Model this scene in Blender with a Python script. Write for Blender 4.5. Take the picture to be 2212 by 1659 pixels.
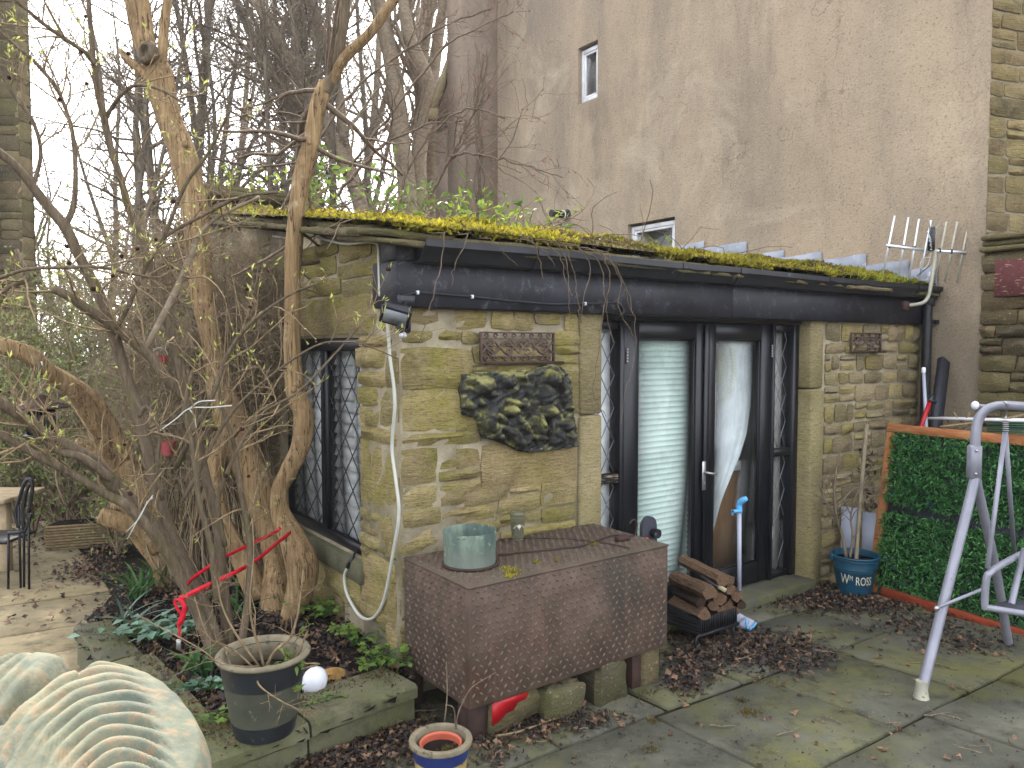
import bpy, math, random
import numpy as np
from mathutils import Vector, Matrix

for o in list(bpy.data.objects):
    bpy.data.objects.remove(o)
scene = bpy.context.scene
COL = scene.collection

# ------------------------------------------------------------------ camera
F, CX, CY, H = 1655.0, 1106.0, 829.5, 1.8
PITCH = math.radians(2.82)
cam_data = bpy.data.cameras.new("camera")
cam_data.sensor_width = 36.0
cam_data.lens = 36.0 * F / 2212.0
cam_data.clip_start = 0.05
cam_data.clip_end = 600.0
cam = bpy.data.objects.new("camera", cam_data)
COL.objects.link(cam)
cam.location = (0, 0, H)
cam.rotation_euler = (math.pi / 2 - PITCH, 0, 0)
scene.camera = cam

# ------------------------------------------------------------------ light
SUN_EL = math.radians(40.0)
SUN_AZ = math.radians(-14.0)            # from +Y towards +X
SUN = Vector((math.sin(SUN_AZ) * math.cos(SUN_EL), math.cos(SUN_AZ) * math.cos(SUN_EL), math.sin(SUN_EL)))
world = bpy.data.worlds.new("World")
scene.world = world
world.use_nodes = True
wn = world.node_tree.nodes
wl = world.node_tree.links
wn.clear()
w_out = wn.new("ShaderNodeOutputWorld")
w_bg = wn.new("ShaderNodeBackground")
w_sky = wn.new("ShaderNodeTexSky")
w_sky.sky_type = 'NISHITA'
w_sky.sun_disc = False
w_sky.sun_elevation = SUN_EL
w_sky.sun_rotation = SUN_AZ
w_sky.air_density = 1.0
w_sky.dust_density = 3.0
w_sky.ozone_density = 1.0
w_hsv = wn.new("ShaderNodeHueSaturation")
w_hsv.inputs["Saturation"].default_value = 0.34
w_noise = wn.new("ShaderNodeTexNoise")
w_noise.inputs["Scale"].default_value = 2.2
w_noise.inputs["Detail"].default_value = 8
w_tc = wn.new("ShaderNodeTexCoord")
w_ramp = wn.new("ShaderNodeValToRGB")
w_ramp.color_ramp.elements[0].position = 0.35
w_ramp.color_ramp.elements[1].position = 0.7
w_mix = wn.new("ShaderNodeMix")
w_mix.data_type = 'RGBA'
w_mix.inputs[7].default_value = (10.5, 10.8, 11.6, 1)
wl.new(w_tc.outputs["Generated"], w_noise.inputs["Vector"])
wl.new(w_noise.outputs["Fac"], w_ramp.inputs["Fac"])
w_mul = wn.new("ShaderNodeMath")
w_mul.operation = 'MULTIPLY'
w_mul.inputs[1].default_value = 0.55
wl.new(w_ramp.outputs["Color"], w_mul.inputs[0])
wl.new(w_mul.outputs[0], w_mix.inputs[0])
wl.new(w_sky.outputs["Color"], w_hsv.inputs["Color"])
wl.new(w_hsv.outputs["Color"], w_mix.inputs[6])
wl.new(w_mix.outputs[2], w_bg.inputs["Color"])
w_bg.inputs["Strength"].default_value = 0.15
wl.new(w_bg.outputs[0], w_out.inputs[0])

sun_data = bpy.data.lights.new("sun", 'SUN')
sun_data.energy = 2.7
sun_data.angle = math.radians(0.53)
sun_data.color = (1.0, 0.93, 0.82)
sun = bpy.data.objects.new("sun", sun_data)
COL.objects.link(sun)
sun.location = (0, 0, 30)
sun.rotation_euler = SUN.to_track_quat('Z', 'Y').to_euler()

scene.view_settings.view_transform = 'Standard'
scene.view_settings.look = 'None'
scene.view_settings.exposure = 2.05
scene.view_settings.gamma = 1.0
scene.view_settings.use_curve_mapping = False
scene.cycles.max_bounces = 8
scene.cycles.transparent_max_bounces = 12
scene.cycles.sample_clamp_indirect = 6.0

# ------------------------------------------------------------------ coordinates
# survey helpers: turn a sighting (display pixel of the 2212 px wide view) into a point of the yard
A = math.radians(54.2)
D1 = np.array([math.sin(A), math.cos(A), 0.0])      # along the shed front, to the right and away
D2 = np.array([-math.cos(A), math.sin(A), 0.0])     # along the shed side, to the left and away
UP = np.array([0.0, 0.0, 1.0])
CAM = np.array([0.0, 0.0, H])


def ray(u, v):
    x = (u - CX) / F
    z = -(v - CY) / F
    return np.array([x, math.cos(PITCH) + z * math.sin(PITCH), z * math.cos(PITCH) - math.sin(PITCH)])


def at(u, v, Y):
    r = ray(u, v)
    return CAM + r * Y / r[1]


def onz(u, v, z=0.0):
    r = ray(u, v)
    return CAM + r * (z - H) / r[2]


def onpl(u, v, p, n):
    r = ray(u, v)
    return CAM + r * np.dot(p - CAM, n) / np.dot(r, n)


C0 = at(861, 1000, 3.95)
C0[2] = 0.0
LEN = 5.394
R0 = C0 + D1 * LEN


def gz(x, y):
    return -0.055 * min(max(0.0, y - 3.3), 6.0)


def grd(u, v):
    p = onz(u, v, 0.0)
    for _ in range(6):
        p = onz(u, v, gz(p[0], p[1]))
    return p


def front(u, v, off=0.0):
    p = onpl(u, v, C0 - D2 * off, D2)
    return float(np.dot(p - C0, D1)), float(p[2])


def side(u, v, off=0.0):
    p = onpl(u, v, C0 - D1 * off, D1)
    return float(np.dot(p - C0, D2)), float(p[2])


def house(u, v, off=0.0):
    p = onpl(u, v, R0 - D1 * off, D1)
    return float(np.dot(p - R0, D2)), float(p[2])


class Fr:
    """local frame: x along, y outward, z up"""
    def __init__(s, o, ex, ey, ez=UP):
        s.o = np.array(o, float); s.ex = np.array(ex, float); s.ey = np.array(ey, float); s.ez = np.array(ez, float)

    def p(s, x, y, z):
        return s.o + s.ex * x + s.ey * y + s.ez * z

    def arr(s, a):
        a = np.asarray(a, float)
        return s.o + a[:, :1] * s.ex + a[:, 1:2] * s.ey + a[:, 2:3] * s.ez


FRONT = Fr(C0, D1, -D2)
SIDE = Fr(C0, D2, -D1)
HOUSE = Fr(R0, D2, -D1)
WORLD = Fr((0, 0, 0), (1, 0, 0), (0, 1, 0))


def unit(v):
    v = np.asarray(v, float)
    return v / (np.linalg.norm(v) + 1e-12)


def basis(d, ref=None):
    d = unit(d)
    r = np.array([0, 0, 1.0]) if ref is None else np.asarray(ref, float)
    if abs(np.dot(d, r)) > 0.95:
        r = np.array([1.0, 0, 0])
    a = unit(np.cross(r, d))
    return a, np.cross(d, a)


# ------------------------------------------------------------------ mesh builder
class MB:
    def __init__(s):
        s.V = []; s.Q = []; s.T = []; s.N = []; s.n = 0

    def add(s, v, q=None, t=None, ng=None):
        v = np.asarray(v, float).reshape(-1, 3)
        if q is not None and len(q):
            s.Q.append(np.asarray(q, int).reshape(-1, 4) + s.n)
        if t is not None and len(t):
            s.T.append(np.asarray(t, int).reshape(-1, 3) + s.n)
        if ng:
            s.N += [[i + s.n for i in f] for f in ng]
        s.V.append(v); s.n += len(v)
        return s

    BQ = [(0, 3, 2, 1), (4, 5, 6, 7), (0, 1, 5, 4), (1, 2, 6, 5), (2, 3, 7, 6), (3, 0, 4, 7)]

    def box(s, fr, x0, x1, y0, y1, z0, z1):
        a = np.array([(x0, y0, z0), (x1, y0, z0), (x1, y1, z0), (x0, y1, z0), (x0, y0, z1), (x1, y0, z1), (x1, y1, z1), (x0, y1, z1)], float)
        return s.hexa(fr.arr(a))

    def hexa(s, v):
        v = np.asarray(v, float)
        det = np.dot(np.cross(v[1] - v[0], v[3] - v[0]), v[4] - v[0])
        q = s.BQ if det > 0 else [f[::-1] for f in s.BQ]
        return s.add(v, q)

    def cbox(s, fr, x0, x1, y0, y1, z0, z1, b=0.004):
        """box with chamfered edges"""
        b = min(b, abs(x1 - x0) * .4, abs(y1 - y0) * .4, abs(z1 - z0) * .4)
        X = (x0, x1); Y = (y0, y1); Z = (z0, z1)
        pts = []
        for i in (0, 1):
            for j in (0, 1):
                for k in (0, 1):
                    sx, sy, sz = (1 if i == 0 else -1), (1 if j == 0 else -1), (1 if k == 0 else -1)
                    pts += [(X[i], Y[j] + b * sy, Z[k] + b * sz), (X[i] + b * sx, Y[j], Z[k] + b * sz), (X[i] + b * sx, Y[j] + b * sy, Z[k])]
        def c(i, j, k, f):
            return (i * 4 + j * 2 + k) * 3 + f
        q = []; t = []
        for i in (0, 1):
            q.append((c(i, 0, 0, 0), c(i, 1, 0, 0), c(i, 1, 1, 0), c(i, 0, 1, 0)))
            q.append((c(0, i, 0, 1), c(1, i, 0, 1), c(1, i, 1, 1), c(0, i, 1, 1)))
            q.append((c(0, 0, i, 2), c(1, 0, i, 2), c(1, 1, i, 2), c(0, 1, i, 2)))
        for i in (0, 1):
            for j in (0, 1):
                q.append((c(i, j, 0, 0), c(i, j, 1, 0), c(i, j, 1, 1), c(i, j, 0, 1)))
                q.append((c(i, 0, j, 0), c(i, 1, j, 0), c(i, 1, j, 2), c(i, 0, j, 2)))
                q.append((c(0, i, j, 1), c(1, i, j, 1), c(1, i, j, 2), c(0, i, j, 2)))
                for k in (0, 1):
                    t.append((c(i, j, k, 0), c(i, j, k, 1), c(i, j, k, 2)))
        v = fr.arr(pts)
        cen = v.mean(0)
        def fix(f):
            p = v[list(f)]
            n = np.cross(p[1] - p[0], p[2] - p[0])
            return f if np.dot(n, p.mean(0) - cen) > 0 else f[::-1]
        return s.add(v, [fix(f) for f in q], [fix(f) for f in t])

    def tube(s, pts, r, n=6, cap=True, ref=None):
        pts = np.asarray(pts, float); K = len(pts)
        r = np.broadcast_to(np.asarray(r, float), (K,))
        T = np.gradient(pts, axis=0)
        T /= np.linalg.norm(T, axis=1)[:, None] + 1e-12
        a, b = basis(T[0], ref)
        ang = np.arange(n) * 2 * math.pi / n
        out = []
        for k in range(K):
            a = unit(a - T[k] * np.dot(a, T[k])); b = np.cross(T[k], a)
            out.append(pts[k] + r[k] * (np.cos(ang)[:, None] * a + np.sin(ang)[:, None] * b))
        q = []
        for k in range(K - 1):
            for i in range(n):
                j = (i + 1) % n
                q.append((k * n + i, k * n + j, (k + 1) * n + j, (k + 1) * n + i))
        ng = [list(range(n))[::-1], [(K - 1) * n + i for i in range(n)]] if cap else None
        return s.add(np.concatenate(out), q, None, ng)

    def bar(s, p0, p1, w, h, ref=None):
        """rectangular bar"""
        p0 = np.asarray(p0, float); p1 = np.asarray(p1, float)
        a, b = basis(p1 - p0, ref)
        v = [p + a * sx * w / 2 + b * sy * h / 2 for p in (p0, p1) for sx, sy in ((-1, -1), (1, -1), (1, 1), (-1, 1))]
        return s.hexa(np.array(v))

    def strip(s, pts, w, t, ref):
        """flat ribbon: width direction = ref"""
        pts = np.asarray(pts, float); K = len(pts)
        T = np.gradient(pts, axis=0)
        V = []
        for k in range(K):
            d = unit(T[k]); r = np.asarray(ref, float); r = unit(r - d * np.dot(r, d)); m = np.cross(d, r)
            V += [pts[k] + r * w / 2 + m * t / 2, pts[k] - r * w / 2 + m * t / 2, pts[k] - r * w / 2 - m * t / 2, pts[k] + r * w / 2 - m * t / 2]
        q = [(k * 4 + i, k * 4 + (i + 1) % 4, k * 4 + 4 + (i + 1) % 4, k * 4 + 4 + i) for k in range(K - 1) for i in range(4)]
        q += [(3, 2, 1, 0), ((K - 1) * 4, (K - 1) * 4 + 1, (K - 1) * 4 + 2, (K - 1) * 4 + 3)]
        return s.add(V, q)

    def lathe(s, prof, c, n=32, axis=None, wob=0.0, closed=False):
        """prof: list of (radius, height)"""
        c = np.asarray(c, float)
        d = np.array([0, 0, 1.0]) if axis is None else unit(axis)
        a, b = basis(d)
        ang = np.arange(n) * 2 * math.pi / n
        V = np.concatenate([c + d * h + r * (1 + wob * np.sin(ang * 3 + 1)[:, None]) * (np.cos(ang)[:, None] * a + np.sin(ang)[:, None] * b) for r, h in prof])
        K = len(prof)
        q = [(k * n + i, k * n + (i + 1) % n, (k + 1) * n + (i + 1) % n, (k + 1) * n + i) for k in range(K - 1) for i in range(n)]
        ng = []
        if not closed:
            ng = [list(range(n))[::-1], [(K - 1) * n + i for i in range(n)]]
        else:
            q += [((K - 1) * n + i, (K - 1) * n + (i + 1) % n, (i + 1) % n, i) for i in range(n)]
        return s.add(V, q, None, ng)

    def prism(s, poly, fr, y0, y1):
        """poly: (x,z) outline in frame, extruded y0..y1"""
        n = len(poly)
        V = np.concatenate([fr.arr([(x, y, z) for x, z in poly]) for y in (y0, y1)])
        q = [(i, (i + 1) % n, n + (i + 1) % n, n + i) for i in range(n)]
        return s.add(V, q, None, [list(range(n))[::-1], list(range(n, 2 * n))])

    def tubes(s, polys, n=3):
        """many thin tubes at once; polys: list of (pts (K,3), rads (K,))"""
        groups = {}
        for p, r in polys:
            groups.setdefault(len(p), []).append((p, r))
        for K, lst in groups.items():
            P = np.array([p for p, r in lst], float); Rr = np.array([np.broadcast_to(r, (K,)) for p, r in lst], float)
            T = np.gradient(P, axis=1)
            T /= np.linalg.norm(T, axis=2)[..., None] + 1e-12
            ref = np.tile(np.array([0.31, 0.22, 0.92]), (len(lst), K, 1))
            bad = np.abs((T * ref).sum(2)) > 0.93
            ref[bad] = (1, 0, 0)
            a = np.cross(ref, T); a /= np.linalg.norm(a, axis=2)[..., None] + 1e-12
            b = np.cross(T, a)
            ang = np.arange(n) * 2 * math.pi / n
            V = P[:, :, None, :] + Rr[:, :, None, None] * (np.cos(ang)[None, None, :, None] * a[:, :, None, :] + np.sin(ang)[None, None, :, None] * b[:, :, None, :])
            N = len(lst)
            base = (np.arange(N) * K * n)[:, None, None] + (np.arange(K - 1) * n)[None, :, None]
            i = np.arange(n)[None, None, :]; j = (np.arange(n) + 1)[None, None, :] % n
            q = np.stack([base + i, base + j, base + n + j, base + n + i], -1).reshape(-1, 4)
            s.add(V.reshape(-1, 3), q)
        return s

    def leaves(s, pos, d, nrm, L, W, fold=0.25, bend=0.2):
        """diamond leaves, 6 verts each: base, two sides, tip with a bend"""
        pos = np.asarray(pos, float); N = len(pos)
        d = np.asarray(d, float); d = d / (np.linalg.norm(d, axis=1)[:, None] + 1e-9)
        nrm = np.asarray(nrm, float)
        sd = np.cross(d, nrm); sd /= np.linalg.norm(sd, axis=1)[:, None] + 1e-9
        up = np.cross(sd, d)
        L = np.broadcast_to(np.asarray(L, float), (N,))[:, None]; W = np.broadcast_to(np.asarray(W, float), (N,))[:, None]
        v0 = pos
        m = pos + d * L * 0.45
        v1 = m + sd * W / 2 + up * W * fold
        v2 = m - sd * W / 2 + up * W * fold
        v3 = pos + d * L - up * L * bend
        V = np.stack([v0, v1, m, v2, v3], 1).reshape(-1, 3)
        b = (np.arange(N) * 5)[:, None]
        t = np.concatenate([b + np.array([[0, 1, 2]]), b + np.array([[0, 2, 3]]), b + np.array([[1, 4, 2]]), b + np.array([[2, 4, 3]])])
        return s.add(V, None, t)

    def data(s, name, origin=None, smooth=False, weld=False):
        V = np.concatenate(s.V)
        if origin is None:
            lo = V.min(0); hi = V.max(0)
            origin = np.array([(lo[0] + hi[0]) / 2, (lo[1] + hi[1]) / 2, lo[2]])
        V = V - origin
        fl = []; st = []; k = 0
        for arr, w in ((s.Q, 4), (s.T, 3)):
            if arr:
                a = np.concatenate(arr); fl.append(a.ravel()); st.append(k + np.arange(len(a)) * w); k += a.size
        for f in s.N:
            fl.append(np.array(f)); st.append(np.array([k])); k += len(f)
        fl = np.concatenate(fl).astype(np.int32); st = np.concatenate(st).astype(np.int32)
        me = bpy.data.meshes.new(name)
        me.vertices.add(len(V)); me.vertices.foreach_set("co", V.astype(np.float32).ravel())
        me.loops.add(len(fl)); me.loops.foreach_set("vertex_index", fl)
        me.polygons.add(len(st)); me.polygons.foreach_set("loop_start", st)
        me.update(calc_edges=True)
        me.validate()
        if smooth:
            me.polygons.foreach_set("use_smooth", np.ones(len(me.polygons), bool))
            if smooth != True:
                me.set_sharp_from_angle(angle=math.radians(smooth))
        me.update()
        return me, origin

    def build(s, name, mat, parent=None, smooth=False):
        me, o = s.data(name, None, smooth)
        ob = bpy.data.objects.new(name, me)
        COL.objects.link(ob)
        me.materials.append(mat)
        place(ob, o, parent)
        return ob


WO = {}


def place(ob, origin, parent):
    WO[ob.name] = np.array(origin, float)
    if parent is not None:
        ob.parent = parent
        ob.location = WO[ob.name] - WO[parent.name]
    else:
        ob.location = origin


def thing(name, loc, label, cat, group=None):
    o = bpy.data.objects.new(name, None)
    COL.objects.link(o)
    o.empty_display_size = 0.2
    WO[o.name] = np.array(loc, float)
    o.location = loc
    return tag(o, label, cat, group)


def tag(o, label=None, cat=None, group=None, kind=None):
    if label: o["label"] = label
    if cat: o["category"] = cat
    if group: o["group"] = group
    if kind: o["kind"] = kind
    return o


def linked(name, me, loc, parent=None, rot=None, scale=None):
    ob = bpy.data.objects.new(name, me)
    COL.objects.link(ob)
    place(ob, loc, parent)
    if rot is not None: ob.rotation_euler = rot
    if scale is not None: ob.scale = scale
    return ob


def copy_thing(src, loc, rotz=0.0, scale=1.0, label=None):
    r = src.copy(); COL.objects.link(r)
    r.location = loc; r.rotation_euler = (0, 0, rotz); r.scale = (scale,) * 3
    WO[r.name] = np.array(loc, float)
    if label: r["label"] = label
    for ch in src.children:
        c = ch.copy(); COL.objects.link(c); c.parent = r
        for g in ch.children:
            d = g.copy(); COL.objects.link(d); d.parent = c
    return r


# ------------------------------------------------------------------ materials
def lin(h):
    h = h.lstrip('#')
    out = []
    for i in (0, 2, 4):
        c = int(h[i:i + 2], 16) / 255
        out.append(c / 12.92 if c <= 0.04045 else ((c + 0.055) / 1.055) ** 2.4)
    return (*out, 1.0)


MATS = {}


class NT:
    def __init__(s, name):
        m = bpy.data.materials.new(name); m.use_nodes = True
        s.m = m; s.n = m.node_tree.nodes; s.l = m.node_tree.links
        s.b = s.n["Principled BSDF"]; s.out = s.n["Material Output"]
        MATS[name] = m
        s.tc = s.n.new("ShaderNodeTexCoord"); s.oi = s.n.new("ShaderNodeObjectInfo")
        s.geo = s.n.new("ShaderNodeNewGeometry")

    def coord(s, stretch=(1, 1, 1), world=False):
        if world:
            src = s.geo.outputs["Position"]
        else:
            add = s.n.new("ShaderNodeVectorMath"); add.operation = 'ADD'
            mul = s.n.new("ShaderNodeMath"); mul.operation = 'MULTIPLY'; mul.inputs[1].default_value = 37.0
            s.l.new(s.oi.outputs["Random"], mul.inputs[0])
            s.l.new(s.tc.outputs["Object"], add.inputs[0]); s.l.new(mul.outputs[0], add.inputs[1])
            src = add.outputs[0]
        mp = s.n.new("ShaderNodeMapping"); mp.inputs["Scale"].default_value = stretch
        s.l.new(src, mp.inputs["Vector"])
        return mp.outputs[0]

    def noise(s, co, scale, detail=6, rough=0.6, dist=0.0):
        n = s.n.new("ShaderNodeTexNoise")
        n.inputs["Scale"].default_value = scale; n.inputs["Detail"].default_value = detail
        n.inputs["Roughness"].default_value = rough; n.inputs["Distortion"].default_value = dist
        s.l.new(co, n.inputs["Vector"])
        return n.outputs["Fac"]

    def voro(s, co, scale, feature='F1', out="Distance"):
        n = s.n.new("ShaderNodeTexVoronoi"); n.feature = feature
        n.inputs["Scale"].default_value = scale
        s.l.new(co, n.inputs["Vector"])
        return n.outputs[out]

    def ramp(s, fac, stops):
        r = s.n.new("ShaderNodeValToRGB")
        e = r.color_ramp.elements
        while len(e) < len(stops): e.new(0.5)
        for el, (p, c) in zip(e, stops):
            el.position = p; el.color = c if isinstance(c, tuple) else (lin(c) if isinstance(c, str) else (c, c, c, 1))
        s.l.new(fac, r.inputs[0])
        return r.outputs[0]

    def mix(s, fac, a, b, mode='MIX'):
        m = s.n.new("ShaderNodeMix"); m.data_type = 'RGBA'; m.blend_type = mode
        for sock, val in ((m.inputs[0], fac), (m.inputs[6], a), (m.inputs[7], b)):
            if isinstance(val, (int, float)): sock.default_value = val
            elif isinstance(val, str): sock.default_value = lin(val)
            elif isinstance(val, tuple): sock.default_value = val
            else: s.l.new(val, sock)
        return m.outputs[2]

    def math(s, op, a, b=0.0):
        m = s.n.new("ShaderNodeMath"); m.operation = op
        for sock, val in ((m.inputs[0], a), (m.inputs[1], b)):
            if isinstance(val, (int, float)): sock.default_value = val
            else: s.l.new(val, sock)
        return m.outputs[0]

    def upness(s, lo=0.2, hi=0.8):
        sp = s.n.new("ShaderNodeSeparateXYZ"); s.l.new(s.geo.outputs["Normal"], sp.inputs[0])
        return s.ramp(sp.outputs[2], [(lo, 0.0), (hi, 1.0)])

    def bump(s, h, strength=0.3, dist=0.01, prev=None):
        b = s.n.new("ShaderNodeBump"); b.inputs["Strength"].default_value = strength; b.inputs["Distance"].default_value = dist
        s.l.new(h, b.inputs["Height"])
        if prev is not None: s.l.new(prev, b.inputs["Normal"])
        s.l.new(b.outputs[0], s.b.inputs["Normal"])
        return b.outputs[0]

    def col(s, c):
        if isinstance(c, str): s.b.inputs["Base Color"].default_value = lin(c)
        else: s.l.new(c, s.b.inputs["Base Color"])

    def set(s, rough=0.85, spec=0.3, metal=0.0, trans=None):
        s.b.inputs["Roughness"].default_value = rough
        s.b.inputs["Specular IOR Level"].default_value = spec
        s.b.inputs["Metallic"].default_value = metal
        return s.m

    def rnd(s, c, lo=0.75, hi=1.2):
        mr = s.n.new("ShaderNodeMapRange"); mr.inputs[3].default_value = lo; mr.inputs[4].default_value = hi
        s.l.new(s.oi.outputs["Random"], mr.inputs[0])
        h = s.n.new("ShaderNodeHueSaturation"); s.l.new(mr.outputs[0], h.inputs["Value"])
        s.l.new(c, h.inputs["Color"])
        return h.outputs[0]


def simple(name, c1, c2=None, scale=8, rough=0.7, spec=0.3, metal=0.0, bump=0.15, bscale=60, stretch=(1, 1, 1), rnd=None, spots=None, dist=0.004):
    """two-tone noise material with fine relief; spots=(colour, scale, threshold)"""
    t = NT(name)
    co = t.coord(stretch)
    c2 = c2 or c1
    c = t.ramp(t.noise(co, scale), [(0.3, c1), (0.7, c2)])
    if spots:
        f = t.ramp(t.noise(co, spots[1], 4), [(spots[2], 0.0), (spots[2] + 0.06, 1.0)])
        c = t.mix(f, c, spots[0])
    if rnd: c = t.rnd(c, *rnd)
    t.col(c)
    if bump: t.bump(t.noise(co, bscale, 5), bump, dist)
    return t.set(rough, spec, metal)


def leafmat(name, c1, c2, trans=0.35, scale=3.0, rough=0.5):
    """leaf faces: diffuse + translucent, colour varied in space"""
    t = NT(name)
    co = t.coord(world=True)
    c = t.ramp(t.noise(co, scale, 3), [(0.3, c1), (0.7, c2)])
    w = t.n.new("ShaderNodeTexWhiteNoise"); w.noise_dimensions = '1D'
    t.l.new(t.geo.outputs["Random Per Island"], w.inputs["W"])
    h = t.n.new("ShaderNodeHueSaturation")
    mr = t.n.new("ShaderNodeMapRange"); mr.inputs[3].default_value = 0.6; mr.inputs[4].default_value = 1.35
    t.l.new(w.outputs["Value"], mr.inputs[0]); t.l.new(mr.outputs[0], h.inputs["Value"]); t.l.new(c, h.inputs["Color"])
    t.col(h.outputs[0])
    m = t.set(rough, 0.35)
    tr = t.n.new("ShaderNodeBsdfTranslucent"); t.l.new(h.outputs[0], tr.inputs[0])
    mx = t.n.new("ShaderNodeMixShader"); mx.inputs[0].default_value = trans
    t.l.new(t.b.outputs[0], mx.inputs[1]); t.l.new(tr.outputs[0], mx.inputs[2]); t.l.new(mx.outputs[0], t.out.inputs[0])
    return m
def stone_mat(name, cols, moss=0.5, mosscol='#7c7a1e', dark=0.4, rnd=(0.72, 1.25), darkcol='#2c2a22', hue=1.0):
    t = NT(name)
    co = t.coord()
    bed = t.coord((1, 1, 7))
    wco = t.coord(world=True)
    c = t.ramp(t.noise(co, 5, 8, 0.65), [(0.25, cols[0]), (0.5, cols[1]), (0.75, cols[2])])
    c = t.mix(t.ramp(t.noise(bed, 6, 6, 0.7), [(0.45, 0.0), (0.75, 0.55)]), c, cols[0])
    hsh = t.math('FRACT', t.math('MULTIPLY', t.oi.outputs["Random"], 7.31))
    alt = t.ramp(hsh, [(0.0, '#5f5844'), (0.3, '#84704f'), (0.6, '#7c7548'), (0.85, '#a08f6a'), (1.0, '#6b5b46')])
    c = t.mix(0.42 * hue, c, alt)
    c = t.rnd(c, *rnd)
    mf = t.math('MULTIPLY', t.ramp(t.noise(wco, 2.3, 5), [(0.42, 0.0), (0.62, 1.0)]), moss)
    mf = t.math('MULTIPLY', mf, t.ramp(t.noise(co, 14, 6, 0.7), [(0.3, 0.25), (0.6, 1.0)]))
    c = t.mix(mf, c, mosscol)
    df = t.math('MULTIPLY', t.ramp(t.noise(wco, 3.1, 7, 0.72), [(0.52, 0.0), (0.72, 1.0)]), dark)
    c = t.mix(df, c, darkcol)
    pit = t.ramp(t.noise(bed, 26, 8, 0.78), [(0.5, 0.0), (0.64, 0.75)])
    c = t.mix(pit, c, cols[3] if len(cols) > 3 else '#40382a')
    sp = t.ramp(t.noise(co, 60, 4, 0.7), [(0.6, 0.0), (0.7, 0.55)])
    c = t.mix(sp, c, '#bdb498')
    t.col(c)
    h = t.math('ADD', t.noise(bed, 8, 9, 0.72), t.math('MULTIPLY', t.noise(co, 50, 5, 0.7), 0.5))
    t.bump(h, 1.0, 0.022)
    return t.set(0.92, 0.15)


M_STONE = stone_mat('sandstone', ('#7a6c4c', '#a5936a', '#b9a880'), 0.68, '#8a8434', 0.55)
M_STONE_B = stone_mat('sandstone_brown', ('#6e6350', '#98896e', '#ad9d80'), 0.35, '#76733f', 0.5)
M_QUOIN = stone_mat('dressed_sandstone', ('#8a7d5c', '#9a8c69', '#a69977'), 0.45, '#7f7a42', 0.25, (0.92, 1.08), hue=0.3)
M_DARKSTONE = stone_mat('sooty_sandstone', ('#3c352b', '#5b4f3c', '#6f6148'), 0.25, '#57572d', 0.75)
M_HSTONE = stone_mat('coursed_sandstone', ('#6a5a40', '#93805c', '#a8966c'), 0.35, '#7a7440', 0.75, (0.7, 1.2))
M_BLOCK = stone_mat('mossy_block', ('#3f3b30', '#5a5444', '#6b6552'), 0.6, '#4d5324', 0.5)

t = NT('mortar')
co = t.coord(world=True)
c = t.ramp(t.noise(co, 6, 8, 0.7), [(0.3, '#7c725c'), (0.55, '#9a8f78'), (0.75, '#b0a68f')])
c = t.mix(t.ramp(t.noise(co, 2.0, 5), [(0.5, 0.0), (0.7, 0.6)]), c, '#5d5636')
t.col(c); t.bump(t.noise(co, 60, 6, 0.7), 0.8, 0.012); M_MORTAR = t.set(0.95, 0.1)

# cement render of the house: soft water stains, runs, pale repairs
t = NT('cement_render')
co = t.coord(world=True)
run = t.coord((1, 1, 0.3), world=True)
c = t.ramp(t.noise(co, 0.45, 7, 0.62, 0.5), [(0.3, '#8f806d'), (0.5, '#9e8d77'), (0.7, '#ac9a82')])
c = t.mix(t.math('MULTIPLY', t.ramp(t.noise(run, 1.1, 10, 0.68, 0.3), [(0.42, 0.0), (0.72, 1.0)]), 0.7), c, '#726a62')
c = t.mix(t.math('MULTIPLY', t.ramp(t.noise(co, 0.75, 10, 0.7, 0.8), [(0.52, 0.0), (0.66, 1.0)]), 0.5), c, '#b8a992')
c = t.mix(t.math('MULTIPLY', t.ramp(t.noise(run, 2.6, 9, 0.78), [(0.54, 0.0), (0.78, 1.0)]), 0.5), c, '#544d46')
vo = t.n.new("ShaderNodeTexVoronoi"); vo.feature = 'DISTANCE_TO_EDGE'; vo.inputs["Scale"].default_value = 0.7
wv = t.n.new("ShaderNodeVectorMath"); wv.operation = 'ADD'
nz = t.n.new("ShaderNodeTexNoise"); nz.inputs["Scale"].default_value = 2.5; nz.inputs["Detail"].default_value = 7; t.l.new(co, nz.inputs["Vector"])
t.l.new(co, wv.inputs[0]); t.l.new(nz.outputs["Color"], wv.inputs[1]); t.l.new(wv.outputs[0], vo.inputs["Vector"])
crk = t.math('MULTIPLY', t.ramp(vo.outputs["Distance"], [(0.001, 1.0), (0.006, 0.0)]), t.ramp(t.noise(co, 0.6, 4), [(0.5, 0.0), (0.6, 0.55)]))
c = t.mix(crk, c, '#4a4138')
gr = t.noise(co, 46, 4, 0.75)
c = t.mix(t.ramp(gr, [(0.54, 0.0), (0.68, 0.7)]), c, '#5e554a')
c = t.mix(t.ramp(t.noise(co, 36, 3, 0.6), [(0.62, 0.0), (0.74, 0.45)]), c, '#c4b49a')
sep = t.n.new("ShaderNodeSeparateXYZ"); t.l.new(t.geo.outputs["Position"], sep.inputs[0])
al = t.n.new("ShaderNodeVectorMath"); al.operation = 'DOT_PRODUCT'; t.l.new(co, al.inputs[0]); al.inputs[1].default_value = tuple(D2)
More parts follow.
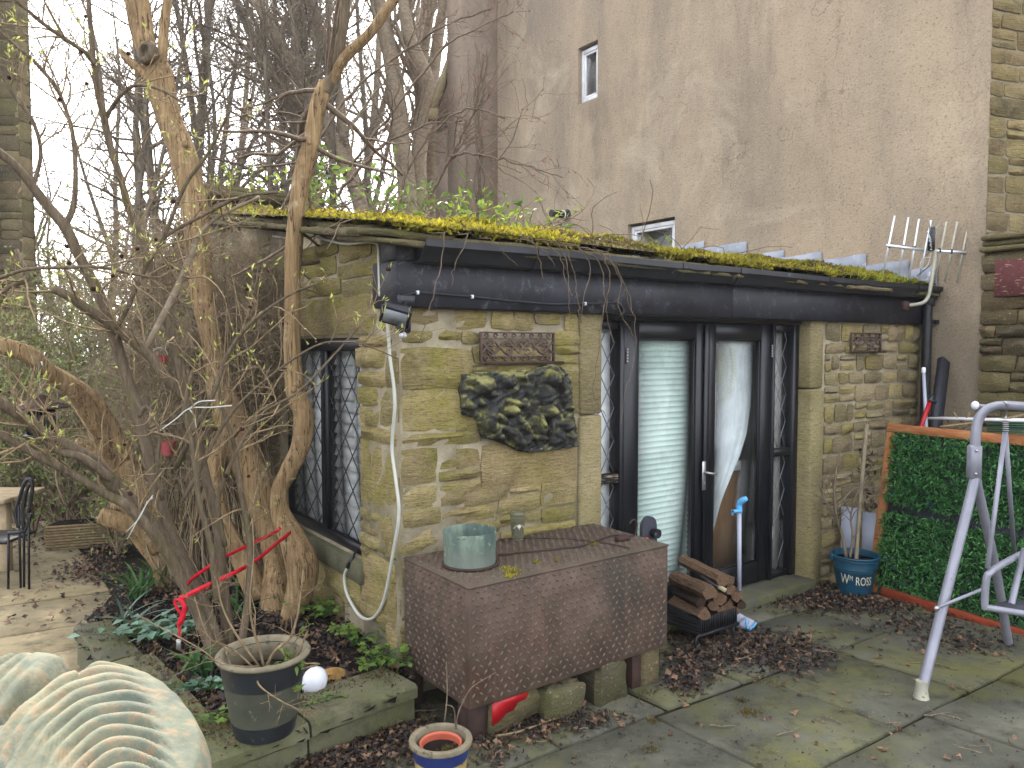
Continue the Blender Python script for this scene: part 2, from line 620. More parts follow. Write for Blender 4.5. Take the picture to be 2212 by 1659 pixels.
for s0_, wd_, zt_, ln_, am_ in ((float(np.dot(R0, D2)) + 4.45, .55, 5.3, 2.2, .6), (float(np.dot(R0, D2)) + 2.15, .5, 6.5, 3.0, .55), (float(np.dot(R0, D2)) + 3.3, .6, 6.6, 1.6, .4), (float(np.dot(R0, D2)) + 6.6, .35, 9.0, 7.0, .35)):
    dx_ = t.math('ABSOLUTE', t.math('SUBTRACT', al.outputs["Value"], t.math('ADD', t.math('MULTIPLY', t.noise(co, 1.8, 6), .5), s0_ - .25)))
    mx_ = t.ramp(t.math('DIVIDE', dx_, wd_), [(0.0, 1.0), (1.0, 0.0)])
    dz_ = t.math('DIVIDE', t.math('SUBTRACT', zt_, sep.outputs[2]), ln_)
    mz_ = t.ramp(dz_, [(0.0, 0.0), (0.08, 1.0), (1.0, 0.0)])
    st_ = t.math('MULTIPLY', t.math('MULTIPLY', mx_, mz_), t.math('MULTIPLY', t.ramp(t.noise(run, 5, 8, 0.8), [(0.35, 0.2), (0.65, 1.0)]), am_))
    c = t.mix(st_, c, '#4d463f')
damp = t.ramp(t.math('ADD', t.math('MULTIPLY', sep.outputs[2], 0.3), t.math('MULTIPLY', t.noise(co, 1.3, 5), 0.5)), [(0.62, 1.0), (1.0, 0.0)])
c = t.mix(t.math('MULTIPLY', damp, 0.55), c, '#55503f')
t.col(c)
h = t.math('ADD', t.noise(co, 50, 5, 0.75), t.math('MULTIPLY', t.noise(co, 5, 4), 0.8))
t.bump(h, 0.9, 0.014); M_RENDER = t.set(0.95, 0.12)
t = NT('shaded_lichened_render')  # darker tones paint in the shade of the chimney return; pale spots are lichen
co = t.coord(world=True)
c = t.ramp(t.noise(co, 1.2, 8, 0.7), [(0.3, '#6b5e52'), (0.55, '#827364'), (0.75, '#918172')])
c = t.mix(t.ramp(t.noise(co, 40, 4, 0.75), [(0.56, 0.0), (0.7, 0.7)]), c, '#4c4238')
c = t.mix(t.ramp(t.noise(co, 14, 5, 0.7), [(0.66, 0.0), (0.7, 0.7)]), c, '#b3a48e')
t.col(c); t.bump(t.noise(co, 50, 5, 0.75), 0.9, 0.014); M_RENDER_SHADED = t.set(0.95, 0.12)

# black painted timber, chalked and worn
t = NT('black_timber')
co = t.coord((1, 1, 1)); gr = t.coord((2.5, 14, 14)); wco = t.coord(world=True)
c = t.ramp(t.noise(wco, 3, 8, 0.7), [(0.4, '#131318'), (0.62, '#22222a'), (0.8, '#3a3a40')])
sc = t.ramp(t.noise(wco, 11, 8, 0.8, 0.4), [(0.54, 0.0), (0.72, 0.5)])
c = t.mix(sc, c, '#74747a')
t.col(c); t.bump(t.noise(gr, 10, 5), 0.25, 0.004); M_BLACK = t.set(0.5, 0.3)
t = NT('black_gloss_joinery')
wco = t.coord(world=True)
c = t.ramp(t.noise(wco, 6, 8, 0.7), [(0.4, '#090a10'), (0.75, '#13141b')])
c = t.mix(t.ramp(t.noise(wco, 30, 7, 0.8), [(0.68, 0.0), (0.75, 0.45)]), c, '#7d7a76')
t.col(c); t.bump(t.noise(wco, 60, 4), 0.12, 0.003); M_JOIN = t.set(0.38, 0.4)
t = NT('flaking_black_paint')
wco = t.coord(world=True); gr = t.coord((3, 3, 26))
c = t.mix(t.ramp(t.noise(gr, 5, 6, 0.7), [(0.52, 0.0), (0.56, 1.0)]), '#15151a', '#8d7a5f')
t.col(c); t.bump(t.noise(gr, 5, 6, 0.7), 0.5, 0.005); M_FLAKE = t.set(0.7, 0.2)
M_PLASTIC_BLACK = simple('black_plastic', '#121317', '#23242a', 10, 0.42, 0.4, bump=0.1, spots=('#55565c', 14, 0.66))
M_CABLE_W = simple('white_conduit_plastic', '#9c9c92', '#b6b6aa', 6, 0.5, 0.4, bump=0.05)
M_CABLE_B = simple('black_rubber', '#1c1c20', '#2d2d33', 12, 0.6, 0.3, bump=0.05)
M_LEAD = simple('lead_sheet', '#6e727b', '#8e929b', 5, 0.6, 0.4, bump=0.3, bscale=14, spots=('#b9bcc4', 9, 0.64), rnd=(0.85, 1.12))
M_CAME = simple('lead_came', '#6a6a72', '#85858c', 20, 0.5, 0.4, metal=0.4, bump=0.1)
M_CAME_D = simple('dull_lead_came', '#2a2a2f', '#45454b', 20, 0.6, 0.4, metal=0.3, bump=0.1)
M_WHITE = simple('white_paint', '#b8b8bc', '#dadada', 6, 0.5, 0.35, bump=0.15, spots=('#8b857c', 18, 0.7))
M_BLIND = simple('mint_blind', '#c2d3cb', '#cfdfd7', 4, 0.6, 0.3, bump=0.05)
M_PLEAT = simple('white_pleated_blind', '#ececec', '#f4f4f4', 4, 0.75, 0.2, bump=0.05)
t = NT('white_curtain'); co = t.coord((1, 1, 1))
t.col(t.ramp(t.noise(co, 7, 4), [(0.3, '#c6ccce'), (0.7, '#dde2e2')]))
t.bump(t.noise(co, 40, 4), 0.3, 0.006)
M_CURTAIN = t.set(0.8, 0.2)
M_LACE = simple('cream_lace', '#c9c9b4', '#d8d8c6', 16, 0.85, 0.1, bump=0.3)
M_INWOOD = simple('brown_board', '#6b4a2c', '#80603c', 5, 0.6, 0.3, stretch=(6, 6, 1), bump=0.15)
M_INWALL = simple('room_plaster', '#7d776b', '#918b7e', 3, 0.9, 0.1)
M_STEEL = simple('worn_steel', '#8f8f90', '#b4b2b0', 14, 0.35, 0.5, metal=0.8, bump=0.1)

# glass: thin pane, clear with a fresnel reflection and a little grime
t = NT('window_glass')
t.n.remove(t.b)
tr = t.n.new("ShaderNodeBsdfTransparent"); tr.inputs[0].default_value = (0.97, 0.98, 0.98, 1)
gl = t.n.new("ShaderNodeBsdfGlossy"); gl.inputs["Roughness"].default_value = 0.03
df = t.n.new("ShaderNodeBsdfDiffuse"); df.inputs[0].default_value = lin('#a9a9a2')
co = t.coord(world=True)
fr_ = t.n.new("ShaderNodeLayerWeight"); fr_.inputs[0].default_value = 0.5
m1 = t.n.new("ShaderNodeMixShader"); t.l.new(t.math('ADD', t.math('MULTIPLY', t.math('POWER', fr_.outputs["Facing"], 5.0), 0.9), 0.035), m1.inputs[0]); t.l.new(tr.outputs[0], m1.inputs[1]); t.l.new(gl.outputs[0], m1.inputs[2])
m2 = t.n.new("ShaderNodeMixShader"); t.l.new(t.ramp(t.noise(co, 4, 8, 0.75), [(0.5, 0.02), (0.75, 0.14)]), m2.inputs[0])
t.l.new(m1.outputs[0], m2.inputs[1]); t.l.new(df.outputs[0], m2.inputs[2]); t.l.new(m2.outputs[0], t.out.inputs[0])
M_GLASS = t.m
t = NT('drinking_glass')
t.n.remove(t.b)
tr = t.n.new("ShaderNodeBsdfTransparent"); tr.inputs[0].default_value = (0.75, 0.76, 0.68, 1)
gl = t.n.new("ShaderNodeBsdfGlossy"); gl.inputs["Roughness"].default_value = 0.05
df = t.n.new("ShaderNodeBsdfDiffuse"); df.inputs[0].default_value = lin('#a8a68e')
fr_ = t.n.new("ShaderNodeLayerWeight"); fr_.inputs[0].default_value = 0.5
m1 = t.n.new("ShaderNodeMixShader"); t.l.new(t.math('ADD', t.math('MULTIPLY', t.math('POWER', fr_.outputs["Facing"], 5.0), 0.9), 0.035), m1.inputs[0]); t.l.new(tr.outputs[0], m1.inputs[1]); t.l.new(gl.outputs[0], m1.inputs[2])
m2 = t.n.new("ShaderNodeMixShader"); m2.inputs[0].default_value = 0.16
t.l.new(m1.outputs[0], m2.inputs[1]); t.l.new(df.outputs[0], m2.inputs[2]); t.l.new(m2.outputs[0], t.out.inputs[0])
M_PINT = t.m

# paving
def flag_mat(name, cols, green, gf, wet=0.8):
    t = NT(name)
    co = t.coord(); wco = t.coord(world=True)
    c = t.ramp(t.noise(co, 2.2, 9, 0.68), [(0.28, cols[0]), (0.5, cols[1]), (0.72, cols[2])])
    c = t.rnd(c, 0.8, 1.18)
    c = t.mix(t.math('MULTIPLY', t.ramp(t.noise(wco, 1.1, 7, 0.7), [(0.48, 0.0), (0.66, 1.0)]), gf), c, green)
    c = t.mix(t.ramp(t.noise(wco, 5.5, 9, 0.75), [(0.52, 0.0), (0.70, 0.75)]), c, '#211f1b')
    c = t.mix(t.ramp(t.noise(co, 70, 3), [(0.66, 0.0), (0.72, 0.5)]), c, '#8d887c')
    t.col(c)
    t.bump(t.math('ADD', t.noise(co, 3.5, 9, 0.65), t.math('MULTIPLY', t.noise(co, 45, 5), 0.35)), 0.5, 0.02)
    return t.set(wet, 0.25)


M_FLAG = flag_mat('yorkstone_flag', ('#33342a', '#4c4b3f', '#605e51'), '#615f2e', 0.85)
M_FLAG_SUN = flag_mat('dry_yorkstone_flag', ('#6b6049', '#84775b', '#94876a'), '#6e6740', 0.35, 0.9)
M_KERB = flag_mat('mossy_kerb', ('#3a3a2e', '#55533f', '#6a664f'), '#4f5524', 0.75, 0.9)
t = NT('soil')
co = t.coord(world=True)
t.col(t.ramp(t.noise(co, 14, 9, 0.75), [(0.3, '#0e0b0a'), (0.55, '#231b18'), (0.8, '#3a2c24')]))
t.bump(t.noise(co, 26, 8, 0.75), 1.0, 0.03); M_SOIL = t.set(0.95, 0.15)
M_JOINT = simple('joint_dirt', '#191712', '#2c2a1e', 9, 0.95, 0.1, bump=0.8, bscale=40)
t = NT('woodland_floor')
co = t.coord(world=True)
t.col(t.ramp(t.noise(co, 1.5, 9, 0.7), [(0.3, '#241d15'), (0.6, '#40341f'), (0.8, '#4e4a24')]))
t.bump(t.noise(co, 10, 8), 0.8, 0.05); M_FLOOR = t.set(0.95, 0.1)

# rust, metals, pots
t = NT('rusty_plate')
co = t.coord(world=True)
c = t.ramp(t.noise(co, 4, 9, 0.7), [(0.3, '#3b2f27'), (0.5, '#4e3f35'), (0.68, '#625247')])
c = t.mix(t.ramp(t.noise(co, 2.2, 7, 0.7), [(0.5, 0.0), (0.7, 0.75)]), c, '#36332b')
c = t.mix(t.ramp(t.noise(co, 1.5, 8, 0.75), [(0.58, 0.0), (0.7, 0.55)]), c, '#50301f')
c = t.mix(t.math('MULTIPLY', t.upness(0.6, 0.9), t.ramp(t.noise(co, 5, 8, 0.75), [(0.38, 0.0), (0.62, 0.8)])), c, '#4d4838')
c = t.mix(t.ramp(t.noise(co, 55, 3), [(0.7, 0.0), (0.76, 0.6)]), c, '#8d8474')
c = t.mix(t.math('MULTIPLY', t.ramp(t.noise(t.coord((1, 1, 0.2), world=True), 9, 8, 0.75), [(0.52, 0.0), (0.66, 1.0)]), 0.5), c, '#6e5344')
t.col(c); t.bump(t.math('ADD', t.noise(co, 70, 6, 0.7), t.math('MULTIPLY', t.noise(co, 3, 3), 3.0)), 0.4, 0.006); M_RUST = t.set(0.72, 0.3, 0.15)
M_RUST_LUG = simple('pale_tread', '#4c3f36', '#65564c', 12, 0.6, 0.35, metal=0.2, bump=0.1)  # raised lugs a little lighter than the plate
M_RUST_D = simple('dark_rust', '#2a211e', '#45322a', 9, 0.8, 0.3, metal=0.2, bump=0.4, bscale=60)
M_IRON = simple('cast_iron_black', '#0e0e10', '#202024', 12, 0.45, 0.5, metal=0.3, bump=0.15)
M_GRILLE = simple('rusted_cast_iron', '#4a3c38', '#67544d', 12, 0.75, 0.3, metal=0.2, bump=0.4, bscale=80)
t = NT('verdigris_copper')
co = t.coord(); wco = t.coord((1, 1, 0.35))
c = t.ramp(t.noise(wco, 7, 8, 0.7), [(0.3, '#364541'), (0.5, '#5a6a62'), (0.7, '#84917f')])
sep = t.n.new("ShaderNodeSeparateXYZ"); t.l.new(t.tc.outputs["Object"], sep.inputs[0])
c = t.mix(t.ramp(sep.outputs[2], [(0.05, 0.6), (0.12, 0.0)]), c, '#6b7068')
c = t.mix(t.ramp(t.noise(co, 24, 6, 0.7), [(0.6, 0.0), (0.68, 0.7)]), c, '#a9b58c')
t.col(c); t.bump(t.noise(co, 40, 6), 0.3, 0.004); M_COPPER = t.set(0.7, 0.3, 0.2)
M_TERRA = simple('terracotta_plastic', '#9c4a35', '#b45e47', 8, 0.6, 0.3, bump=0.1)
M_POTRIM = simple('weathered_pot_rim', '#5c5545', '#7d735c', 14, 0.8, 0.3, bump=0.3, spots=('#4b4436', 22, 0.6))
M_BLUEGLAZE = simple('blue_glaze', '#16224e', '#26356a', 8, 0.35, 0.5, bump=0.1)
M_SPECKLE = simple('speckled_glaze', '#8b7643', '#a8925c', 10, 0.45, 0.4, bump=0.3, spots=('#2d2518', 60, 0.56))
M_DARKGLAZE = simple('dark_glaze', '#15171c', '#23262a', 5, 0.35, 0.5, bump=0.08, spots=('#4a4c42', 9, 0.66))
M_OLIVEGLAZE = simple('olive_matt_glaze', '#37382c', '#45463a', 10, 0.7, 0.3, bump=0.15, spots=('#5c5c4c', 30, 0.66))
M_BLUEPAINT = simple('blue_bucket_paint', '#0f3a4c', '#164a60', 5, 0.45, 0.45, bump=0.06, spots=('#1b2d38', 7, 0.62))
M_LETTER = simple('cream_lettering', '#b9b39c', '#d6d0b8', 30, 0.7, 0.2, bump=0.1, spots=('#1a4c62', 60, 0.66))
M_WHITEPL = simple('white_ceramic', '#c8cad2', '#dcdee4', 5, 0.35, 0.4, bump=0.02, spots=('#4d4a3e', 9, 0.76))
M_RED = simple('red_webbing', '#a00a1c', '#c8142a', 40, 0.6, 0.3, bump=0.3, bscale=160)
M_REDPAINT = simple('red_paint', '#8f0f16', '#a81820', 6, 0.4, 0.4, bump=0.05)
M_REDBOARD = simple('flaking_maroon_board', '#4e2a2b', '#5e3534', 6, 0.75, 0.2, stretch=(5, 5, 26), bump=0.3, spots=('#9d8468', 3.2, 0.6))
M_GREYMETAL = simple('silver_painted_steel', '#75757f', '#898992', 7, 0.42, 0.45, metal=0.25, bump=0.04, spots=('#6b655c', 26, 0.7))
M_GREYFAB = simple('dark_grey_mesh_fabric', '#33343b', '#42434a', 80, 0.85, 0.2, bump=0.3, bscale=200)
M_GREYPL = simple('grey_plastic', '#8e92a0', '#a2a6b4', 6, 0.5, 0.35, bump=0.04)
M_BLUEPL = simple('sky_blue_plastic', '#4f9bd0', '#67aede', 6, 0.4, 0.4, bump=0.03)
M_ORANGE = simple('orange_plastic', '#d0441a', '#e2571f', 6, 0.45, 0.4, bump=0.03)
M_SHEETGREY = simple('pale_grey_sheet', '#6c717d', '#878c98', 3, 0.5, 0.3, bump=0.06, spots=('#4b4b44', 8, 0.66))
M_ALU = simple('aluminium_tube', '#b9bbc0', '#d8dade', 9, 0.35, 0.5, metal=0.5, bump=0.05, spots=('#5d5647', 24, 0.68))
M_GALV = simple('weathered_galvanised', '#8c8a7c', '#aaa795', 12, 0.55, 0.4, metal=0.3, bump=0.15, spots=('#6b5637', 18, 0.62))
t = NT('stained_softwood')
co = t.coord((1, 1, 1)); g = t.coord((12, 12, 1.2))
c = t.ramp(t.noise(g, 3, 6, 0.6, 1.5), [(0.3, '#8a5232'), (0.55, '#a66c44'), (0.75, '#b88a62')])
c = t.mix(t.ramp(t.noise(co, 5, 7, 0.75), [(0.56, 0.0), (0.66, 0.7)]), c, '#8e8068')
t.col(c); t.bump(t.noise(g, 6, 5), 0.3, 0.004); M_ORWOOD = t.set(0.75, 0.2)
M_ORWOOD_H = M_ORWOOD.copy(); M_ORWOOD_H.name = 'stained_softwood_rail'
for nd in M_ORWOOD_H.node_tree.nodes:
    if nd.type == 'MAPPING' and abs(nd.inputs["Scale"].default_value[0] - 12) < .1:
        nd.inputs["Scale"].default_value = (1.6, 1.6, 14)
M_REDWOOD = simple('red_stained_rail', '#6e2c1a', '#8a4026', 5, 0.75, 0.2, stretch=(2, 2, 16), bump=0.3)
M_GREYWOOD = simple('grey_weathered_wood', '#6d6251', '#8c8069', 6, 0.85, 0.2, stretch=(9, 9, 1.5), bump=0.5, bscale=20)
M_TABLE = simple('sunbleached_wood', '#8b7a5e', '#a8967a', 6, 0.85, 0.2, stretch=(3, 12, 3), bump=0.4)
M_LOG = simple('split_log', '#3c2c21', '#7a604a', 6, 0.85, 0.2, stretch=(3, 22, 22), bump=0.9, bscale=5, rnd=(0.7, 1.15), spots=('#241911', 3.0, 0.62), dist=0.012)
M_LOGBARK = simple('log_bark', '#2a1f19', '#47362a', 14, 0.9, 0.2, bump=0.8, bscale=16, rnd=(0.7, 1.2))
M_DRIFT = simple('driftwood', '#6a4f2c', '#9a7844', 7, 0.8, 0.2, stretch=(3, 3, 3), bump=0.7, bscale=20)
M_WICKER = simple('wicker', '#6b5b42', '#8c7a5a', 20, 0.8, 0.2, bump=0.6, bscale=60)
M_PLANK = simple('black_plank', '#1b1c22', '#2c2d35', 6, 0.6, 0.3, stretch=(5, 5, 1), bump=0.25, spots=('#54545a', 16, 0.7))
M_GREENPL = simple('green_grid_plastic', '#16382a', '#23503c', 8, 0.5, 0.4, bump=0.05)
M_PILLAR = simple('pale_limewashed_stone', '#8d8569', '#aaa184', 3, 0.9, 0.1, bump=0.5, bscale=20, spots=('#5c5638', 4, 0.6))

def bark_mat(name, c1, c2, c3, st=(9, 9, 1.2), bump=0.8, moss=None, cracks=False):
    t = NT(name)
    co = t.coord(st, world=True); w = t.coord(world=True)
    c = t.ramp(t.noise(co, 3, 8, 0.7), [(0.3, c1), (0.55, c2), (0.75, c3)])
    if moss: c = t.mix(t.ramp(t.noise(w, 5, 6, 0.7), [(0.55, 0.0), (0.68, 0.8)]), c, moss)
    if cracks:
        cr = t.noise(t.coord((16, 16, 0.7), world=True), 1.6, 3, 0.5)
        line = t.ramp(t.math('ABSOLUTE', t.math('SUBTRACT', cr, 0.5)), [(0.004, 0.9), (0.016, 0.0)])
        c = t.mix(line, c, '#2e2218')
        c = t.mix(t.ramp(t.noise(w, 9, 7, 0.75), [(0.56, 0.0), (0.7, 0.6)]), c, '#c4b594')
    t.col(c); t.bump(t.noise(co, 5, 7, 0.7), bump, 0.012)
    return t.set(0.9, 0.15)


M_PEELED = bark_mat('peeled_trunk', '#64503a', '#937a58', '#b09670', (14, 14, 0.9), 1.0, '#6b533d', True)
M_BARK = bark_mat('shrub_bark', '#463c30', '#675a49', '#827463', (18, 18, 3), 0.8, '#5a5630')
M_BARK_GREY = bark_mat('smooth_grey_bark', '#6e6152', '#8d7f6b', '#a2957f', (4, 4, 8), 0.4)
M_BARK_DARK = bark_mat('dark_wood_bark', '#4d463d', '#6f6558', '#867a6a', (5, 5, 1), 0.5)
M_TWIG = bark_mat('twig_bark', '#5c4e3b', '#847156', '#a5916e', (20, 20, 4), 0.3)
M_TWIG_R = bark_mat('reddish_twig_bark', '#4a3f35', '#6b5c4c', '#8a7862', (20, 20, 4), 0.3)
M_TWIG_BROWN = bark_mat('dry_tangle_twigs', '#625546', '#8b7b64', '#ae9d80', (20, 20, 4), 0.3)
M_TWIG_DARK = bark_mat('dark_twigs', '#544b40', '#756958', '#8f816c', (20, 20, 4), 0.3)
M_BUD = leafmat('spring_bud', '#8a9048', '#b0b068', 0.5)
M_LEAF_Y = leafmat('young_yellow_green_leaf', '#6f8a2e', '#a8b848', 0.5)
M_LEAF_G = leafmat('green_leaf', '#4d6a2c', '#7d9244', 0.4)
M_LEAF_D = leafmat('dark_evergreen_leaf', '#5a6238', '#94985e', 0.35)
M_LEAF_BLUE = leafmat('blue_green_leaf', '#4c6a55', '#7a9480', 0.2)
M_LEAF_BLADE = leafmat('strap_leaf', '#2f5a2c', '#5a8040', 0.35)
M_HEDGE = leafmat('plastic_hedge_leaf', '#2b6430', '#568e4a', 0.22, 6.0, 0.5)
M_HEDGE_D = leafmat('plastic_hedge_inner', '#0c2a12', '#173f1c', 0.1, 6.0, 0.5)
M_LAV = leafmat('plastic_lavender', '#1c1f4e', '#2e2f6a', 0.1)
M_MOSS = leafmat('sunlit_moss', '#6a661c', '#aa9e32', 0.45, 5.0, 0.85)
M_MOSS_D = leafmat('dull_moss', '#3e3a1e', '#6a5c30', 0.25, 5.0, 0.85)
M_DEADLEAF = leafmat('fallen_leaf', '#3a2d24', '#86684e', 0.15, 25.0, 0.75)
M_DEADLEAF_D = leafmat('rotting_leaf', '#1d1816', '#362b24', 0.05, 12.0, 0.6)
M_SEEDHEAD = simple('dry_brown_seedhead', '#231713', '#3a251d', 20, 0.9, 0.1)
M_BERRYBUD = simple('pink_bud', '#7a3f3a', '#96574c', 20, 0.7, 0.2)

# relief carving: green algae over black soot
t = NT('sooty_carved_stone')
co = t.coord(world=True)
c = t.ramp(t.math('ADD', t.noise(co, 8, 9, 0.72, 0.6), t.math('MULTIPLY', t.upness(0.1, 0.7), 0.10)), [(0.49, '#1d1d1c'), (0.57, '#3a3926'), (0.65, '#6e6b38'), (0.8, '#8a865a')])
c = t.mix(t.ramp(t.noise(co, 60, 4), [(0.66, 0.0), (0.7, 0.8)]), c, '#a89c86')
t.col(c); t.bump(t.noise(co, 60, 7, 0.7), 0.5, 0.006); M_RELIEF = t.set(0.6, 0.35)
# birdbath: pale lichen-covered bronze-green concrete
t = NT('lichened_cast_stone')
co = t.coord(world=True)
c = t.ramp(t.noise(co, 7, 9, 0.72), [(0.3, '#434c45'), (0.5, '#5f6252'), (0.7, '#7a775f')])
c = t.mix(t.ramp(t.noise(co, 28, 8, 0.75), [(0.5, 0.0), (0.62, 0.6)]), c, '#7d634c')
c = t.mix(t.ramp(t.noise(co, 11, 8, 0.75), [(0.6, 0.0), (0.7, 0.7)]), c, '#323c38')
t.col(c); t.bump(t.noise(co, 60, 7, 0.7), 0.5, 0.006); M_BATH = t.set(0.8, 0.25)
t = NT('leaf_litter_roof')
co = t.coord(world=True)
c = t.ramp(t.noise(co, 9, 9, 0.75), [(0.3, '#2c2417'), (0.5, '#4f4726'), (0.62, '#6b632a'), (0.78, '#857a34')])
c = t.mix(t.ramp(t.noise(co, 3, 6, 0.7), [(0.56, 0.0), (0.68, 0.9)]), c, '#3e3326')
t.col(c); t.bump(t.noise(co, 24, 8, 0.75), 1.0, 0.03); M_ROOF = t.set(0.95, 0.1)
M_SLATE = stone_mat('stone_slate', ('#3b372c', '#565040', '#6e6752'), 0.55, '#5b5c26', 0.6)
RNG = np.random.default_rng(7)
rnd = random.Random(11)

# ================================================================== ground
mb = MB()
xs = (-120, -12, 12, 120); ys = (-20, 3.3, 9.3, 30, 160)
V = [(x, y, gz(x, y) - 0.035) for y in ys for x in xs]
mb.add(V, [(j * 4 + i, j * 4 + i + 1, j * 4 + 5 + i, j * 4 + 4 + i) for j in range(4) for i in range(3)])
ground = tag(mb.build('ground', M_FLOOR), kind='structure')

# ------------------------------------------------------------------ raised bed outline
ZB = 0.17
K0 = onz(405, 1662, ZB); K1 = onz(902, 1481, ZB); K2 = onz(158, 1352, ZB)
BED = [K2[:2], K0[:2], K1[:2], C0[:2] + D1[:2] * 0.1, C0[:2] + D2[:2] * 4.2]


def inpoly(p, poly):
    c = False; n = len(poly); j = n - 1
    for i in range(n):
        if (poly[i][1] > p[1]) != (poly[j][1] > p[1]) and p[0] < (poly[j][0] - poly[i][0]) * (p[1] - poly[i][1]) / (poly[j][1] - poly[i][1]) + poly[i][0]:
            c = not c
        j = i
    return c


# ------------------------------------------------------------------ paving: every flag its own slab
patio = MB()
pv = [FRONT.p(x, y, 0) for x, y in ((-9, 0.0), (7, 0.0), (7, 5.2), (-9, 5.2))] + [FRONT.p(-9, -7.0, 0), FRONT.p(-0.02, -7.0, 0), FRONT.p(-0.02, 0, 0)]
for a, b, c_, d in ((0, 1, 2, 3), (4, 5, 6, 0)):
    q4 = [pv[i] for i in (a, b, c_, d)]
    nn = 14
    g = [q4[0] + (q4[1] - q4[0]) * i / nn + ((q4[3] - q4[0]) + (q4[2] - q4[1] - q4[3] + q4[0]) * i / nn) * j / nn for j in range(nn + 1) for i in range(nn + 1)]
    g = [(p[0], p[1], gz(p[0], p[1]) - 0.016 - (0.003 if a else 0)) for p in g]
    patio.add(g, [(j * (nn + 1) + i, j * (nn + 1) + i + 1, (j + 1) * (nn + 1) + i + 1, (j + 1) * (nn + 1) + i) for j in range(nn) for i in range(nn)])
patio = tag(patio.build('patio', M_JOINT), kind='structure')


def flag(x0, x1, y0, y1, seed, mat):
    r = np.random.default_rng(seed)
    g = 0.006 + r.random() * 0.007
    j = lambda: (r.random() - .5) * 0.016
    cs = [(x0 + g + j(), y0 + g + j()), (x1 - g + j(), y0 + g + j()), (x1 - g + j(), y1 - g + j()), (x0 + g + j(), y1 - g + j())]
    lift = (r.random() - .4) * 0.010
    tl = (r.random(2) - .5) * 0.012
    cx, cy = (x0 + x1) / 2, (y0 + y1) / 2
    n = 4
    V = []
    def P(x, y, dz):
        p = FRONT.p(x, y, 0)
        return (p[0], p[1], gz(p[0], p[1]) + lift + tl[0] * (x - cx) + tl[1] * (y - cy) + dz)
    # rim points with jitter, an inner ring (top edge) and a skirt
    rim = []
    for k in range(4):
        a, b = cs[k], cs[(k + 1) % 4]
        for i in range(n):
            f = i / n
            w = 0 if i == 0 else 0.010
            rim.append((a[0] + (b[0] - a[0]) * f + (r.random() - .5) * w, a[1] + (b[1] - a[1]) * f + (r.random() - .5) * w))
    m = len(rim)
    for x, y in rim: V.append(P(x, y, -0.05))
    for x, y in rim: V.append(P(x, y, -0.007 - r.random() * .004))
    for x, y in rim: V.append(P(x + (cx - x) * 0.035, y + (cy - y) * 0.035, 0.0))
    q = [(l * m + i, l * m + (i + 1) % m, (l + 1) * m + (i + 1) % m, (l + 1) * m + i) for l in (0, 1) for i in range(m)]
    q = [f[::-1] for f in q]
    mb = MB().add(V, q, None, [list(range(2 * m, 3 * m))[::-1]])
    mb.build('paving_stone', mat, patio)


seed = 100
y = 0.03
rows = [0.30, 0.62, 0.78, 0.66, 0.72, 0.80, 0.75]
for k, h in enumerate(rows):
    x = -3.2 + rnd.random() * 0.5
    while x < 6.6:
        w = rnd.uniform(0.6, 1.15) if k else rnd.uniform(0.5, 0.8)
        p = FRONT.p(x + w / 2, y + h / 2, 0)
        if p[1] > 1.2 and abs(p[0] / p[1]) < 1.0 and not inpoly(p[:2], BED):
            seed += 1
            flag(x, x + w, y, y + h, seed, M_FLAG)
        x += w
    y += h
# terrace left of the shed, running back
x = -0.9
for k in range(9):
    w = rnd.uniform(0.55, 0.95)
    yy = 0.9 if k > 1 else 0.1
    while yy > -6.5:
        h = rnd.uniform(0.5, 1.1)
        p = FRONT.p(x - w / 2, yy - h / 2, 0)
        if p[1] > 1.5 and abs(p[0] / p[1]) < 0.95 and not inpoly(p[:2], BED) and not (yy - h / 2 > 0.03 and x > -3.2):
            seed += 1
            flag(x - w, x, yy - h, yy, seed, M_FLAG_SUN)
        yy -= h
    x -= w

# ------------------------------------------------------------------ raised bed with kerb stones
bed = MB()
cen = np.mean(np.array(BED), 0)
nn = 26
lo = np.min(np.array(BED), 0); hi = np.max(np.array(BED), 0)
V = []; idx = {}; q = []
NX = 60
for j in range(NX + 1):
    for i in range(NX + 1):
        x = lo[0] + (hi[0] - lo[0]) * i / NX; yv = lo[1] + (hi[1] - lo[1]) * j / NX
        b = 0.02 * math.sin(x * 9.1 + yv * 3.7) + 0.018 * math.sin(x * 17 - yv * 13) + 0.012 * math.sin(yv * 31 + x * 27)
        V.append((x, yv, 0.132 + b * 0.7))
for j in range(NX):
    for i in range(NX):
        x = lo[0] + (hi[0] - lo[0]) * (i + .5) / NX; yv = lo[1] + (hi[1] - lo[1]) * (j + .5) / NX
        if inpoly((x, yv), BED):
            a = j * (NX + 1) + i
            q.append((a, a + 1, a + NX + 2, a + NX + 1))
bed.add(V, q)
bed = tag(bed.build('flower_bed', M_SOIL, smooth=True), kind='structure')


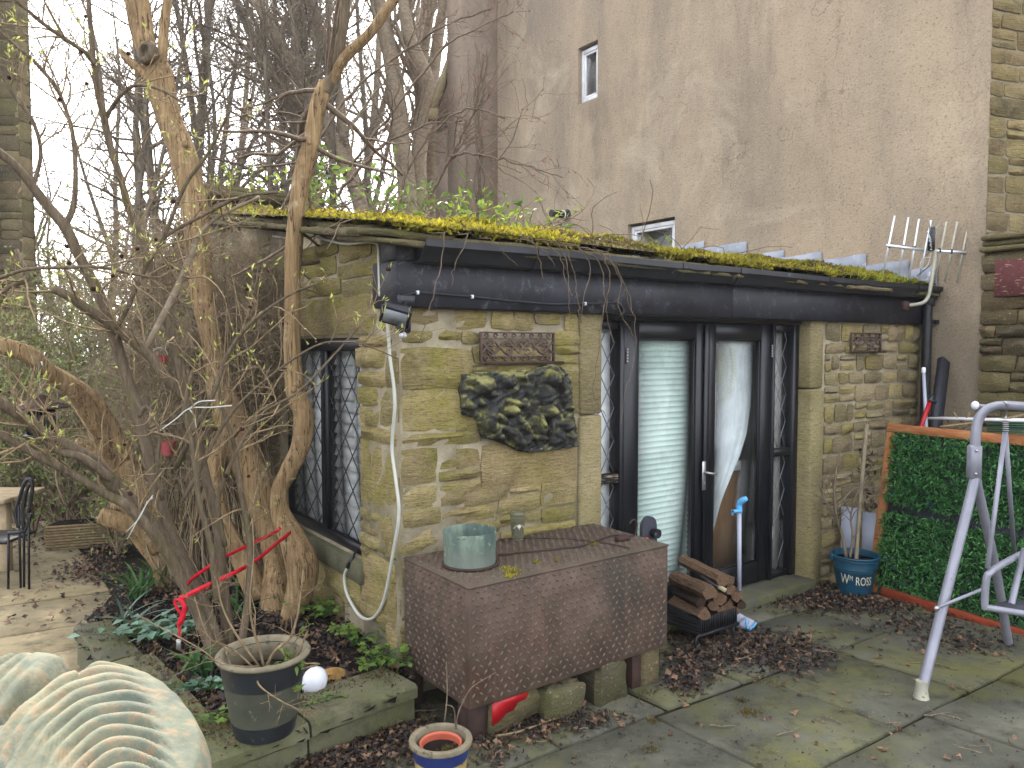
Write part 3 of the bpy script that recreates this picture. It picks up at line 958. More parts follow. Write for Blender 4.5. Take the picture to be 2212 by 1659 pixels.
def kerb(p0, p1, n, inward, z0, z1, wd, seed):
    """row of kerb slabs from p0 to p1 (outer top edge)"""
    r = np.random.default_rng(seed)
    p0 = np.array(p0); p1 = np.array(p1)
    d = unit(p1 - p0); L = np.linalg.norm(p1 - p0)
    cuts = np.cumsum(r.uniform(.8, 1.3, n)); cuts = np.concatenate([[0], cuts]) / cuts[-1] * L
    fr = Fr(p0, d, inward)
    for a, b in zip(cuts[:-1], cuts[1:]):
        m = 7; V = []
        w = wd * r.uniform(.85, 1.15); lift = r.uniform(-.008, .008)
        prof = [(0.015, z0), (0.02, z1 - .075), (-0.004, z1 - .06), (0.0, z1 - .012), (0.012, z1), (w * .5, z1 + .006), (w, z1 - .004), (w + .01, z1 - .06)]
        for i in range(m + 1):
            x = a + .006 + (b - a - .012) * i / m
            for yy, zz in prof:
                V.append(fr.p(x, yy + r.normal() * .004, zz + lift + r.normal() * .0025) if zz > z0 else fr.p(x, yy, zz))
        k = len(prof)
        q = [(i * k + j, (i + 1) * k + j, (i + 1) * k + j + 1, i * k + j + 1) for i in range(m) for j in range(k - 1)]
        MB().add(V, q, None, [list(range(k)), [m * k + j for j in range(k)][::-1]]).build('kerb_stone', M_KERB, bed, smooth=40)


def perp(p0, p1, toward):
    d = unit(np.array([p1[0] - p0[0], p1[1] - p0[1], 0])); n = np.array([-d[1], d[0], 0])
    return n if np.dot(n[:2], np.array(toward)[:2] - np.array(p0)[:2]) > 0 else -n


k0 = np.array([K0[0], K0[1], 0]); k1 = np.array([K1[0], K1[1], 0]); k2 = np.array([K2[0], K2[1], 0])
kerb(k0, k1, 2, perp(k0, k1, cen), -0.08, ZB, 0.27, 3)
kerb(k2, k0 + unit(k2 - k0) * .02, 3, perp(k2, k0, cen), -0.08, ZB - .004, 0.22, 4)

# ================================================================== stone helper
def stone(fr, x0, x1, z0, z1, seed, mat, parent, proud=0.012, gap=0.010, name='stone', rough=0.010, skew=0.010):
    r = np.random.default_rng(seed)
    nx = int(min(6, max(3, round((x1 - x0) / 0.07)))); nz = int(min(5, max(3, round((z1 - z0) / 0.06))))
    x0 += gap; x1 -= gap; z0 += gap; z1 -= gap
    if x1 - x0 < .02 or z1 - z0 < .015: return
    skew = min(skew, .09 * (z1 - z0))
    js = lambda: r.uniform(-skew, skew)
    c00 = (x0 + js(), z0 + js()); c10 = (x1 + js(), z0 + js()); c11 = (x1 + js(), z1 + js()); c01 = (x0 + js(), z1 + js())
    pr = proud + r.uniform(-.008, .012)
    tx, tz = r.uniform(-.012, .012, 2)
    V = []
    for j in range(nz + 1):
        for i in range(nx + 1):
            a = i / nx; b = j / nz
            if 0 < i < nx: a += r.uniform(-.12, .12) / nx
            if 0 < j < nz: b += r.uniform(-.12, .12) / nz
            x = (c00[0] * (1 - a) + c10[0] * a) * (1 - b) + (c01[0] * (1 - a) + c11[0] * a) * b
            z = (c00[1] * (1 - a) + c10[1] * a) * (1 - b) + (c01[1] * (1 - a) + c11[1] * a) * b
            edge = (i in (0, nx)) + (j in (0, nz))
            if edge == 2:
                ins = min(.012, .12 * (z1 - z0)); x += (0.5 - a) * ins; z += (0.5 - b) * ins
            elif edge:
                x += r.normal() * .0025; z += r.normal() * min(.0025, .03 * (z1 - z0))
            yv = pr + tx * (a - .5) + tz * (b - .5) + r.normal() * rough
            if edge: yv = pr * .35 - .006 + r.normal() * .002
            V.append((x, yv, z))
    W = nx + 1
    q = [(j * W + i, j * W + i + 1, (j + 1) * W + i + 1, (j + 1) * W + i) for j in range(nz) for i in range(nx)]
    rim = [i for i in range(W)] + [j * W + nx for j in range(1, nz + 1)] + [nz * W + i for i in range(nx - 1, -1, -1)] + [j * W for j in range(nz - 1, 0, -1)]
    n0 = len(V)
    for k in rim:
        V.append((V[k][0], -.05, V[k][2]))
    m = len(rim)
    q += [(rim[(k + 1) % m], rim[k], n0 + k, n0 + (k + 1) % m) for k in range(m)]
    Vw = fr.arr(V)
    if np.dot(np.cross(fr.ex, fr.ez), fr.ey) < 0:
        q = [f[::-1] for f in q]
    return MB().add(Vw, q).build(name, mat, parent, smooth=50)


def rubble(x0, x1, z0, z1, hr, wr, seed, excl=()):
    """coursed rubble layout: list of rectangles"""
    r = np.random.default_rng(seed); out = []
    z = z0
    while z < z1 - .02:
        h = min(r.uniform(*hr), z1 - z)
        if z1 - z - h < hr[0] * .6: h = z1 - z
        x = x0 - r.random() * wr[0] * .5
        while x < x1 - .01:
            w = r.uniform(*wr)
            if x1 - x - w < wr[0] * .6: w = x1 - x
            a, b = max(x, x0), min(x + w, x1)
            parts = [(a, b, z, z + h)]
            if h > hr[0] * 1.35 and r.random() < .35:
                f = r.uniform(.4, .6); parts = [(a, b, z, z + h * f), (a, b, z + h * f, z + h)]
            for p in parts:
                if not any(p[0] < e[1] - .02 and p[1] > e[0] + .02 and p[2] < e[3] - .02 and p[3] > e[2] + .02 for e in excl):
                    out.append(p)
            x += w
        z += h
    return out


# ================================================================== stone shed
shed = thing('stone_shed', C0, 'low sandstone outbuilding with mossy roof, black fascia and glazed double doors', 'outbuilding')
FASC = 2.0; DOOR0, DOOR1 = 1.4186, 3.631
JL, JR = 1.228, 3.817
# front wall
mb = MB()
mb.box(FRONT, 0.0, JL + .02, -.35, -.010, -.4, 2.12)
mb.box(FRONT, JR - .02, LEN - .002, -.35, -.010, -.6, 2.12)
mb.box(FRONT, JL + .021, JR - .021, -.34, -.14, FASC + .0, 2.115)
fwall = mb.build('front_wall', M_MORTAR, shed)
FST = [  # sighted stones of the left part of the front (u0,v0,u1,v1)
 (868, 668, 945, 702), (975, 670, 1050, 710), (1062, 672, 1110, 712), (1112, 674, 1150, 712), (1158, 674, 1211, 702), (1220, 676, 1250, 716),
 (866, 712, 936, 742), (948, 714, 996, 735), (998, 716, 1035, 742), (1198, 716, 1250, 744), (1198, 746, 1250, 766), (1200, 768, 1248, 788),
 (868, 752, 1018, 838), (1022, 788, 1180, 803), (1022, 745, 1190, 786), (1190, 790, 1248, 830), (1020, 806, 1110, 880), (1112, 806, 1248, 900), (866, 842, 1006, 930), (1010, 884, 1110, 945), (1112, 903, 1246, 950),
 (866, 934, 1040, 963), (868, 967, 944, 1045), (950, 974, 1036, 1014), (950, 1016, 1036, 1036), (950, 1038, 1038, 1064), (1043, 953, 1245, 1050),
 (868, 1050, 944, 1095), (950, 1066, 1002, 1092), (1006, 1054, 1098, 1088), (1102, 1042, 1168, 1066), (1170, 1036, 1244, 1088), (1076, 1069, 1168, 1106),
 (868, 1100, 950, 1140), (952, 1096, 1072, 1124), (1074, 1108, 1168, 1132), (1170, 1092, 1242, 1124), (866, 1144, 955, 1192), (957, 1128, 1080, 1160), (1084, 1136, 1242, 1160),
 (866, 1195, 960, 1262), (962, 1164, 1240, 1200), (866, 1266, 990, 1330), (964, 1204, 1240, 1262), (866, 1334, 990, 1420)]
for i, (u0, v0, u1, v1) in enumerate(FST):
    um = (u0 + u1) / 2
    x0, _ = front(u0, v0); x1, _ = front(u1, v0)
    zt = front(um, v0)[1]; zb = front(um, v1)[1]
    stone(FRONT, max(0.0, x0 - .006), min(JL, x1 + .006), zb - .004, zt + .004, 300 + i, M_STONE, fwall, proud=.014, gap=.003)
for i, (a, b, z0, z1) in enumerate(rubble(0.0, JL, -.05, .35, (.1, .16), (.16, .36), 77)):
    stone(FRONT, a, b, z0, z1, 380 + i, M_STONE, fwall)
for i, (a, b, z0, z1) in enumerate(rubble(JR + .03, LEN - .01, -.55, 2.0, (.085, .17), (.12, .34), 21)):
    stone(FRONT, a, b, z0, z1, 500 + i, M_STONE_B if i % 3 else M_STONE, fwall, proud=.018, gap=.010, rough=.009)
# dressed jambs
for a, b, z0, z1, k in ((JL + .006, DOOR0 - .003, -.4, 1.372, 0), (JL + .006, DOOR0 - .003, 1.380, FASC + .1, 1)):
    MB().cbox(FRONT, a, b, -.30, .012 - k * .003, z0, z1, .012).build('jamb_stone', M_QUOIN, fwall)
for z0, z1, dy in ((-.5, 1.455, .022), (1.465, FASC + .1, .010)):
    MB().cbox(FRONT, DOOR1 + .003, JR, -.30, dy, z0, z1, .016).build('jamb_stone', M_QUOIN, fwall)
MB().box(FRONT, JR + .001, JR + .028, -.2, -.004, -.5, FASC).build('pointing_strip', M_MORTAR, fwall)
MB().cbox(FRONT, DOOR0, DOOR1, -.36, .10, -.35, -.052, .012).build('door_step', M_FLAG, fwall)

# side wall with window opening, a dark doorway and a far window behind the shrub
W0, W1, WZ0, WZ1 = 0.466, 1.80, 0.575, 1.85
mb = MB()
ROOF0, RS = 2.36, 0.152           # roof underside at s=0 and its rise per metre
def zr(s): return ROOF0 + RS * s if s < 3.6 else ROOF0 + RS * 3.6 - (s - 3.6) * 0.30
OPEN = [(W0, W1, WZ0, WZ1), (3.1, 3.95, -.5, 1.75), (5.35, 6.0, .55, 1.75)]
cuts = sorted({0.0, 3.6, 7.25, *[o[0] for o in OPEN], *[o[1] for o in OPEN]})
for a, b in zip(cuts[:-1], cuts[1:]):
    op = [o for o in OPEN if o[0] <= a + 1e-6 and o[1] >= b - 1e-6]
    segs = [(-.5, None)] if not op else [(-.5, op[0][2]), (op[0][3], None)]
    for z0, z1 in segs:
        if z1 is not None and z1 - z0 < .02: continue
        v = [(a, -.35, z0), (b, -.35, z0), (b, -.010, z0), (a, -.010, z0)]
        zt = (zr(a) - .03, zr(b) - .03) if z1 is None else (z1, z1)
        v += [(a, -.35, zt[0]), (b, -.35, zt[1]), (b, -.010, zt[1]), (a, -.010, zt[0])]
        mb.hexa(SIDE.arr(v))
swall = mb.build('side_wall', M_MORTAR, shed)
SST = [(776, 724, 845, 748), (770, 750, 830, 798), (773, 802, 838, 834), (773, 838, 816, 874), (776, 878, 818, 922), (782, 926, 856, 954),
 (778, 958, 858, 1098), (832, 752, 858, 836), (820, 840, 858, 922), (778, 1102, 820, 1125), (778, 1131, 820, 1153), (778, 1155, 820, 1184), (822, 1116, 858, 1198),
 (782, 1200, 855, 1262), (780, 1176, 800, 1198), (806, 1186, 856, 1198), (700, 1218, 778, 1290), (780, 1264, 856, 1324), (640, 1200, 698, 1260), (740, 1294, 852, 1336), (834, 1330, 858, 1400), (640, 1264, 740, 1330),
 (640, 640, 820, 724), (650, 604, 735, 640), (738, 600, 815, 640), (660, 560, 724, 600), (728, 566, 812, 598), (650, 530, 728, 558), (732, 524, 800, 562), (804, 530, 818, 596), (640, 560, 656, 600), (822, 655, 858, 722), (822, 600, 858, 652)]
for i, (u0, v0, u1, v1) in enumerate(SST):
    um = (u0 + u1) / 2
    a, _ = side(u0, v0); b, _ = side(u1, v0)
    zt = side(um, v0)[1]; zb = side(um, v1)[1]
    a, b = min(a, b), max(a, b)
    stone(SIDE, max(0.0, a - .006), b + .006, zb - .004, min(zt + .004, zr(a) - .02), 700 + i, M_STONE, swall, proud=.014, gap=.003)
for i, (a, b, z0, z1) in enumerate(rubble(1.82, 7.2, -.4, 1.82, (.10, .2), (.18, .5), 33, OPEN)):
    stone(SIDE, a, b, z0, z1, 800 + i, M_STONE_B, swall)
for i, (a, b, z0, z1) in enumerate(rubble(1.62, 5.2, 1.84, 2.75, (.10, .18), (.2, .5), 34)):
    if z1 < zr((a + b) / 2) - .06: stone(SIDE, a, b, z0, z1, 950 + i, M_STONE_B, swall)
MB().cbox(SIDE, W0 - .05, W1 + .06, -.28, .035, WZ0 - .13, WZ0, .012).build('window_sill', M_KERB, swall)
MB().cbox(SIDE, 6.05, 6.4, -.28, .06, -.5, 1.6, .02).build('jamb_stone', M_PILLAR, swall)
MB().box(SIDE, 3.1, 3.95, -.30, -.26, -.5, 1.75).build('side_door', M_JOIN, shed)
# back and inside walls, floor, ceiling
mb = MB()
mb.box(FRONT, 0.36, LEN, -7.25, -7.0, -.5, 2.0)
mb.build('back_wall', M_INWALL, shed)
MB().box(FRONT, .36, LEN - .01, -6.9, -.36, -.6, -.1).build('room_floor', M_INWALL, shed)
MB().box(FRONT, .36, LEN - .01, -1.7, -1.6, -.1, 2.2).build('partition', M_INWALL, shed)


def lattice(fr, x0, x1, z0, z1, nx, pz, w, y, th=.004):
    """diamond cames: bars clipped to the pane, joined into one mesh"""
    mb = MB(); px = (x1 - x0) / nx; k = pz / px
    W = x1 - x0
    for sgn in (1, -1):
        c = z0 - abs(k) * W - pz
        while c < z1 + abs(k) * W + pz:
            # z = c + sgn*k*(x-x0)
            pts = []
            for x in (x0, x1):
                z = c + sgn * k * (x - x0)
                if z0 <= z <= z1: pts.append((x, z))
            for z in (z0, z1):
                x = x0 + (z - c) / (sgn * k)
                if x0 < x < x1: pts.append((x, z))
            if len(pts) >= 2:
                a, b = pts[0], pts[1]
                if math.hypot(a[0] - b[0], a[1] - b[1]) > .01:
                    mb.bar(fr.p(a[0], y + .0006 * sgn, a[1]), fr.p(b[0], y + .0006 * sgn, b[1]), w, th, ref=fr.ey) if False else mb.bar(fr.p(a[0], y + .0006 * sgn, a[1]), fr.p(b[0], y + .0006 * sgn, b[1]), th, w, ref=np.cross(fr.ey, fr.p(b[0], 0, b[1]) - fr.p(a[0], 0, a[1])))
            c += pz
    return mb


def pane(fr, x0, x1, z0, z1, y, parent, mat=None):
    return MB().box(fr, x0, x1, y - .002, y + .002, z0, z1).build('pane', mat or M_GLASS, parent)


# side window: black timber frame, two leaded lights
mb = MB()
y0, y1 = -.085, -.05
mb.cbox(SIDE, W0, W0 + .06, y0, y1, WZ0, WZ1); mb.cbox(SIDE, W1 - .04, W1, y0, y1, WZ0, WZ1)
mb.cbox(SIDE, W0 + .061, W1 - .041, y0, y1 + .01, WZ0, WZ0 + .06); mb.cbox(SIDE, W0 + .061, W1 - .041, y0, y1 + .02, WZ1 - .08, WZ1 - .001)
MUL = 1.06
mb.cbox(SIDE, MUL, MUL + .07, y0, y1 + .008, WZ0 + .061, WZ1 - .081); mb.cbox(SIDE, MUL + .105, MUL + .13, y0, y1 - .006, WZ0 + .061, WZ1 - .081)
win = mb.build('window', M_JOIN, shed)
for a, b in ((W0 + .061, MUL - .001), (MUL + .131, W1 - .041)):
    pane(SIDE, a, b, WZ0 + .061, WZ1 - .081, -.076, win)
    lattice(SIDE, a, b, WZ0 + .061, WZ1 - .081, 2.6, .21, .0075, -.070).build('lead_lattice', M_CAME_D, win)
w2 = MB(); w2.cbox(SIDE, 5.35, 5.4, -.14, -.08, .55, 1.75); w2.cbox(SIDE, 5.95, 6.0, -.14, -.08, .55, 1.75); w2.cbox(SIDE, 5.401, 5.949, -.14, -.08, .55, .6)
w2 = w2.build('window', M_JOIN, shed)
pane(SIDE, 5.4, 5.95, .6, 1.75, -.11, w2)
lattice(SIDE, 5.4, 5.95, .6, 1.75, 3, .22, .012, -.104).build('lead_lattice', M_CAME_D, w2)
MB().box(SIDE, 5.36, 5.99, -.25, -.2, .55, 1.75).build('white_board', M_PLEAT, w2)

# pleated blinds in the side window (each light has its own)
def pleats(fr, x0, x1, z0, z1, n, y, name, mat, label, group=None):
    th = thing(name, fr.p((x0 + x1) / 2, y, z0), label, 'blind', group)
    h = (z1 - z0) / n
    for i in range(n):
        z = z0 + i * h
        v = [(x0, y, z), (x1, y, z), (x1, y - .028, z + h * .02), (x0, y - .028, z + h * .02), (x0, y - .030, z + h * .98), (x1, y - .030, z + h * .98), (x1, y - .034, z + h * .99), (x0, y - .034, z + h * .99)]
        mb = MB().add(fr.arr([(x0, y, z), (x1, y, z), (x1, y - .03, z + h), (x0, y - .03, z + h), (x0, y - .004, z), (x1, y - .004, z), (x1, y - .034, z + h), (x0, y - .034, z + h)]), MB.BQ)
        mb.build('slat', mat, th)
    return th


pleats(SIDE, W0 + .02, MUL + .01, WZ0 + .03, WZ1 - .02, 17, -.092, 'pleated_blind', M_PLEAT, 'white pleated blind behind the right light of the leaded side window')
pleats(SIDE, MUL + .14, W1 - .03, WZ0 + .03, WZ1 - .02, 17, -.092, 'pleated_blind', M_PLEAT, 'white pleated blind behind the left leaded light, half hidden by the trunk')

# ------------------------------------------------------------------ front door set
YD0, YD1 = -.185, -.12
ZS = -.048; ZH = 1.972
T = [DOOR0, 1.714, 2.521, 3.313, DOOR1]
mb = MB()
mb.cbox(FRONT, DOOR0, DOOR1, YD0 - .02, -.07, ZH, FASC + .09, .006)
mb.cbox(FRONT, 1.672, T[1] - .003, YD0 - .02, YD1 + .02, ZS, ZH - .001)       # post between sidelight and door
mb.cbox(FRONT, T[3] + .002, T[3] + .03, YD0 - .02, YD1 + .015, ZS, ZH - .001)
mb.cbox(FRONT, DOOR1 - .074, DOOR1 - .002, YD0 - .02, YD1 + .03, ZS, ZH - .001)
mb.cbox(FRONT, DOOR0 + .001, 1.671, YD0, YD1, ZH - .06, ZH - .0015); mb.cbox(FRONT, T[3] + .031, DOOR1 - .075, YD0, YD1, ZH - .06, ZH - .0015)
mb.cbox(FRONT, T[3] + .031, DOOR1 - .075, YD0, YD1, ZS, ZS + .05)
dframe = mb.build('door_frame', M_JOIN, shed)
# sidelights
def sidelight(x0, x1, zbar, barmat, seed):
    bar = MB().cbox(FRONT, x0 + .001, x1 - .001, YD0 + .01, YD1 + .015, zbar - .03, zbar + .03, .006)
    sl = bar.build('sidelight', barmat, shed)
    for a, b in ((zbar + .032, ZH - .061), (ZS + .051, zbar - .032)):
        pane(FRONT, x0, x1, a, b, -.160, sl)
        lattice(FRONT, x0 + .004, x1 - .004, a, b, 2.0, .215, .0065, -.154).build('lead_lattice', M_CAME, sl)
sidelight(DOOR0 + .002, 1.671, front(1320, 1034, -.12)[1], M_FLAKE, 1)
sidelight(T[3] + .031, DOOR1 - .075, front(1685, 977, -.12)[1], M_JOIN, 2)
tag(MB().box(FRONT, DOOR0 + .01, 1.70, -.205, -.2, ZS, ZH).build('net_curtain', M_PLEAT), 'grey-white net curtain behind the left leaded sidelight', 'curtain')
tag(MB().box(FRONT, T[3] + .02, DOOR1 - .02, -.205, -.2, ZS, ZH).build('net_curtain', simple('dingy_net', '#a39f96', '#bab6ae', 5, .8, .2)), 'dingy net curtain behind the right leaded sidelight', 'curtain')
# doors
def door(x0, x1, g0, g1, label=None):
    gz0, gz1 = .122, 1.849
    mb = MB()
    mb.cbox(FRONT, x0 + .002, g0, YD0, YD1, ZS + .012, ZH - .003); mb.cbox(FRONT, g1, x1 - .002, YD0, YD1, ZS + .012, ZH - .003)
    mb.cbox(FRONT, g0 + .0005, g1 - .0005, YD0 + .002, YD1 - .002, gz1, ZH - .004); mb.cbox(FRONT, g0 + .0005, g1 - .0005, YD0 + .002, YD1 - .002, ZS + .013, gz0)
    d = mb.build('door', M_JOIN, shed)
    b = MB()
    for a in ((g0, g0 + .012, gz0, gz1), (g1 - .012, g1, gz0, gz1), (g0 + .0125, g1 - .0125, gz0, gz0 + .012), (g0 + .0125, g1 - .0125, gz1 - .012, gz1)):
        b.cbox(FRONT, a[0], a[1], -.152, -.135, a[2], a[3], .003)
    b.build('glazing_bead', M_JOIN, d)
    pane(FRONT, g0, g1, gz0, gz1, -.157, d)
    return d
dl = door(T[1], T[2] + .012, 1.864, 2.436)
dr = door(T[2] + .012, T[3], 2.648, 3.184)
# astragal over the meeting stiles
MB().cbox(FRONT, T[2] - .012, T[2] + .042, YD1 + .001, YD1 + .018, ZS + .02, ZH - .02).build('meeting_bead', M_JOIN, dl)
hx, hz = front(1520, 1026, -.1)
hb = MB(); hb.cbox(FRONT, hx - .02, hx + .02, YD1 + .019, YD1 + .027, hz - .11, hz + .10, .004)
hd = hb.build('door_handle', M_STEEL, dl)
hb = MB(); hb.tube([FRONT.p(hx, YD1 + .025, hz + .02), FRONT.p(hx, YD1 + .06, hz + .02), FRONT.p(hx + .03, YD1 + .066, hz + .012), FRONT.p(hx + .075, YD1 + .064, hz + .004), FRONT.p(hx + .10, YD1 + .06, hz + .012)], [.010, .010, .011, .011, .009], 8)
MB_ = hb.build('lever', M_STEEL, dl, smooth=True)
MB().cbox(FRONT, hx - .006, hx + .006, YD1 + .0275, YD1 + .031, hz - .075, hz - .05, .002).build('keyhole_cover', M_STEEL, dl)
for u, v, par in ((1355, 768, dl), (1668, 758, dr), (1668, 1150, dr)):
    a, z = front(u, v, -.11)
    m_ = MB()
    for k in range(5):
        m_.tube([FRONT.p(a, YD1 + .010, z - .05 + k * .02), FRONT.p(a, YD1 + .010, z - .032 + k * .02)], .008, 8)
    m_.build('hinge', M_STEEL, par)

# mint venetian blind behind the left door
vb = thing('venetian_blind', FRONT.p(2.15, -.22, .1), 'pale mint venetian blind closed behind the left glass door', 'blind')
sl = MB(); n = 45; x0, x1 = 1.85, 2.45
prof = [(0.0, 0.0), (.010, .010), (.012, .022), (.008, .034), (.001, .042)]
V = []
for i in range(2):
    for dy in (0, .002):
        V += [((0, x1 - x0)[i], -p[0] - dy + .004, p[1]) for p in prof]
k = 5
q = [(j, j + 1, 2 * k + j + 1, 2 * k + j) for j in range(k - 1)] + [(k + j + 1, k + j, 3 * k + j, 3 * k + j + 1) for j in range(k - 1)]
fr = Fr((0, 0, 0), D1, -D2)
slme, _ = MB().add(fr.arr(V), q).data('slat', np.zeros(3), smooth=True)
slme.materials.append(M_BLIND)
for i in range(n):
    linked('slat', slme, FRONT.p(x0, -.195, .11 + i * .0395), vb)
MB().cbox(FRONT, x0, x1, -.22, -.187, .085, .107, .004).build('bottom_rail', M_BLIND, vb)
MB().cbox(FRONT, x0, x1, -.225, -.187, 1.888, 1.92, .004).build('head_rail', M_BLIND, vb)

# curtain swept aside behind the right door, with a round lace panel
cu = MB(); NXc, NZc = 46, 40; V = []
gx0, gx1 = 2.63, 3.19
for j in range(NZc + 1):
    f = j / NZc
    z = 1.90 - f * 1.72
    right = gx0 + (gx1 - gx0) * float(np.interp(f, [0, .2, .33, .45, .55, .65, .75, .86, 1], [1, .99, .97, .90, .76, .56, .36, .20, .10]))
    for i in range(NXc + 1):
        a = i / NXc
        x = gx0 + (right - gx0) * a
        fold = .012 * math.sin(a * 34 + f * 3) * (.35 + .65 * f) + .006 * math.sin(a * 71 + 1)
        V.append((x, -.205 + fold, z))
q = [(j * (NXc + 1) + i, j * (NXc + 1) + i + 1, (j + 1) * (NXc + 1) + i + 1, (j + 1) * (NXc + 1) + i) for j in range(NZc) for i in range(NXc)]
curtain = cu.add(FRONT.arr(V), q).build('curtain', M_CURTAIN, smooth=True)
tag(curtain, 'white curtain swept to the left behind the right glass door', 'curtain')
lace = MB(); cx_, cz_ = 2.66, 1.64
V = []; tt = []
for ring, (ra, rb, m) in enumerate(((.15, .20, 22), (.21, .26, 28), (.27, .32, 34))):
    for i in range(m):
        a = -math.pi / 2 + math.pi * (i + .5) / m
        b0 = a - .5 * math.pi / m * .8; b1 = a + .5 * math.pi / m * .8
        n0 = len(V)
        V += [(cx_ + ra * math.cos(b0), -.182, cz_ + ra * math.sin(b0)), (cx_ + ra * math.cos(b1), -.182, cz_ + ra * math.sin(b1)), (cx_ + rb * math.cos(a), -.178, cz_ + rb * math.sin(a))]
        tt.append((n0, n0 + 1, n0 + 2))
V = [(x, y, min(z, 1.84)) for x, y, z in V]
lace.add(FRONT.arr(V), None, tt)
n_ = 20
ring = [(cx_, -.1825, cz_)] + [(cx_ + .15 * math.cos(-math.pi / 2 + math.pi * i / n_), -.1825, cz_ + .15 * math.sin(-math.pi / 2 + math.pi * i / n_)) for i in range(n_ + 1)]
lace.add(FRONT.arr(ring), None, [(0, i, i + 1) for i in range(1, n_ + 1)])
lace.build('lace_panel', M_LACE, curtain)
# things standing inside the right door
MB_ = MB().box(FRONT, 2.62, 3.22, -.36, -.33, -.09, .80)
tag(MB_.build('brown_board', M_INWOOD), 'brown wooden panel standing behind the right glass door', 'board')
tag(MB().cbox(FRONT, 2.64, 3.22, -.345, -.32, .81, .89, .006).build('white_shelf_edge', M_WHITE), 'white ledge along the top of the brown panel inside the door', 'ledge')

# ------------------------------------------------------------------ fascia beam, gutter, roof
mb = MB()
mb.cbox(FRONT, -.035, 2.60, -.22, .062, FASC, 2.235, .006); mb.cbox(FRONT, 2.603, LEN + .0, -.22, .060, FASC + .001, 2.235, .006)
fascia = mb.build('fascia', M_BLACK, shed)
MB().cbox(FRONT, -.034, 5.385, -.12, .05, 2.237, 2.36, .004).build('fascia_packing', M_BLACK, shed)
# ogee gutter profile swept along the front
prof = [(.062, 2.335), (.062, 2.225), (.10, 2.222), (.135, 2.232), (.150, 2.262), (.168, 2.285), (.185, 2.300), (.186, 2.335), (.178, 2.335), (.177, 2.305), (.160, 2.292), (.142, 2.268), (.128, 2.242), (.10, 2.232), (.070, 2.235), (.070, 2.335)]
def gutter(x0, x1, dz0, dz1, scale=1.0):
    V = []
    for x, dz in ((x0, dz0), (x1, dz1)):
        V += [(x, .062 + (p[0] - .062) * scale, p[1] + dz) for p in prof]
    k = len(prof)
    q = [(i, (i + 1) % k, k + (i + 1) % k, k + i) for i in range(k)]
    return MB().add(FRONT.arr(V), q, None, [list(range(k)), list(range(k, 2 * k))])
cutsg = [0.08] + [front(u, 560, .18)[0] for u in (1172, 1482, 1607, 1798, 1990)] + [5.62]
for i, (a, b) in enumerate(zip(cutsg[:-1], cutsg[1:])):
    gut = gutter(a, b, (0, .006, -.004, .004, -.006, 0)[i], (.006, -.004, .004, -.006, 0, .003)[i]).build('gutter_length', M_PLASTIC_BLACK, shed, smooth=35)
    if i: gutter(a - .035, a + .035, .0, .0, 1.045).build('gutter_union', M_PLASTIC_BLACK, gut, smooth=35)
gutter(.062, .079, 0, 0, 1.05).build('gutter_stop_end', M_PLASTIC_BLACK, gut, smooth=35)
# downpipe
dp = [HOUSE.p(-.10, .10, z) for z in (2.20, 2.0, 1.2, .4, -.45)]
m_ = MB().tube(dp, .042, 14)
m_.tube([FRONT.p(5.30, .12, 2.235), FRONT.p(5.30, .12, 2.18), dp[0] + np.array([0, 0, -.02])], .042, 14)
pipe = m_.build('downpipe', M_PLASTIC_BLACK, shed, smooth=35)
m_ = MB()
for z in (2.02, 0.9): m_.tube([HOUSE.p(-.10, .10, z - .02), HOUSE.p(-.10, .10, z + .02)], .049, 14); m_.box(HOUSE, -.16, -.04, .0, .06, z - .018, z + .018)
m_.build('pipe_clip', M_PLASTIC_BLACK, pipe, smooth=35)

# roof: bumpy mossy bed of stone slates
rf = MB(); NXr, NYr = 150, 90; V = []
rr = np.random.default_rng(5)
ph = rr.uniform(0, 6, 8)
def rb(x, s):
    return .030 * math.sin(x * 2.1 + ph[0] + s) + .022 * math.sin(x * 5.3 + s * 3.1 + ph[1]) + .016 * math.sin(x * 11 - s * 8 + ph[2]) + .012 * math.sin(s * 17 + x * 4 + ph[3])
def roofz(x, s):
    base = ROOF0 + .07 + RS * s if s < 3.6 else ROOF0 + .07 + RS * 3.6 - (s - 3.6) * .30
    base += -.055 * max(0, x) / LEN + .022 * max(0, x) / LEN * min(max(s, 0), 3.6)
    e = min(1, max(0, (s + .13) / .3)) * min(1, max(0, (x + .16) / .25))
    return base + (rb(x, s) * .85 + .03) * e
for j in range(NYr + 1):
    s = -.13 + 7.4 * (j / NYr) ** 1.4
    for i in range(NXr + 1):
        x = -.16 + (LEN + .15) * i / NXr
        V.append((x, -s, roofz(x, s)))
q = [(j * (NXr + 1) + i, j * (NXr + 1) + i + 1, (j + 1) * (NXr + 1) + i + 1, (j + 1) * (NXr + 1) + i) for j in range(NYr) for i in range(NXr)]
roof = rf.add(FRONT.arr(V), [f for f in q]).build('roof', M_ROOF, shed, smooth=True)
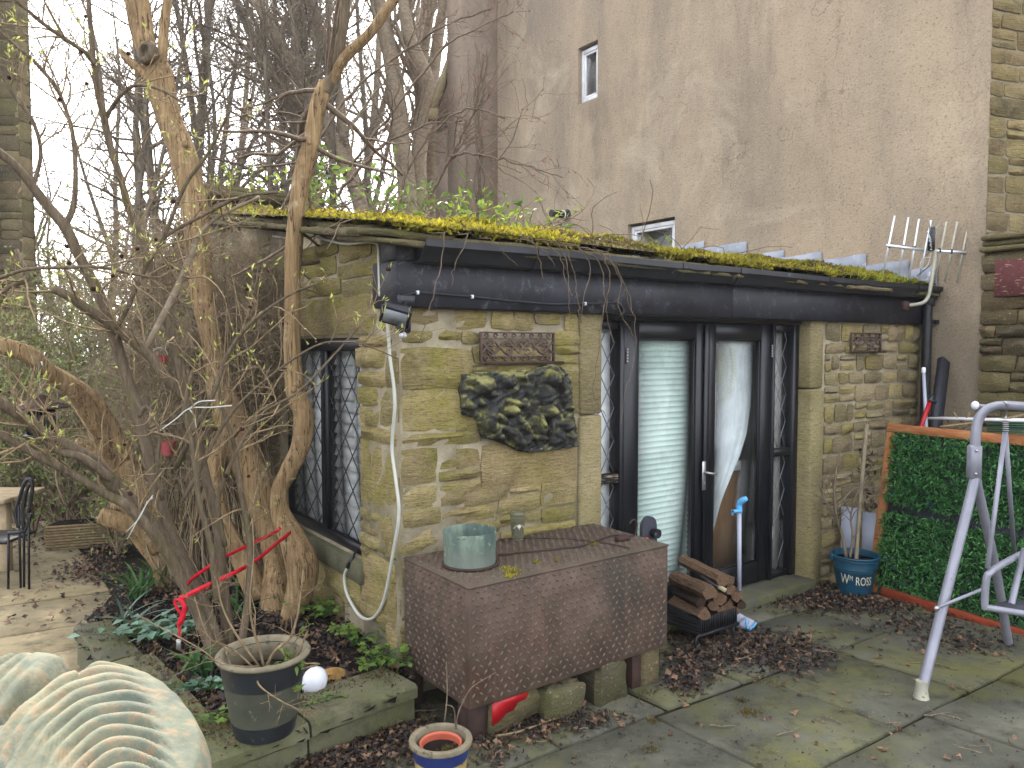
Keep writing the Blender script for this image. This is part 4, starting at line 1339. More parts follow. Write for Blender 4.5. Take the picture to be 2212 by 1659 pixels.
def slab(fr, x0, x1, y0, y1, z, th, seed, dzx=0.0, dzy=0.0):
    r = np.random.default_rng(seed); n = 6
    rim = []
    for k, (a, b) in enumerate((((x0, y0), (x1, y0)), ((x1, y0), (x1, y1)), ((x1, y1), (x0, y1)), ((x0, y1), (x0, y0)))):
        m = n if k in (0, 2) else 2
        for i in range(m):
            f = i / m
            rim.append((a[0] + (b[0] - a[0]) * f + r.normal() * .008, a[1] + (b[1] - a[1]) * f + r.normal() * .010))
    V = []
    zz = lambda x, y, d: z + dzx * (x - x0) + dzy * (y - y0) + d
    for x, y in rim: V.append((x, y, zz(x, y, 0) + r.normal() * .003))
    for x, y in rim: V.append((x, y, zz(x, y, th) + r.normal() * .004))
    m = len(rim)
    mbq = [(i, (i + 1) % m, m + (i + 1) % m, m + i) for i in range(m)]
    return MB().add(fr.arr(V), mbq, None, [list(range(m))[::-1], list(range(m, 2 * m))]).build('stone_slate', M_SLATE, roof)
for layer, (yo, dz) in enumerate(((.165, .0), (.14, .036))):
    x = -.17 - layer * .02; k = 0
    while x < LEN - .05:
        w = min(rnd.uniform(.35, .85), LEN - .01 - x)
        if w < .12: break
        slab(FRONT, x, x + w - .006, yo - .5, yo + rnd.uniform(-.02, .02), 2.352 + dz - .052 * (x + w / 2) / LEN + RS * (.5 - yo) - .03, .03, 40 + k + layer * 50, 0, -RS)
        x += w; k += 1
for layer, (xo, dz) in enumerate(((-.16, 0.0), (-.13, .036))):
    s = .05; k = 0
    while s < 3.5:
        w = rnd.uniform(.35, .8)
        slab(SIDE, s, s + w - .006, -.4, -xo + rnd.uniform(-.02, .03), 2.338 + dz + RS * (s + .1) - .01 + rnd.uniform(-.008, .008), .032, 140 + k + layer * 50, RS, 0)
        s += w; k += 1
slab(SIDE, 3.1, 3.9, -.6, .2, 3.09, .05, 191, 0, 0); slab(SIDE, 3.0, 3.8, -.5, .16, 3.03, .05, 192, 0, 0)
for k_, (a_, b_) in enumerate(((3.05, 3.4), (3.42, 3.85))): stone(SIDE, a_, b_, 2.86, 3.03, 196 + k_, M_STONE_B, roof, proud=.05)

# ================================================================== rendered house
hs = thing('rendered_house', HOUSE.p(3, 0, -.5), 'tall house with stained brown cement render towering behind the outbuilding', 'house')
UW = (4.462, 4.872, 5.225, 6.005); LW = (3.03, 3.85, 2.6, 3.405)
mb = MB(); ZT = 11.0; S0, S1 = -.525, 6.875
xs_ = sorted({S0, S1, UW[0], UW[1], LW[0], LW[1]}); zs_ = sorted({-.8, ZT, UW[2], UW[3], LW[2], LW[3]})
V = [(x, 0.0, z) for z in zs_ for x in xs_]; nx_ = len(xs_)
def inhole(x, z): return any(w[0] < x < w[1] and w[2] < z < w[3] for w in (UW, LW))
mb.add(HOUSE.arr(V), [(j * nx_ + i, (j + 1) * nx_ + i, (j + 1) * nx_ + i + 1, j * nx_ + i + 1) for j in range(len(zs_) - 1) for i in range(nx_ - 1) if not inhole((xs_[i] + xs_[i + 1]) / 2, (zs_[j] + zs_[j + 1]) / 2)])
for w in (UW, LW):
    c4 = [(w[0], w[2]), (w[1], w[2]), (w[1], w[3]), (w[0], w[3])]
    for i in range(4):
        (x0, z0), (x1, z1) = c4[i], c4[(i + 1) % 4]
        mb.add(HOUSE.arr([(x0, 0, z0), (x1, 0, z1), (x1, -.4, z1), (x0, -.4, z0)]), [(0, 1, 2, 3)])
mb.box(HOUSE, S0, S1, -.8, -.75, -.8, ZT); mb.box(HOUSE, S0 + .001, S0 + .02, -.749, -.001, -.8, ZT); mb.box(HOUSE, S0 + .03, S1, -.749, -.01, ZT - .05, ZT - .01)
hwall = mb.build('rendered_wall', M_RENDER, hs)
def hwin(w, label_parts=True, bottom=True):
    x0, x1, z0, z1 = w
    f = .055
    mb = MB()
    mb.cbox(HOUSE, x0 + .02, x0 + f + .02, -.12, -.06, z0 + .01, z1 - .03); mb.cbox(HOUSE, x1 - f, x1 - .002, -.12, -.06, z0 + .01, z1 - .03)
    mb.cbox(HOUSE, x0 + f + .0205, x1 - f - .0005, -.12, -.06, z1 - .03 - f, z1 - .03); mb.cbox(HOUSE, x0 + f + .0205, x1 - f - .0005, -.12, -.06, z0 + .01, z0 + f + .02)
    o = mb.build('window', M_WHITE, hs)
    mb = MB(); g = .03
    a, b, c_, d = x0 + f + .022, x1 - f - .002, z0 + f + .022, z1 - .032 - f
    mb.cbox(HOUSE, a, a + g, -.105, -.07, c_, d); mb.cbox(HOUSE, b - g, b, -.105, -.07, c_, d)
    mb.cbox(HOUSE, a + g + .0005, b - g - .0005, -.105, -.07, c_, c_ + g); mb.cbox(HOUSE, a + g + .0005, b - g - .0005, -.105, -.07, d - g, d)
    mb.build('sash', M_WHITE, o)
    MB().box(HOUSE, a + g, b - g, -.092, -.088, c_ + g, d - g).build('pane', M_GLASS, o)
    MB().box(HOUSE, x0 - .1, x1 + .1, -.7, -.401, z0 - .1, z1 + .1).build('room_backing', M_INWALL, o)
    MB().box(HOUSE, x0 + .001, x0 + .0195, -.13, -.055, z0 + .002, z1 - .002).build('mortar_fillet', M_MORTAR, o)
hwin(UW); hwin(LW)
# chimney breast and rear wing
mb = MB(); mb.box(HOUSE, S1 - .001, S1 + .48, -.4, .656, 1.0, ZT)
mb.box(HOUSE, S1 + .481, S1 + 1.39, -.4, .36, 1.0, 5.5)
v = [(S1 + .481, -.4, 5.5), (S1 + 1.38, -.4, 5.5), (S1 + 1.38, .36, 5.5), (S1 + .481, .36, 5.5), (S1 + .481, -.4, 8.4), (S1 + .49, -.4, 8.4), (S1 + .49, .36, 8.4), (S1 + .481, .36, 8.4)]
mb.hexa(HOUSE.arr(v))
mb.build('chimney_breast', M_RENDER_SHADED, hs)
v0 = at(935, 240, 12.6); v1 = at(972, 135, 12.9)
mb = MB(); mb.bar(v0, v1, .10, .12)
mb.cbox(Fr(v0, (1, 0, 0), (0, 1, 0)), -.08, .1, -.1, .1, -.16, .02, .02)
mb.build('roof_verge', M_DARKSTONE, hs)
# lead flashing, stepped
fl = [(1462, 1522, 520, 556), (1522, 1614, 522, 562), (1612, 1694, 540, 578), (1690, 1776, 543, 588), (1774, 1872, 549, 590), (1870, 1964, 560, 598), (1962, 2026, 572, 612)]
for i, (u0, u1, v0, v1) in enumerate(fl):
    a0, zt = house(u1, v0, .01); a1, _ = house(u0, v0, .01)
    zt1 = zt; zt2 = house(u0, v0 + 14, .01)[1]
    zb = roofz(5.3, max(-.1, (a0 + a1) / 2)) - .1
    n = 5; V = []
    r = np.random.default_rng(i)
    for k in range(n + 1):
        f = k / n; s_ = a0 + (a1 - a0 + .03) * f
        for j in range(4):
            g = j / 3
            V.append((s_, .012 + .006 * r.random() + (i % 2) * .004 + (.03 if j == 0 else 0), zb + (zt1 * (1 - f) + zt2 * f - zb) * g + r.normal() * .004))
    q = [(k * 4 + j, (k + 1) * 4 + j, (k + 1) * 4 + j + 1, k * 4 + j + 1) for k in range(n) for j in range(3)]
    ob = MB().add(HOUSE.arr(V), q).build('lead_flashing', M_LEAD, hs, smooth=True)
    sm = ob.modifiers.new('thickness', 'SOLIDIFY'); sm.thickness = .004
# boiler flue
fx, fz = house(1225, 465)
flue = MB(); flue.lathe([(.085, .0), (.085, .02), (.065, .05), (.065, .07)], HOUSE.p(fx, 0, fz), 20, -D1)
flue.lathe([(.055, .07), (.055, .20), (.045, .20), (.045, .26), (.05, .26), (.05, .30)], HOUSE.p(fx, 0, fz), 20, -D1)
fo = flue.build('flue', M_PLASTIC_BLACK, hs, smooth=35)
MB().lathe([(.066, .071), (.066, .085)], HOUSE.p(fx, 0, fz), 20, -D1).build('flue_collar', M_WHITE, fo)
# bare climbing stems on the chimney return
vine = thing('climbing_stems', HOUSE.p(S1, .3, 2.8), 'thin bare climber stems creeping up the shaded chimney return', 'climber')
r = np.random.default_rng(8)
for k in range(7):
    p = [S1 - .012, .1 + r.random() * .45, 2.9]; pts = []
    for i in range(26):
        pts.append(HOUSE.p(*p)); p[1] = min(.62, max(.02, p[1] + r.normal() * .035)); p[2] += .12 + r.random() * .05
    MB().tube(pts, np.linspace(.010, .003, 26), 4).build('stem', M_TWIG_R, vine)

# ================================================================== adjoining stone cottage at the right edge
ct = thing('stone_cottage', HOUSE.p(-.6, 0, 0), 'coursed sandstone cottage wall rising at the right edge beside the render', 'cottage')
B = math.radians(72)
E1 = np.array([math.sin(B), math.cos(B), 0]); E1n = np.array([math.cos(B), -math.sin(B), 0])
CF = Fr(HOUSE.p(S0, .0, 0), E1, E1n)
uw = MB().box(CF, .0, 2.2, -.4, -.010, -.5, 8.0).build('upper_wall', M_MORTAR, ct)
for i, (a, b, z0, z1) in enumerate(rubble(0.005, 1.0, 2.3, 5.6, (.12, .2), (.16, .5), 91)):
    stone(CF, a, b, z0, z1, 1200 + i, M_HSTONE, uw, gap=.007, proud=.012)
LF = Fr(HOUSE.p(S0 - .03, 0.02, 0), -D2, -D1)
lw = MB().box(LF, 0.0, 1.6, -.4, -.012, -.5, 2.62).build('lower_wall', M_DARKSTONE, ct)
for i, (a, b, z0, z1) in enumerate(rubble(-.05, 1.2, -.3, 2.60, (.08, .19), (.16, .42), 92)):
    stone(LF, a, b, z0, z1, 1300 + i, M_DARKSTONE, lw, gap=.006, proud=.03, rough=.014)
for k, (z, o) in enumerate(((2.605, .08), (2.655, .05), (2.70, .10))):
    MB().cbox(LF, -.04 + k * .01, 1.6, -.3, o, z, z + .042, .012).build('coping_slab', M_DARKSTONE, lw)
a0, zt = house(2150, 563, .08); a1, zb = house(2150, 641, .08)
rbx = -(a0 - (S0 - .03))
brd = MB().cbox(LF, rbx, rbx + .75, .045, .065, zb, zt, .003).build('painted_board', M_REDBOARD)
tag(brd, 'flaking maroon painted board fixed to the dark rubble wall', 'board')

# ================================================================== dark stone tower at the left edge
tw = thing('dark_stone_building', at(20, 900, 11.0) * np.array([1, 1, 0]), 'soot-dark tall stone building with a pipe at the far left edge', 'building')
tx1 = at(48, 500, 11.0)[0]
TF = Fr((tx1, 11.0, 0), (-1, 0, 0), (0, -1, 0))
tb = MB().box(TF, 0.004, 3.0, -.30, -.012, -.5, 9.0).build('wall', M_DARKSTONE, tw)
for i, (a, b, z0, z1) in enumerate(rubble(0.0, 0.75, 1.2, 7.6, (.2, .3), (.25, .5), 93)):
    stone(TF, a, b, z0, z1, 1500 + i, M_DARKSTONE, tb, gap=.008, proud=.01, rough=.005)
PF = Fr((tx1, 11.0, 0), (0, 1, 0), (1, 0, 0))  # return face: lighter stone paints in the stronger light on the dark masonry
for i, (a, b, z0, z1) in enumerate(rubble(0.0, 0.28, -.3, 7.6, (.2, .32), (.3, .4), 94)):
    stone(PF, a, b, z0, z1, 1600 + i, M_STONE_B, tb, gap=.006, proud=.01, rough=.005)
MB().tube([(tx1 - .33, 10.85, z) for z in (-.3, 3, 6, 9)], .06, 10).build('rain_pipe', M_PLASTIC_BLACK, tw, smooth=True)
# ================================================================== vegetation
def smooth(pts, m):
    """Catmull-Rom resample of rows (any width) to m points per span"""
    P = np.asarray(pts, float)
    P = np.vstack([2 * P[0] - P[1], P, 2 * P[-1] - P[-2]])
    out = []
    for i in range(1, len(P) - 2):
        for k in range(m):
            t_ = k / m
            a, b, c_, d = P[i - 1], P[i], P[i + 1], P[i + 2]
            out.append(.5 * ((2 * b) + (-a + c_) * t_ + (2 * a - 5 * b + 4 * c_ - d) * t_ ** 2 + (-a + 3 * b - 3 * c_ + d) * t_ ** 3))
    out.append(P[-2])
    return np.array(out)


def sight(rows):
    """rows (u, v, Y, r_px) -> (x, y, z, r)"""
    return np.array([[*at(u, v, Y), r * Y / F] for u, v, Y, r in rows])


def trunk_mesh(rows, m=6, n=14, seed=0, lump=.10, flute=.06, cap=True):
    """lumpy fluted trunk along rows (x,y,z,r)"""
    r = np.random.default_rng(seed)
    S = smooth(rows, m); pts = S[:, :3]; rad = np.maximum(S[:, 3], .002)
    K = len(pts)
    T = np.gradient(pts, axis=0); T /= np.linalg.norm(T, axis=1)[:, None] + 1e-9
    a, b = basis(T[0])
    ang = np.arange(n) * 2 * math.pi / n
    L = np.concatenate([[0], np.cumsum(np.linalg.norm(np.diff(pts, axis=0), axis=1))])
    ph = r.uniform(0, 6.28, 8)
    out = []
    for k in range(K):
        a = unit(a - T[k] * np.dot(a, T[k])); b = np.cross(T[k], a)
        tw = L[k] * 2.2
        w = 1 + flute * (np.sin(ang * 3 + tw + ph[0]) + .6 * np.sin(ang * 5 - tw * 1.7 + ph[1]) + .4 * np.sin(ang * 7 + tw * .6 + ph[5]))
        w += lump * (.6 * math.sin(L[k] * 9 + ph[2]) + .5 * np.sin(L[k] * 14 + ang + ph[3]) + .4 * np.sin(L[k] * 23 + 2 * ang + ph[4]))
        out.append(pts[k] + (rad[k] * w)[:, None] * (np.cos(ang)[:, None] * a + np.sin(ang)[:, None] * b))
    q = [(k * n + i, k * n + (i + 1) % n, (k + 1) * n + (i + 1) % n, (k + 1) * n + i) for k in range(K - 1) for i in range(n)]
    ng = [list(range(n))[::-1], [(K - 1) * n + i for i in range(n)]] if cap else None
    return MB().add(np.concatenate(out), q, None, ng)


def knots(mbx, rows, count, seed, size=1.3):
    r = np.random.default_rng(seed); S = smooth(rows, 6)
    for _ in range(count):
        k = r.integers(2, len(S) - 2); d = unit(r.normal(size=3) * np.array([1, 1, .4]) + np.array([0, -.6, 0]))
        p = S[k, :3] + d * S[k, 3] * .8; q = S[k, 3] * r.uniform(.18, .34) * size
        mbx.tube([p - d * q, p + d * q * .3, p + d * q * 1.1], [q * 1.5, q * 1.0, q * .55], 7)
    return mbx


def sprout(rng, pts, rad, n, L, lv, out, f0=.15, up=.25, ang=(.5, 1.1), wig=.16, K=6, nsub=6, shrink=.5, minr=.0025, droop=0.0, rk=.55):
    pts = np.asarray(pts, float); M = len(pts) - 1
    for _ in range(n):
        f = rng.uniform(f0, 1.0) * M; i = min(int(f), M - 1); g = f - i
        p = pts[i] * (1 - g) + pts[i + 1] * g
        tg = unit(pts[i + 1] - pts[i]); r0 = rad[i] * (1 - g) + rad[i + 1] * g
        pr = rng.normal(size=3); pr = unit(pr - tg * np.dot(pr, tg))
        th = rng.uniform(*ang)
        d = unit(tg * math.cos(th) + pr * math.sin(th) + np.array([0, 0, up]))
        ln = L * rng.uniform(.45, 1.25) * (1.15 - .55 * f / M)
        st = d + np.cumsum(rng.normal(size=(K - 1, 3)) * wig, axis=0) + np.linspace(0, 1, K - 1)[:, None] * np.array([0, 0, up * .6 - droop])
        st /= np.linalg.norm(st, axis=1)[:, None]
        q = np.vstack([p, p + np.cumsum(st * ln / (K - 1), axis=0)])
        ra = max(minr, min(r0 * rk, ln * .03)); rr = np.linspace(ra, max(minr * .6, ra * .35), K)
        out.append((q, rr))
        if lv > 0:
            sprout(rng, q, rr, max(1, int(rng.poisson(nsub))), ln * shrink, lv - 1, out, .2, up, ang, wig * 1.1, K if lv > 1 else max(4, K - 1), nsub, shrink, minr, droop, rk)


def stemtree(name, label, cat, stems, mat, seed, n1=8, L=2.5, lv=2, nsub=6, group=None, twigmat=None, minr=.004, up=.35, f0=.2, n_sides=8, loc=None, ang=(.4, .95), rk0=1.0):
    """multi-stem bare tree; stems = list of row lists (x,y,z,r)"""
    rng = np.random.default_rng(seed)
    base = np.array(stems[0][0][:3]) if loc is None else loc
    th = thing(name, base, label, cat, group)
    out = []
    for i, rows in enumerate(stems):
        S = smooth(rows, 5); S[:, 3] *= rk0
        S[:, :3] += np.cumsum(rng.normal(size=(len(S), 3)), axis=0) * S[0, 3] * .05
        MB().tube(S[:, :3], S[:, 3], n_sides).build('trunk', mat, th, smooth=True)
        sprout(rng, S[:, :3], S[:, 3], n1, L, lv, out, f0, up, ang, .17, 6, nsub, .5, minr)
    tag(MB().tubes(out, 3).build('branches', twigmat or mat, th), kind='stuff')
    return th


# ------------------------------------------------------------------ wood behind: grey multi-stem tree by the house corner
GY = 14.5
def st(rows, Y): return sight([(u, v, Y + dy, r) for u, v, r, dy in rows])
stems = [st([(886, 560, 22, 0), (880, 400, 20, 0), (868, 280, 19, 0), (850, 150, 17, 0), (815, -20, 14, 0), (790, -160, 9, .5)], GY),
         st([(896, 560, 18, .3), (900, 420, 18, .3), (905, 300, 17, .2), (925, 190, 16, 0), (880, 60, 14, -.2), (862, -140, 9, -.3)], GY),
         st([(940, 560, 20, .8), (942, 420, 19, .8), (936, 280, 18, .8), (938, 170, 14, .8), (960, 30, 11, .8), (990, -150, 7, 1)], GY),
         st([(912, 560, 16, 1.5), (915, 380, 15, 1.5), (908, 240, 14, 1.6), (905, 120, 14, 1.7), (920, -20, 12, 1.8), (930, -180, 7, 2)], GY),
         st([(938, 300, 10, .8), (915, 200, 10, .6), (928, 60, 9, .4), (955, -60, 6, .2)], GY)]
stemtree('multi_stem_tree', 'smooth grey multi-stemmed bare tree beside the corner of the rendered house', 'tree', stems, M_BARK_GREY, 1, 9, 2.2, 2, 6, minr=.005, up=.5)
stems = [st([(800, 560, 22, 0), (775, 420, 20, 0), (715, 290, 19, 0), (640, 150, 16, 0), (560, 10, 13, 0), (500, -130, 8, 0)], 13.5),
         st([(770, 420, 15, .1), (745, 300, 14, .3), (735, 200, 13, .4), (690, 60, 11, .5), (660, -120, 7, .6)], 13.5)]
stemtree('leaning_grey_tree', 'grey bare tree leaning left behind the forked dead trunk', 'tree', stems, M_BARK_GREY, 2, 16, 2.2, 2, 8, minr=.005, up=.25, rk0=.8, ang=(.5, 1.2))
stems = [st([(690, 560, 22, 0), (672, 400, 21, 0), (640, 290, 20, 0), (600, 180, 18, 0), (540, 60, 15, 0), (470, -110, 10, 0)], 15.5),
         st([(640, 290, 12, 0), (655, 180, 11, -.3), (640, 60, 10, -.6), (650, -120, 7, -.9)], 15.5)]
stemtree('leaning_dark_tree', 'darker bare tree leaning left among the wood above the shed roof', 'tree', stems, M_BARK_DARK, 3, 18, 2.4, 2, 8, minr=.005, up=.2, rk0=.6, ang=(.5, 1.2))
WOOD = 'bare trees of the wood behind the shed'
wood_specs = [(560, 17, 17, 4, M_BARK_DARK, 'dark bare tree in the wood directly behind the moss-covered roof end'),
              (430, 16, 16, 5, M_BARK_DARK, 'bare branching tree in the wood just right of the peeled leaning trunk'),
              (300, 19, 15, 6, M_BARK_DARK, 'bare woodland tree seen between the peeled trunk and the shrub limbs'),
              (180, 22, 14, 7, M_BARK_DARK, 'slender bare woodland tree in the bright gap left of the peeled trunk'),
              (760, 20, 20, 8, M_BARK_GREY, 'tall pale bare tree farther back between the grey leaning trunks')]
protos = []
for u, Y, hgt, sd, mt, lab in wood_specs:
    r = np.random.default_rng(sd + 40)
    p = at(u, 748, Y); p[2] = -1.0
    rows = [[*p, .15]]
    x = p.copy()
    for k in range(1, 6):
        x = x + np.array([r.normal() * .45, r.normal() * .3, hgt / 5 * r.uniform(.85, 1.1)])
        rows.append([*x, .15 * (1 - k / 5.6)])
    rows = np.array(rows)
    fork = rows[2:].copy(); fork[0, 3] *= .8; fork[1:, :3] += np.cumsum(np.tile([r.choice([-1, 1]) * .8, .3, -.3], (len(fork) - 1, 1)), axis=0); fork[1:, 3] *= .7
    protos.append(stemtree('woodland_tree', lab, 'tree', [rows, fork], mt, sd, 24, 3.0, 2, 9, WOOD, M_TWIG_DARK if mt is M_BARK_DARK else M_BARK_GREY, .005, .12, .16, 7, ang=(.5, 1.35)))
extra = [(0, 480, 23, .9, 2.1, 'bare tree standing farther back in the middle of the wood'),
         (1, 640, 24, 1.1, 4.0, 'distant bare tree behind the dark leaning trunk'),
         (2, 250, 25, 1.0, 1.0, 'distant bare tree faint behind the left shrub limbs'),
         (3, 350, 24, 1.2, 3.3, 'tall distant bare tree behind the top fork of the peeled trunk'),
         (4, 880, 26, 1.0, 5.0, 'far bare tree seen through the grey multi-stemmed tree'),
         (1, 330, 14.5, .8, 2.6, 'smaller bare tree nearest behind the tangled climber'),
         (2, 720, 28, 1.2, 2.0, 'farthest bare tree low behind the forked dead trunk'),
         (0, 400, 12.5, .62, 3.0, 'small twiggy bare tree close behind the peeled leaning trunk'),
         (2, 600, 13.0, .66, 4.4, 'small twiggy bare tree rising over the mossy roof end'),
         (3, 690, 14.5, .75, 1.7, 'thin bare tree between the grey leaning stems and the forked trunk'),
         (1, 820, 18.0, .85, 3.6, 'bare tree behind the smooth grey multi-stemmed tree'),
         (4, 520, 28, 1.1, 1.2, 'pale distant bare tree left of the forked dead trunk')]
for k, u, Y, sc, rz, lab in extra:
    p = at(u, 748, Y); p[2] = -1.0
    copy_thing(protos[k], p, rz, sc, lab)

# undergrowth: thickets far behind, each bush a thing
def bush(name, label, cat, u, v, Y, rx, ry, rz_, seed, nl, lmat, tmat, ls=.06, group=None, ntw=260, lw=.5, zc=None, up=.4, gapk=2.0):
    r = np.random.default_rng(seed)
    c = at(u, v, Y)
    if zc is not None: c[2] = zc
    base = np.array([c[0], c[1], gz(c[0], c[1])])
    th = thing(name, base, label, cat, group)
    out = []
    for i in range(9):
        d = unit(np.array([r.normal() * .6 * rx, r.normal() * .5 * ry, rz_ * 1.2]))
        tip = c + r.normal(size=3) * np.array([rx, ry, rz_]) * .45
        mid = base * .5 + tip * .5 + r.normal(size=3) * .1
        S = smooth([[*base, .02], [*mid, .014], [*tip, .005]], 4)
        out.append((S[:, :3], S[:, 3]))
        sprout(r, S[:, :3], S[:, 3], ntw // 9, max(rx, rz_) * .55, 1, out, .2, up, (.5, 1.3), .2, 5, 5, .55, .003)
    MB().tubes(out, 3).build('twigs', tmat, th)
    if nl:
        ends = np.array([q[-1] for q, _ in out] + [q[len(q) // 2] for q, _ in out])
        pick = ends[r.integers(0, len(ends), nl)] + r.normal(size=(nl, 3)) * ls * gapk
        d = r.normal(size=(nl, 3)) + np.array([0, 0, .3]); nm = r.normal(size=(nl, 3)) + np.array([0, 0, 1.0])
        MB().leaves(pick, d, nm, r.uniform(.6, 1.3, nl) * ls, r.uniform(.6, 1.2, nl) * ls * lw).build('foliage', lmat, th)
    return th


UG = 'undergrowth at the foot of the wood'
bs = [(110, 640, 9.5, .8, .7, 1.1, 'evergreen bush with small leaves beside the dark stone building', M_LEAF_D, 2600, .07, 'evergreen_bush'),
      (215, 600, 10.5, .9, .8, 1.2, 'sunlit yellowish evergreen bush left of the tangled climber', M_LEAF_D, 2600, .07, 'evergreen_bush'),
      (60, 800, 8.2, .7, .6, .7, 'low leafy bush behind the pagoda lantern', M_LEAF_D, 2200, .07, 'evergreen_bush'),
      (180, 900, 8.0, .6, .6, .6, 'bright green-leaved bush glimpsed right of the pagoda lantern', M_LEAF_G, 700, .06, 'leafy_bush'),
      (330, 520, 12.0, 1.4, .8, 1.3, 'hazy twiggy thicket behind the tangled climber', M_LEAF_D, 1200, .07, 'thicket'),
      (450, 470, 12.5, 1.3, .8, 1.1, 'twiggy thicket rising behind the mossy roof end', M_LEAF_D, 900, .07, 'thicket'),
      (170, 720, 8.8, .8, .6, .8, 'twiggy olive thicket between dark building and climber', M_LEAF_D, 1500, .06, 'thicket'),
      (20, 560, 12.5, 1.2, .8, 1.6, 'tall leafy screen filling the gap behind the dark building', M_LEAF_D, 2000, .08, 'thicket'),
      (300, 760, 9.5, 1.0, .6, .9, 'olive undergrowth low behind the tangled climber', M_LEAF_D, 1800, .06, 'thicket'),
      (120, 960, 8.4, .9, .5, .6, 'dark low bush behind the wicker planter and lantern', M_LEAF_D, 2000, .06, 'low_shrub'),
      (250, 1010, 7.4, .55, .4, .45, 'drooping small-leaved shrub behind the wicker planter', M_LEAF_D, 1500, .05, 'low_shrub')]
for i, (u, v, Y, rx, ry, rz_, lab, lm, nl, ls, nm) in enumerate(bs):
    bush(nm, lab, 'bush', u, v, Y, rx, ry, rz_, 60 + i, int(nl * 1.1), lm, M_TWIG_BROWN if i != 4 else M_TWIG, ls, UG)

# ------------------------------------------------------------------ peeled dead trunks in the bed
dt = thing('peeled_tree', at(605, 1320, 4.85), 'thick bark-stripped leaning tree trunk with a sawn fork at the top', 'tree')
YA = 4.95
ra = sight([(332, 140, YA, 26), (340, 170, YA, 30), (352, 208, YA, 28), (368, 267, YA, 26), (391, 325, YA, 29), (408, 391, YA, 26), (420, 456, YA, 27), (428, 540, YA, 26), (436, 623, YA, 24), (452, 694, YA, 24), (465, 766, YA, 23), (476, 824, YA, 27), (490, 880, YA, 32), (512, 945, YA, 35), (545, 1030, YA, 34), (580, 1120, YA, 32), (598, 1200, YA - .05, 33), (604, 1270, YA - .1, 38), (600, 1340, YA - .12, 46)])
m_ = trunk_mesh(ra, 7, 20, 1, .06, .07); knots(m_, ra, 9, 2); m_.build('trunk', M_PEELED, dt, smooth=True)
for i, rows in enumerate([[(334, 150, YA, 20), (322, 120, YA, 20), (309, 94, YA, 17), (293, 55, YA, 13), (280, 0, YA, 11), (268, -60, YA + .1, 9)],
                          [(328, 130, YA + .03, 15), (321, 94, YA, 15), (316, 55, YA, 14), (309, 0, YA, 12), (300, -60, YA, 11)],
                          [(340, 165, YA, 12), (350, 120, YA - .02, 11), (354, 65, YA, 10), (361, 0, YA, 9), (366, -60, YA, 8)],
                          [(330, 190, YA - .06, 9), (300, 150, YA - .1, 8), (276, 128, YA - .1, 8), (258, 106, YA - .12, 4)]]):
    S = sight(rows); trunk_mesh(S, 6, 12, 10 + i, .08, .08).build('fork_limb' if i < 3 else 'broken_stub', M_PEELED, dt, smooth=True)
kn = MB(); kn.lathe([(.02, -.02), (.055, -.01), (.075, .02), (.07, .045), (.04, .06), (.035, .03), (.0, .02)], at(327, 118, YA - .08), 14, (-.4, -.9, .1)); kn.build('knot', M_BARK, dt, smooth=True)
S = sight([(500, 900, YA, 16), (478, 960, YA - .1, 18), (462, 1030, YA - .15, 18), (474, 1110, YA - .15, 20), (520, 1200, YA - .1, 22), (560, 1290, YA - .1, 26)])
trunk_mesh(S, 6, 16, 21, .10, .10).build('root_limb', M_PEELED, dt, smooth=True)

ft = thing('forked_dead_tree', at(622, 1340, 4.58), 'slim pale dead trunk forking near the top in front of the side window', 'tree')
YB = 4.62
rows = sight([(703, 178, YB, 15), (692, 212, YB, 18), (680, 260, YB, 16), (671, 310, YB, 17), (655, 370, YB, 19), (643, 440, YB, 18), (636, 520, YB, 18), (633, 600, YB, 17), (632, 700, YB, 17), (634, 790, YB, 18), (641, 850, YB, 21), (657, 895, YB, 22), (650, 960, YB, 21), (622, 1020, YB, 18), (603, 1062, YB, 17), (606, 1112, YB, 21), (634, 1170, YB, 30), (653, 1228, YB, 33), (642, 1290, YB, 27), (622, 1345, YB, 22)])
m_ = trunk_mesh(rows, 7, 18, 3, .05, .05); knots(m_, rows, 12, 5, 1.1); m_.build('trunk', M_PEELED, ft, smooth=True)
rowsL = sight([(700, 200, YB, 13), (716, 165, YB, 13), (728, 120, YB, 13), (738, 60, YB, 13), (746, 0, YB, 11), (752, -60, YB, 10)])
rowsR = sight([(694, 212, YB, 11), (714, 176, YB, 12), (745, 125, YB - .05, 11), (798, 72, YB - .1, 11), (846, 5, YB - .12, 11), (880, -50, YB - .15, 10)])
trunk_mesh(rowsL, 6, 12, 6, .07, .05).build('limb', M_BARK, ft, smooth=True)
trunk_mesh(rowsR, 6, 12, 7, .07, .05).build('limb', M_PEELED, ft, smooth=True)
out = []
r = np.random.default_rng(17)
sprout(r, rowsL[:, :3], rowsL[:, 3], 8, .5, 1, out, .0, .2, (.5, 1.1), .15, 6, 4, .5, .002)
sprout(r, rows[:8, :3], rows[:8, 3], 16, .7, 1, out, .0, .15, (.7, 1.3), .16, 7, 4, .55, .002)
MB().tubes(out, 4).build('twigs', M_TWIG_R, ft)
bp = np.array([q[k] for q, _ in out for k in range(1, len(q))]); bp = bp[r.integers(0, len(bp), 420)] + r.normal(size=(420, 3)) * .004
MB().leaves(bp, r.normal(size=(420, 3)), r.normal(size=(420, 3)), .010, .008).build('pink_buds', M_BERRYBUD, ft)

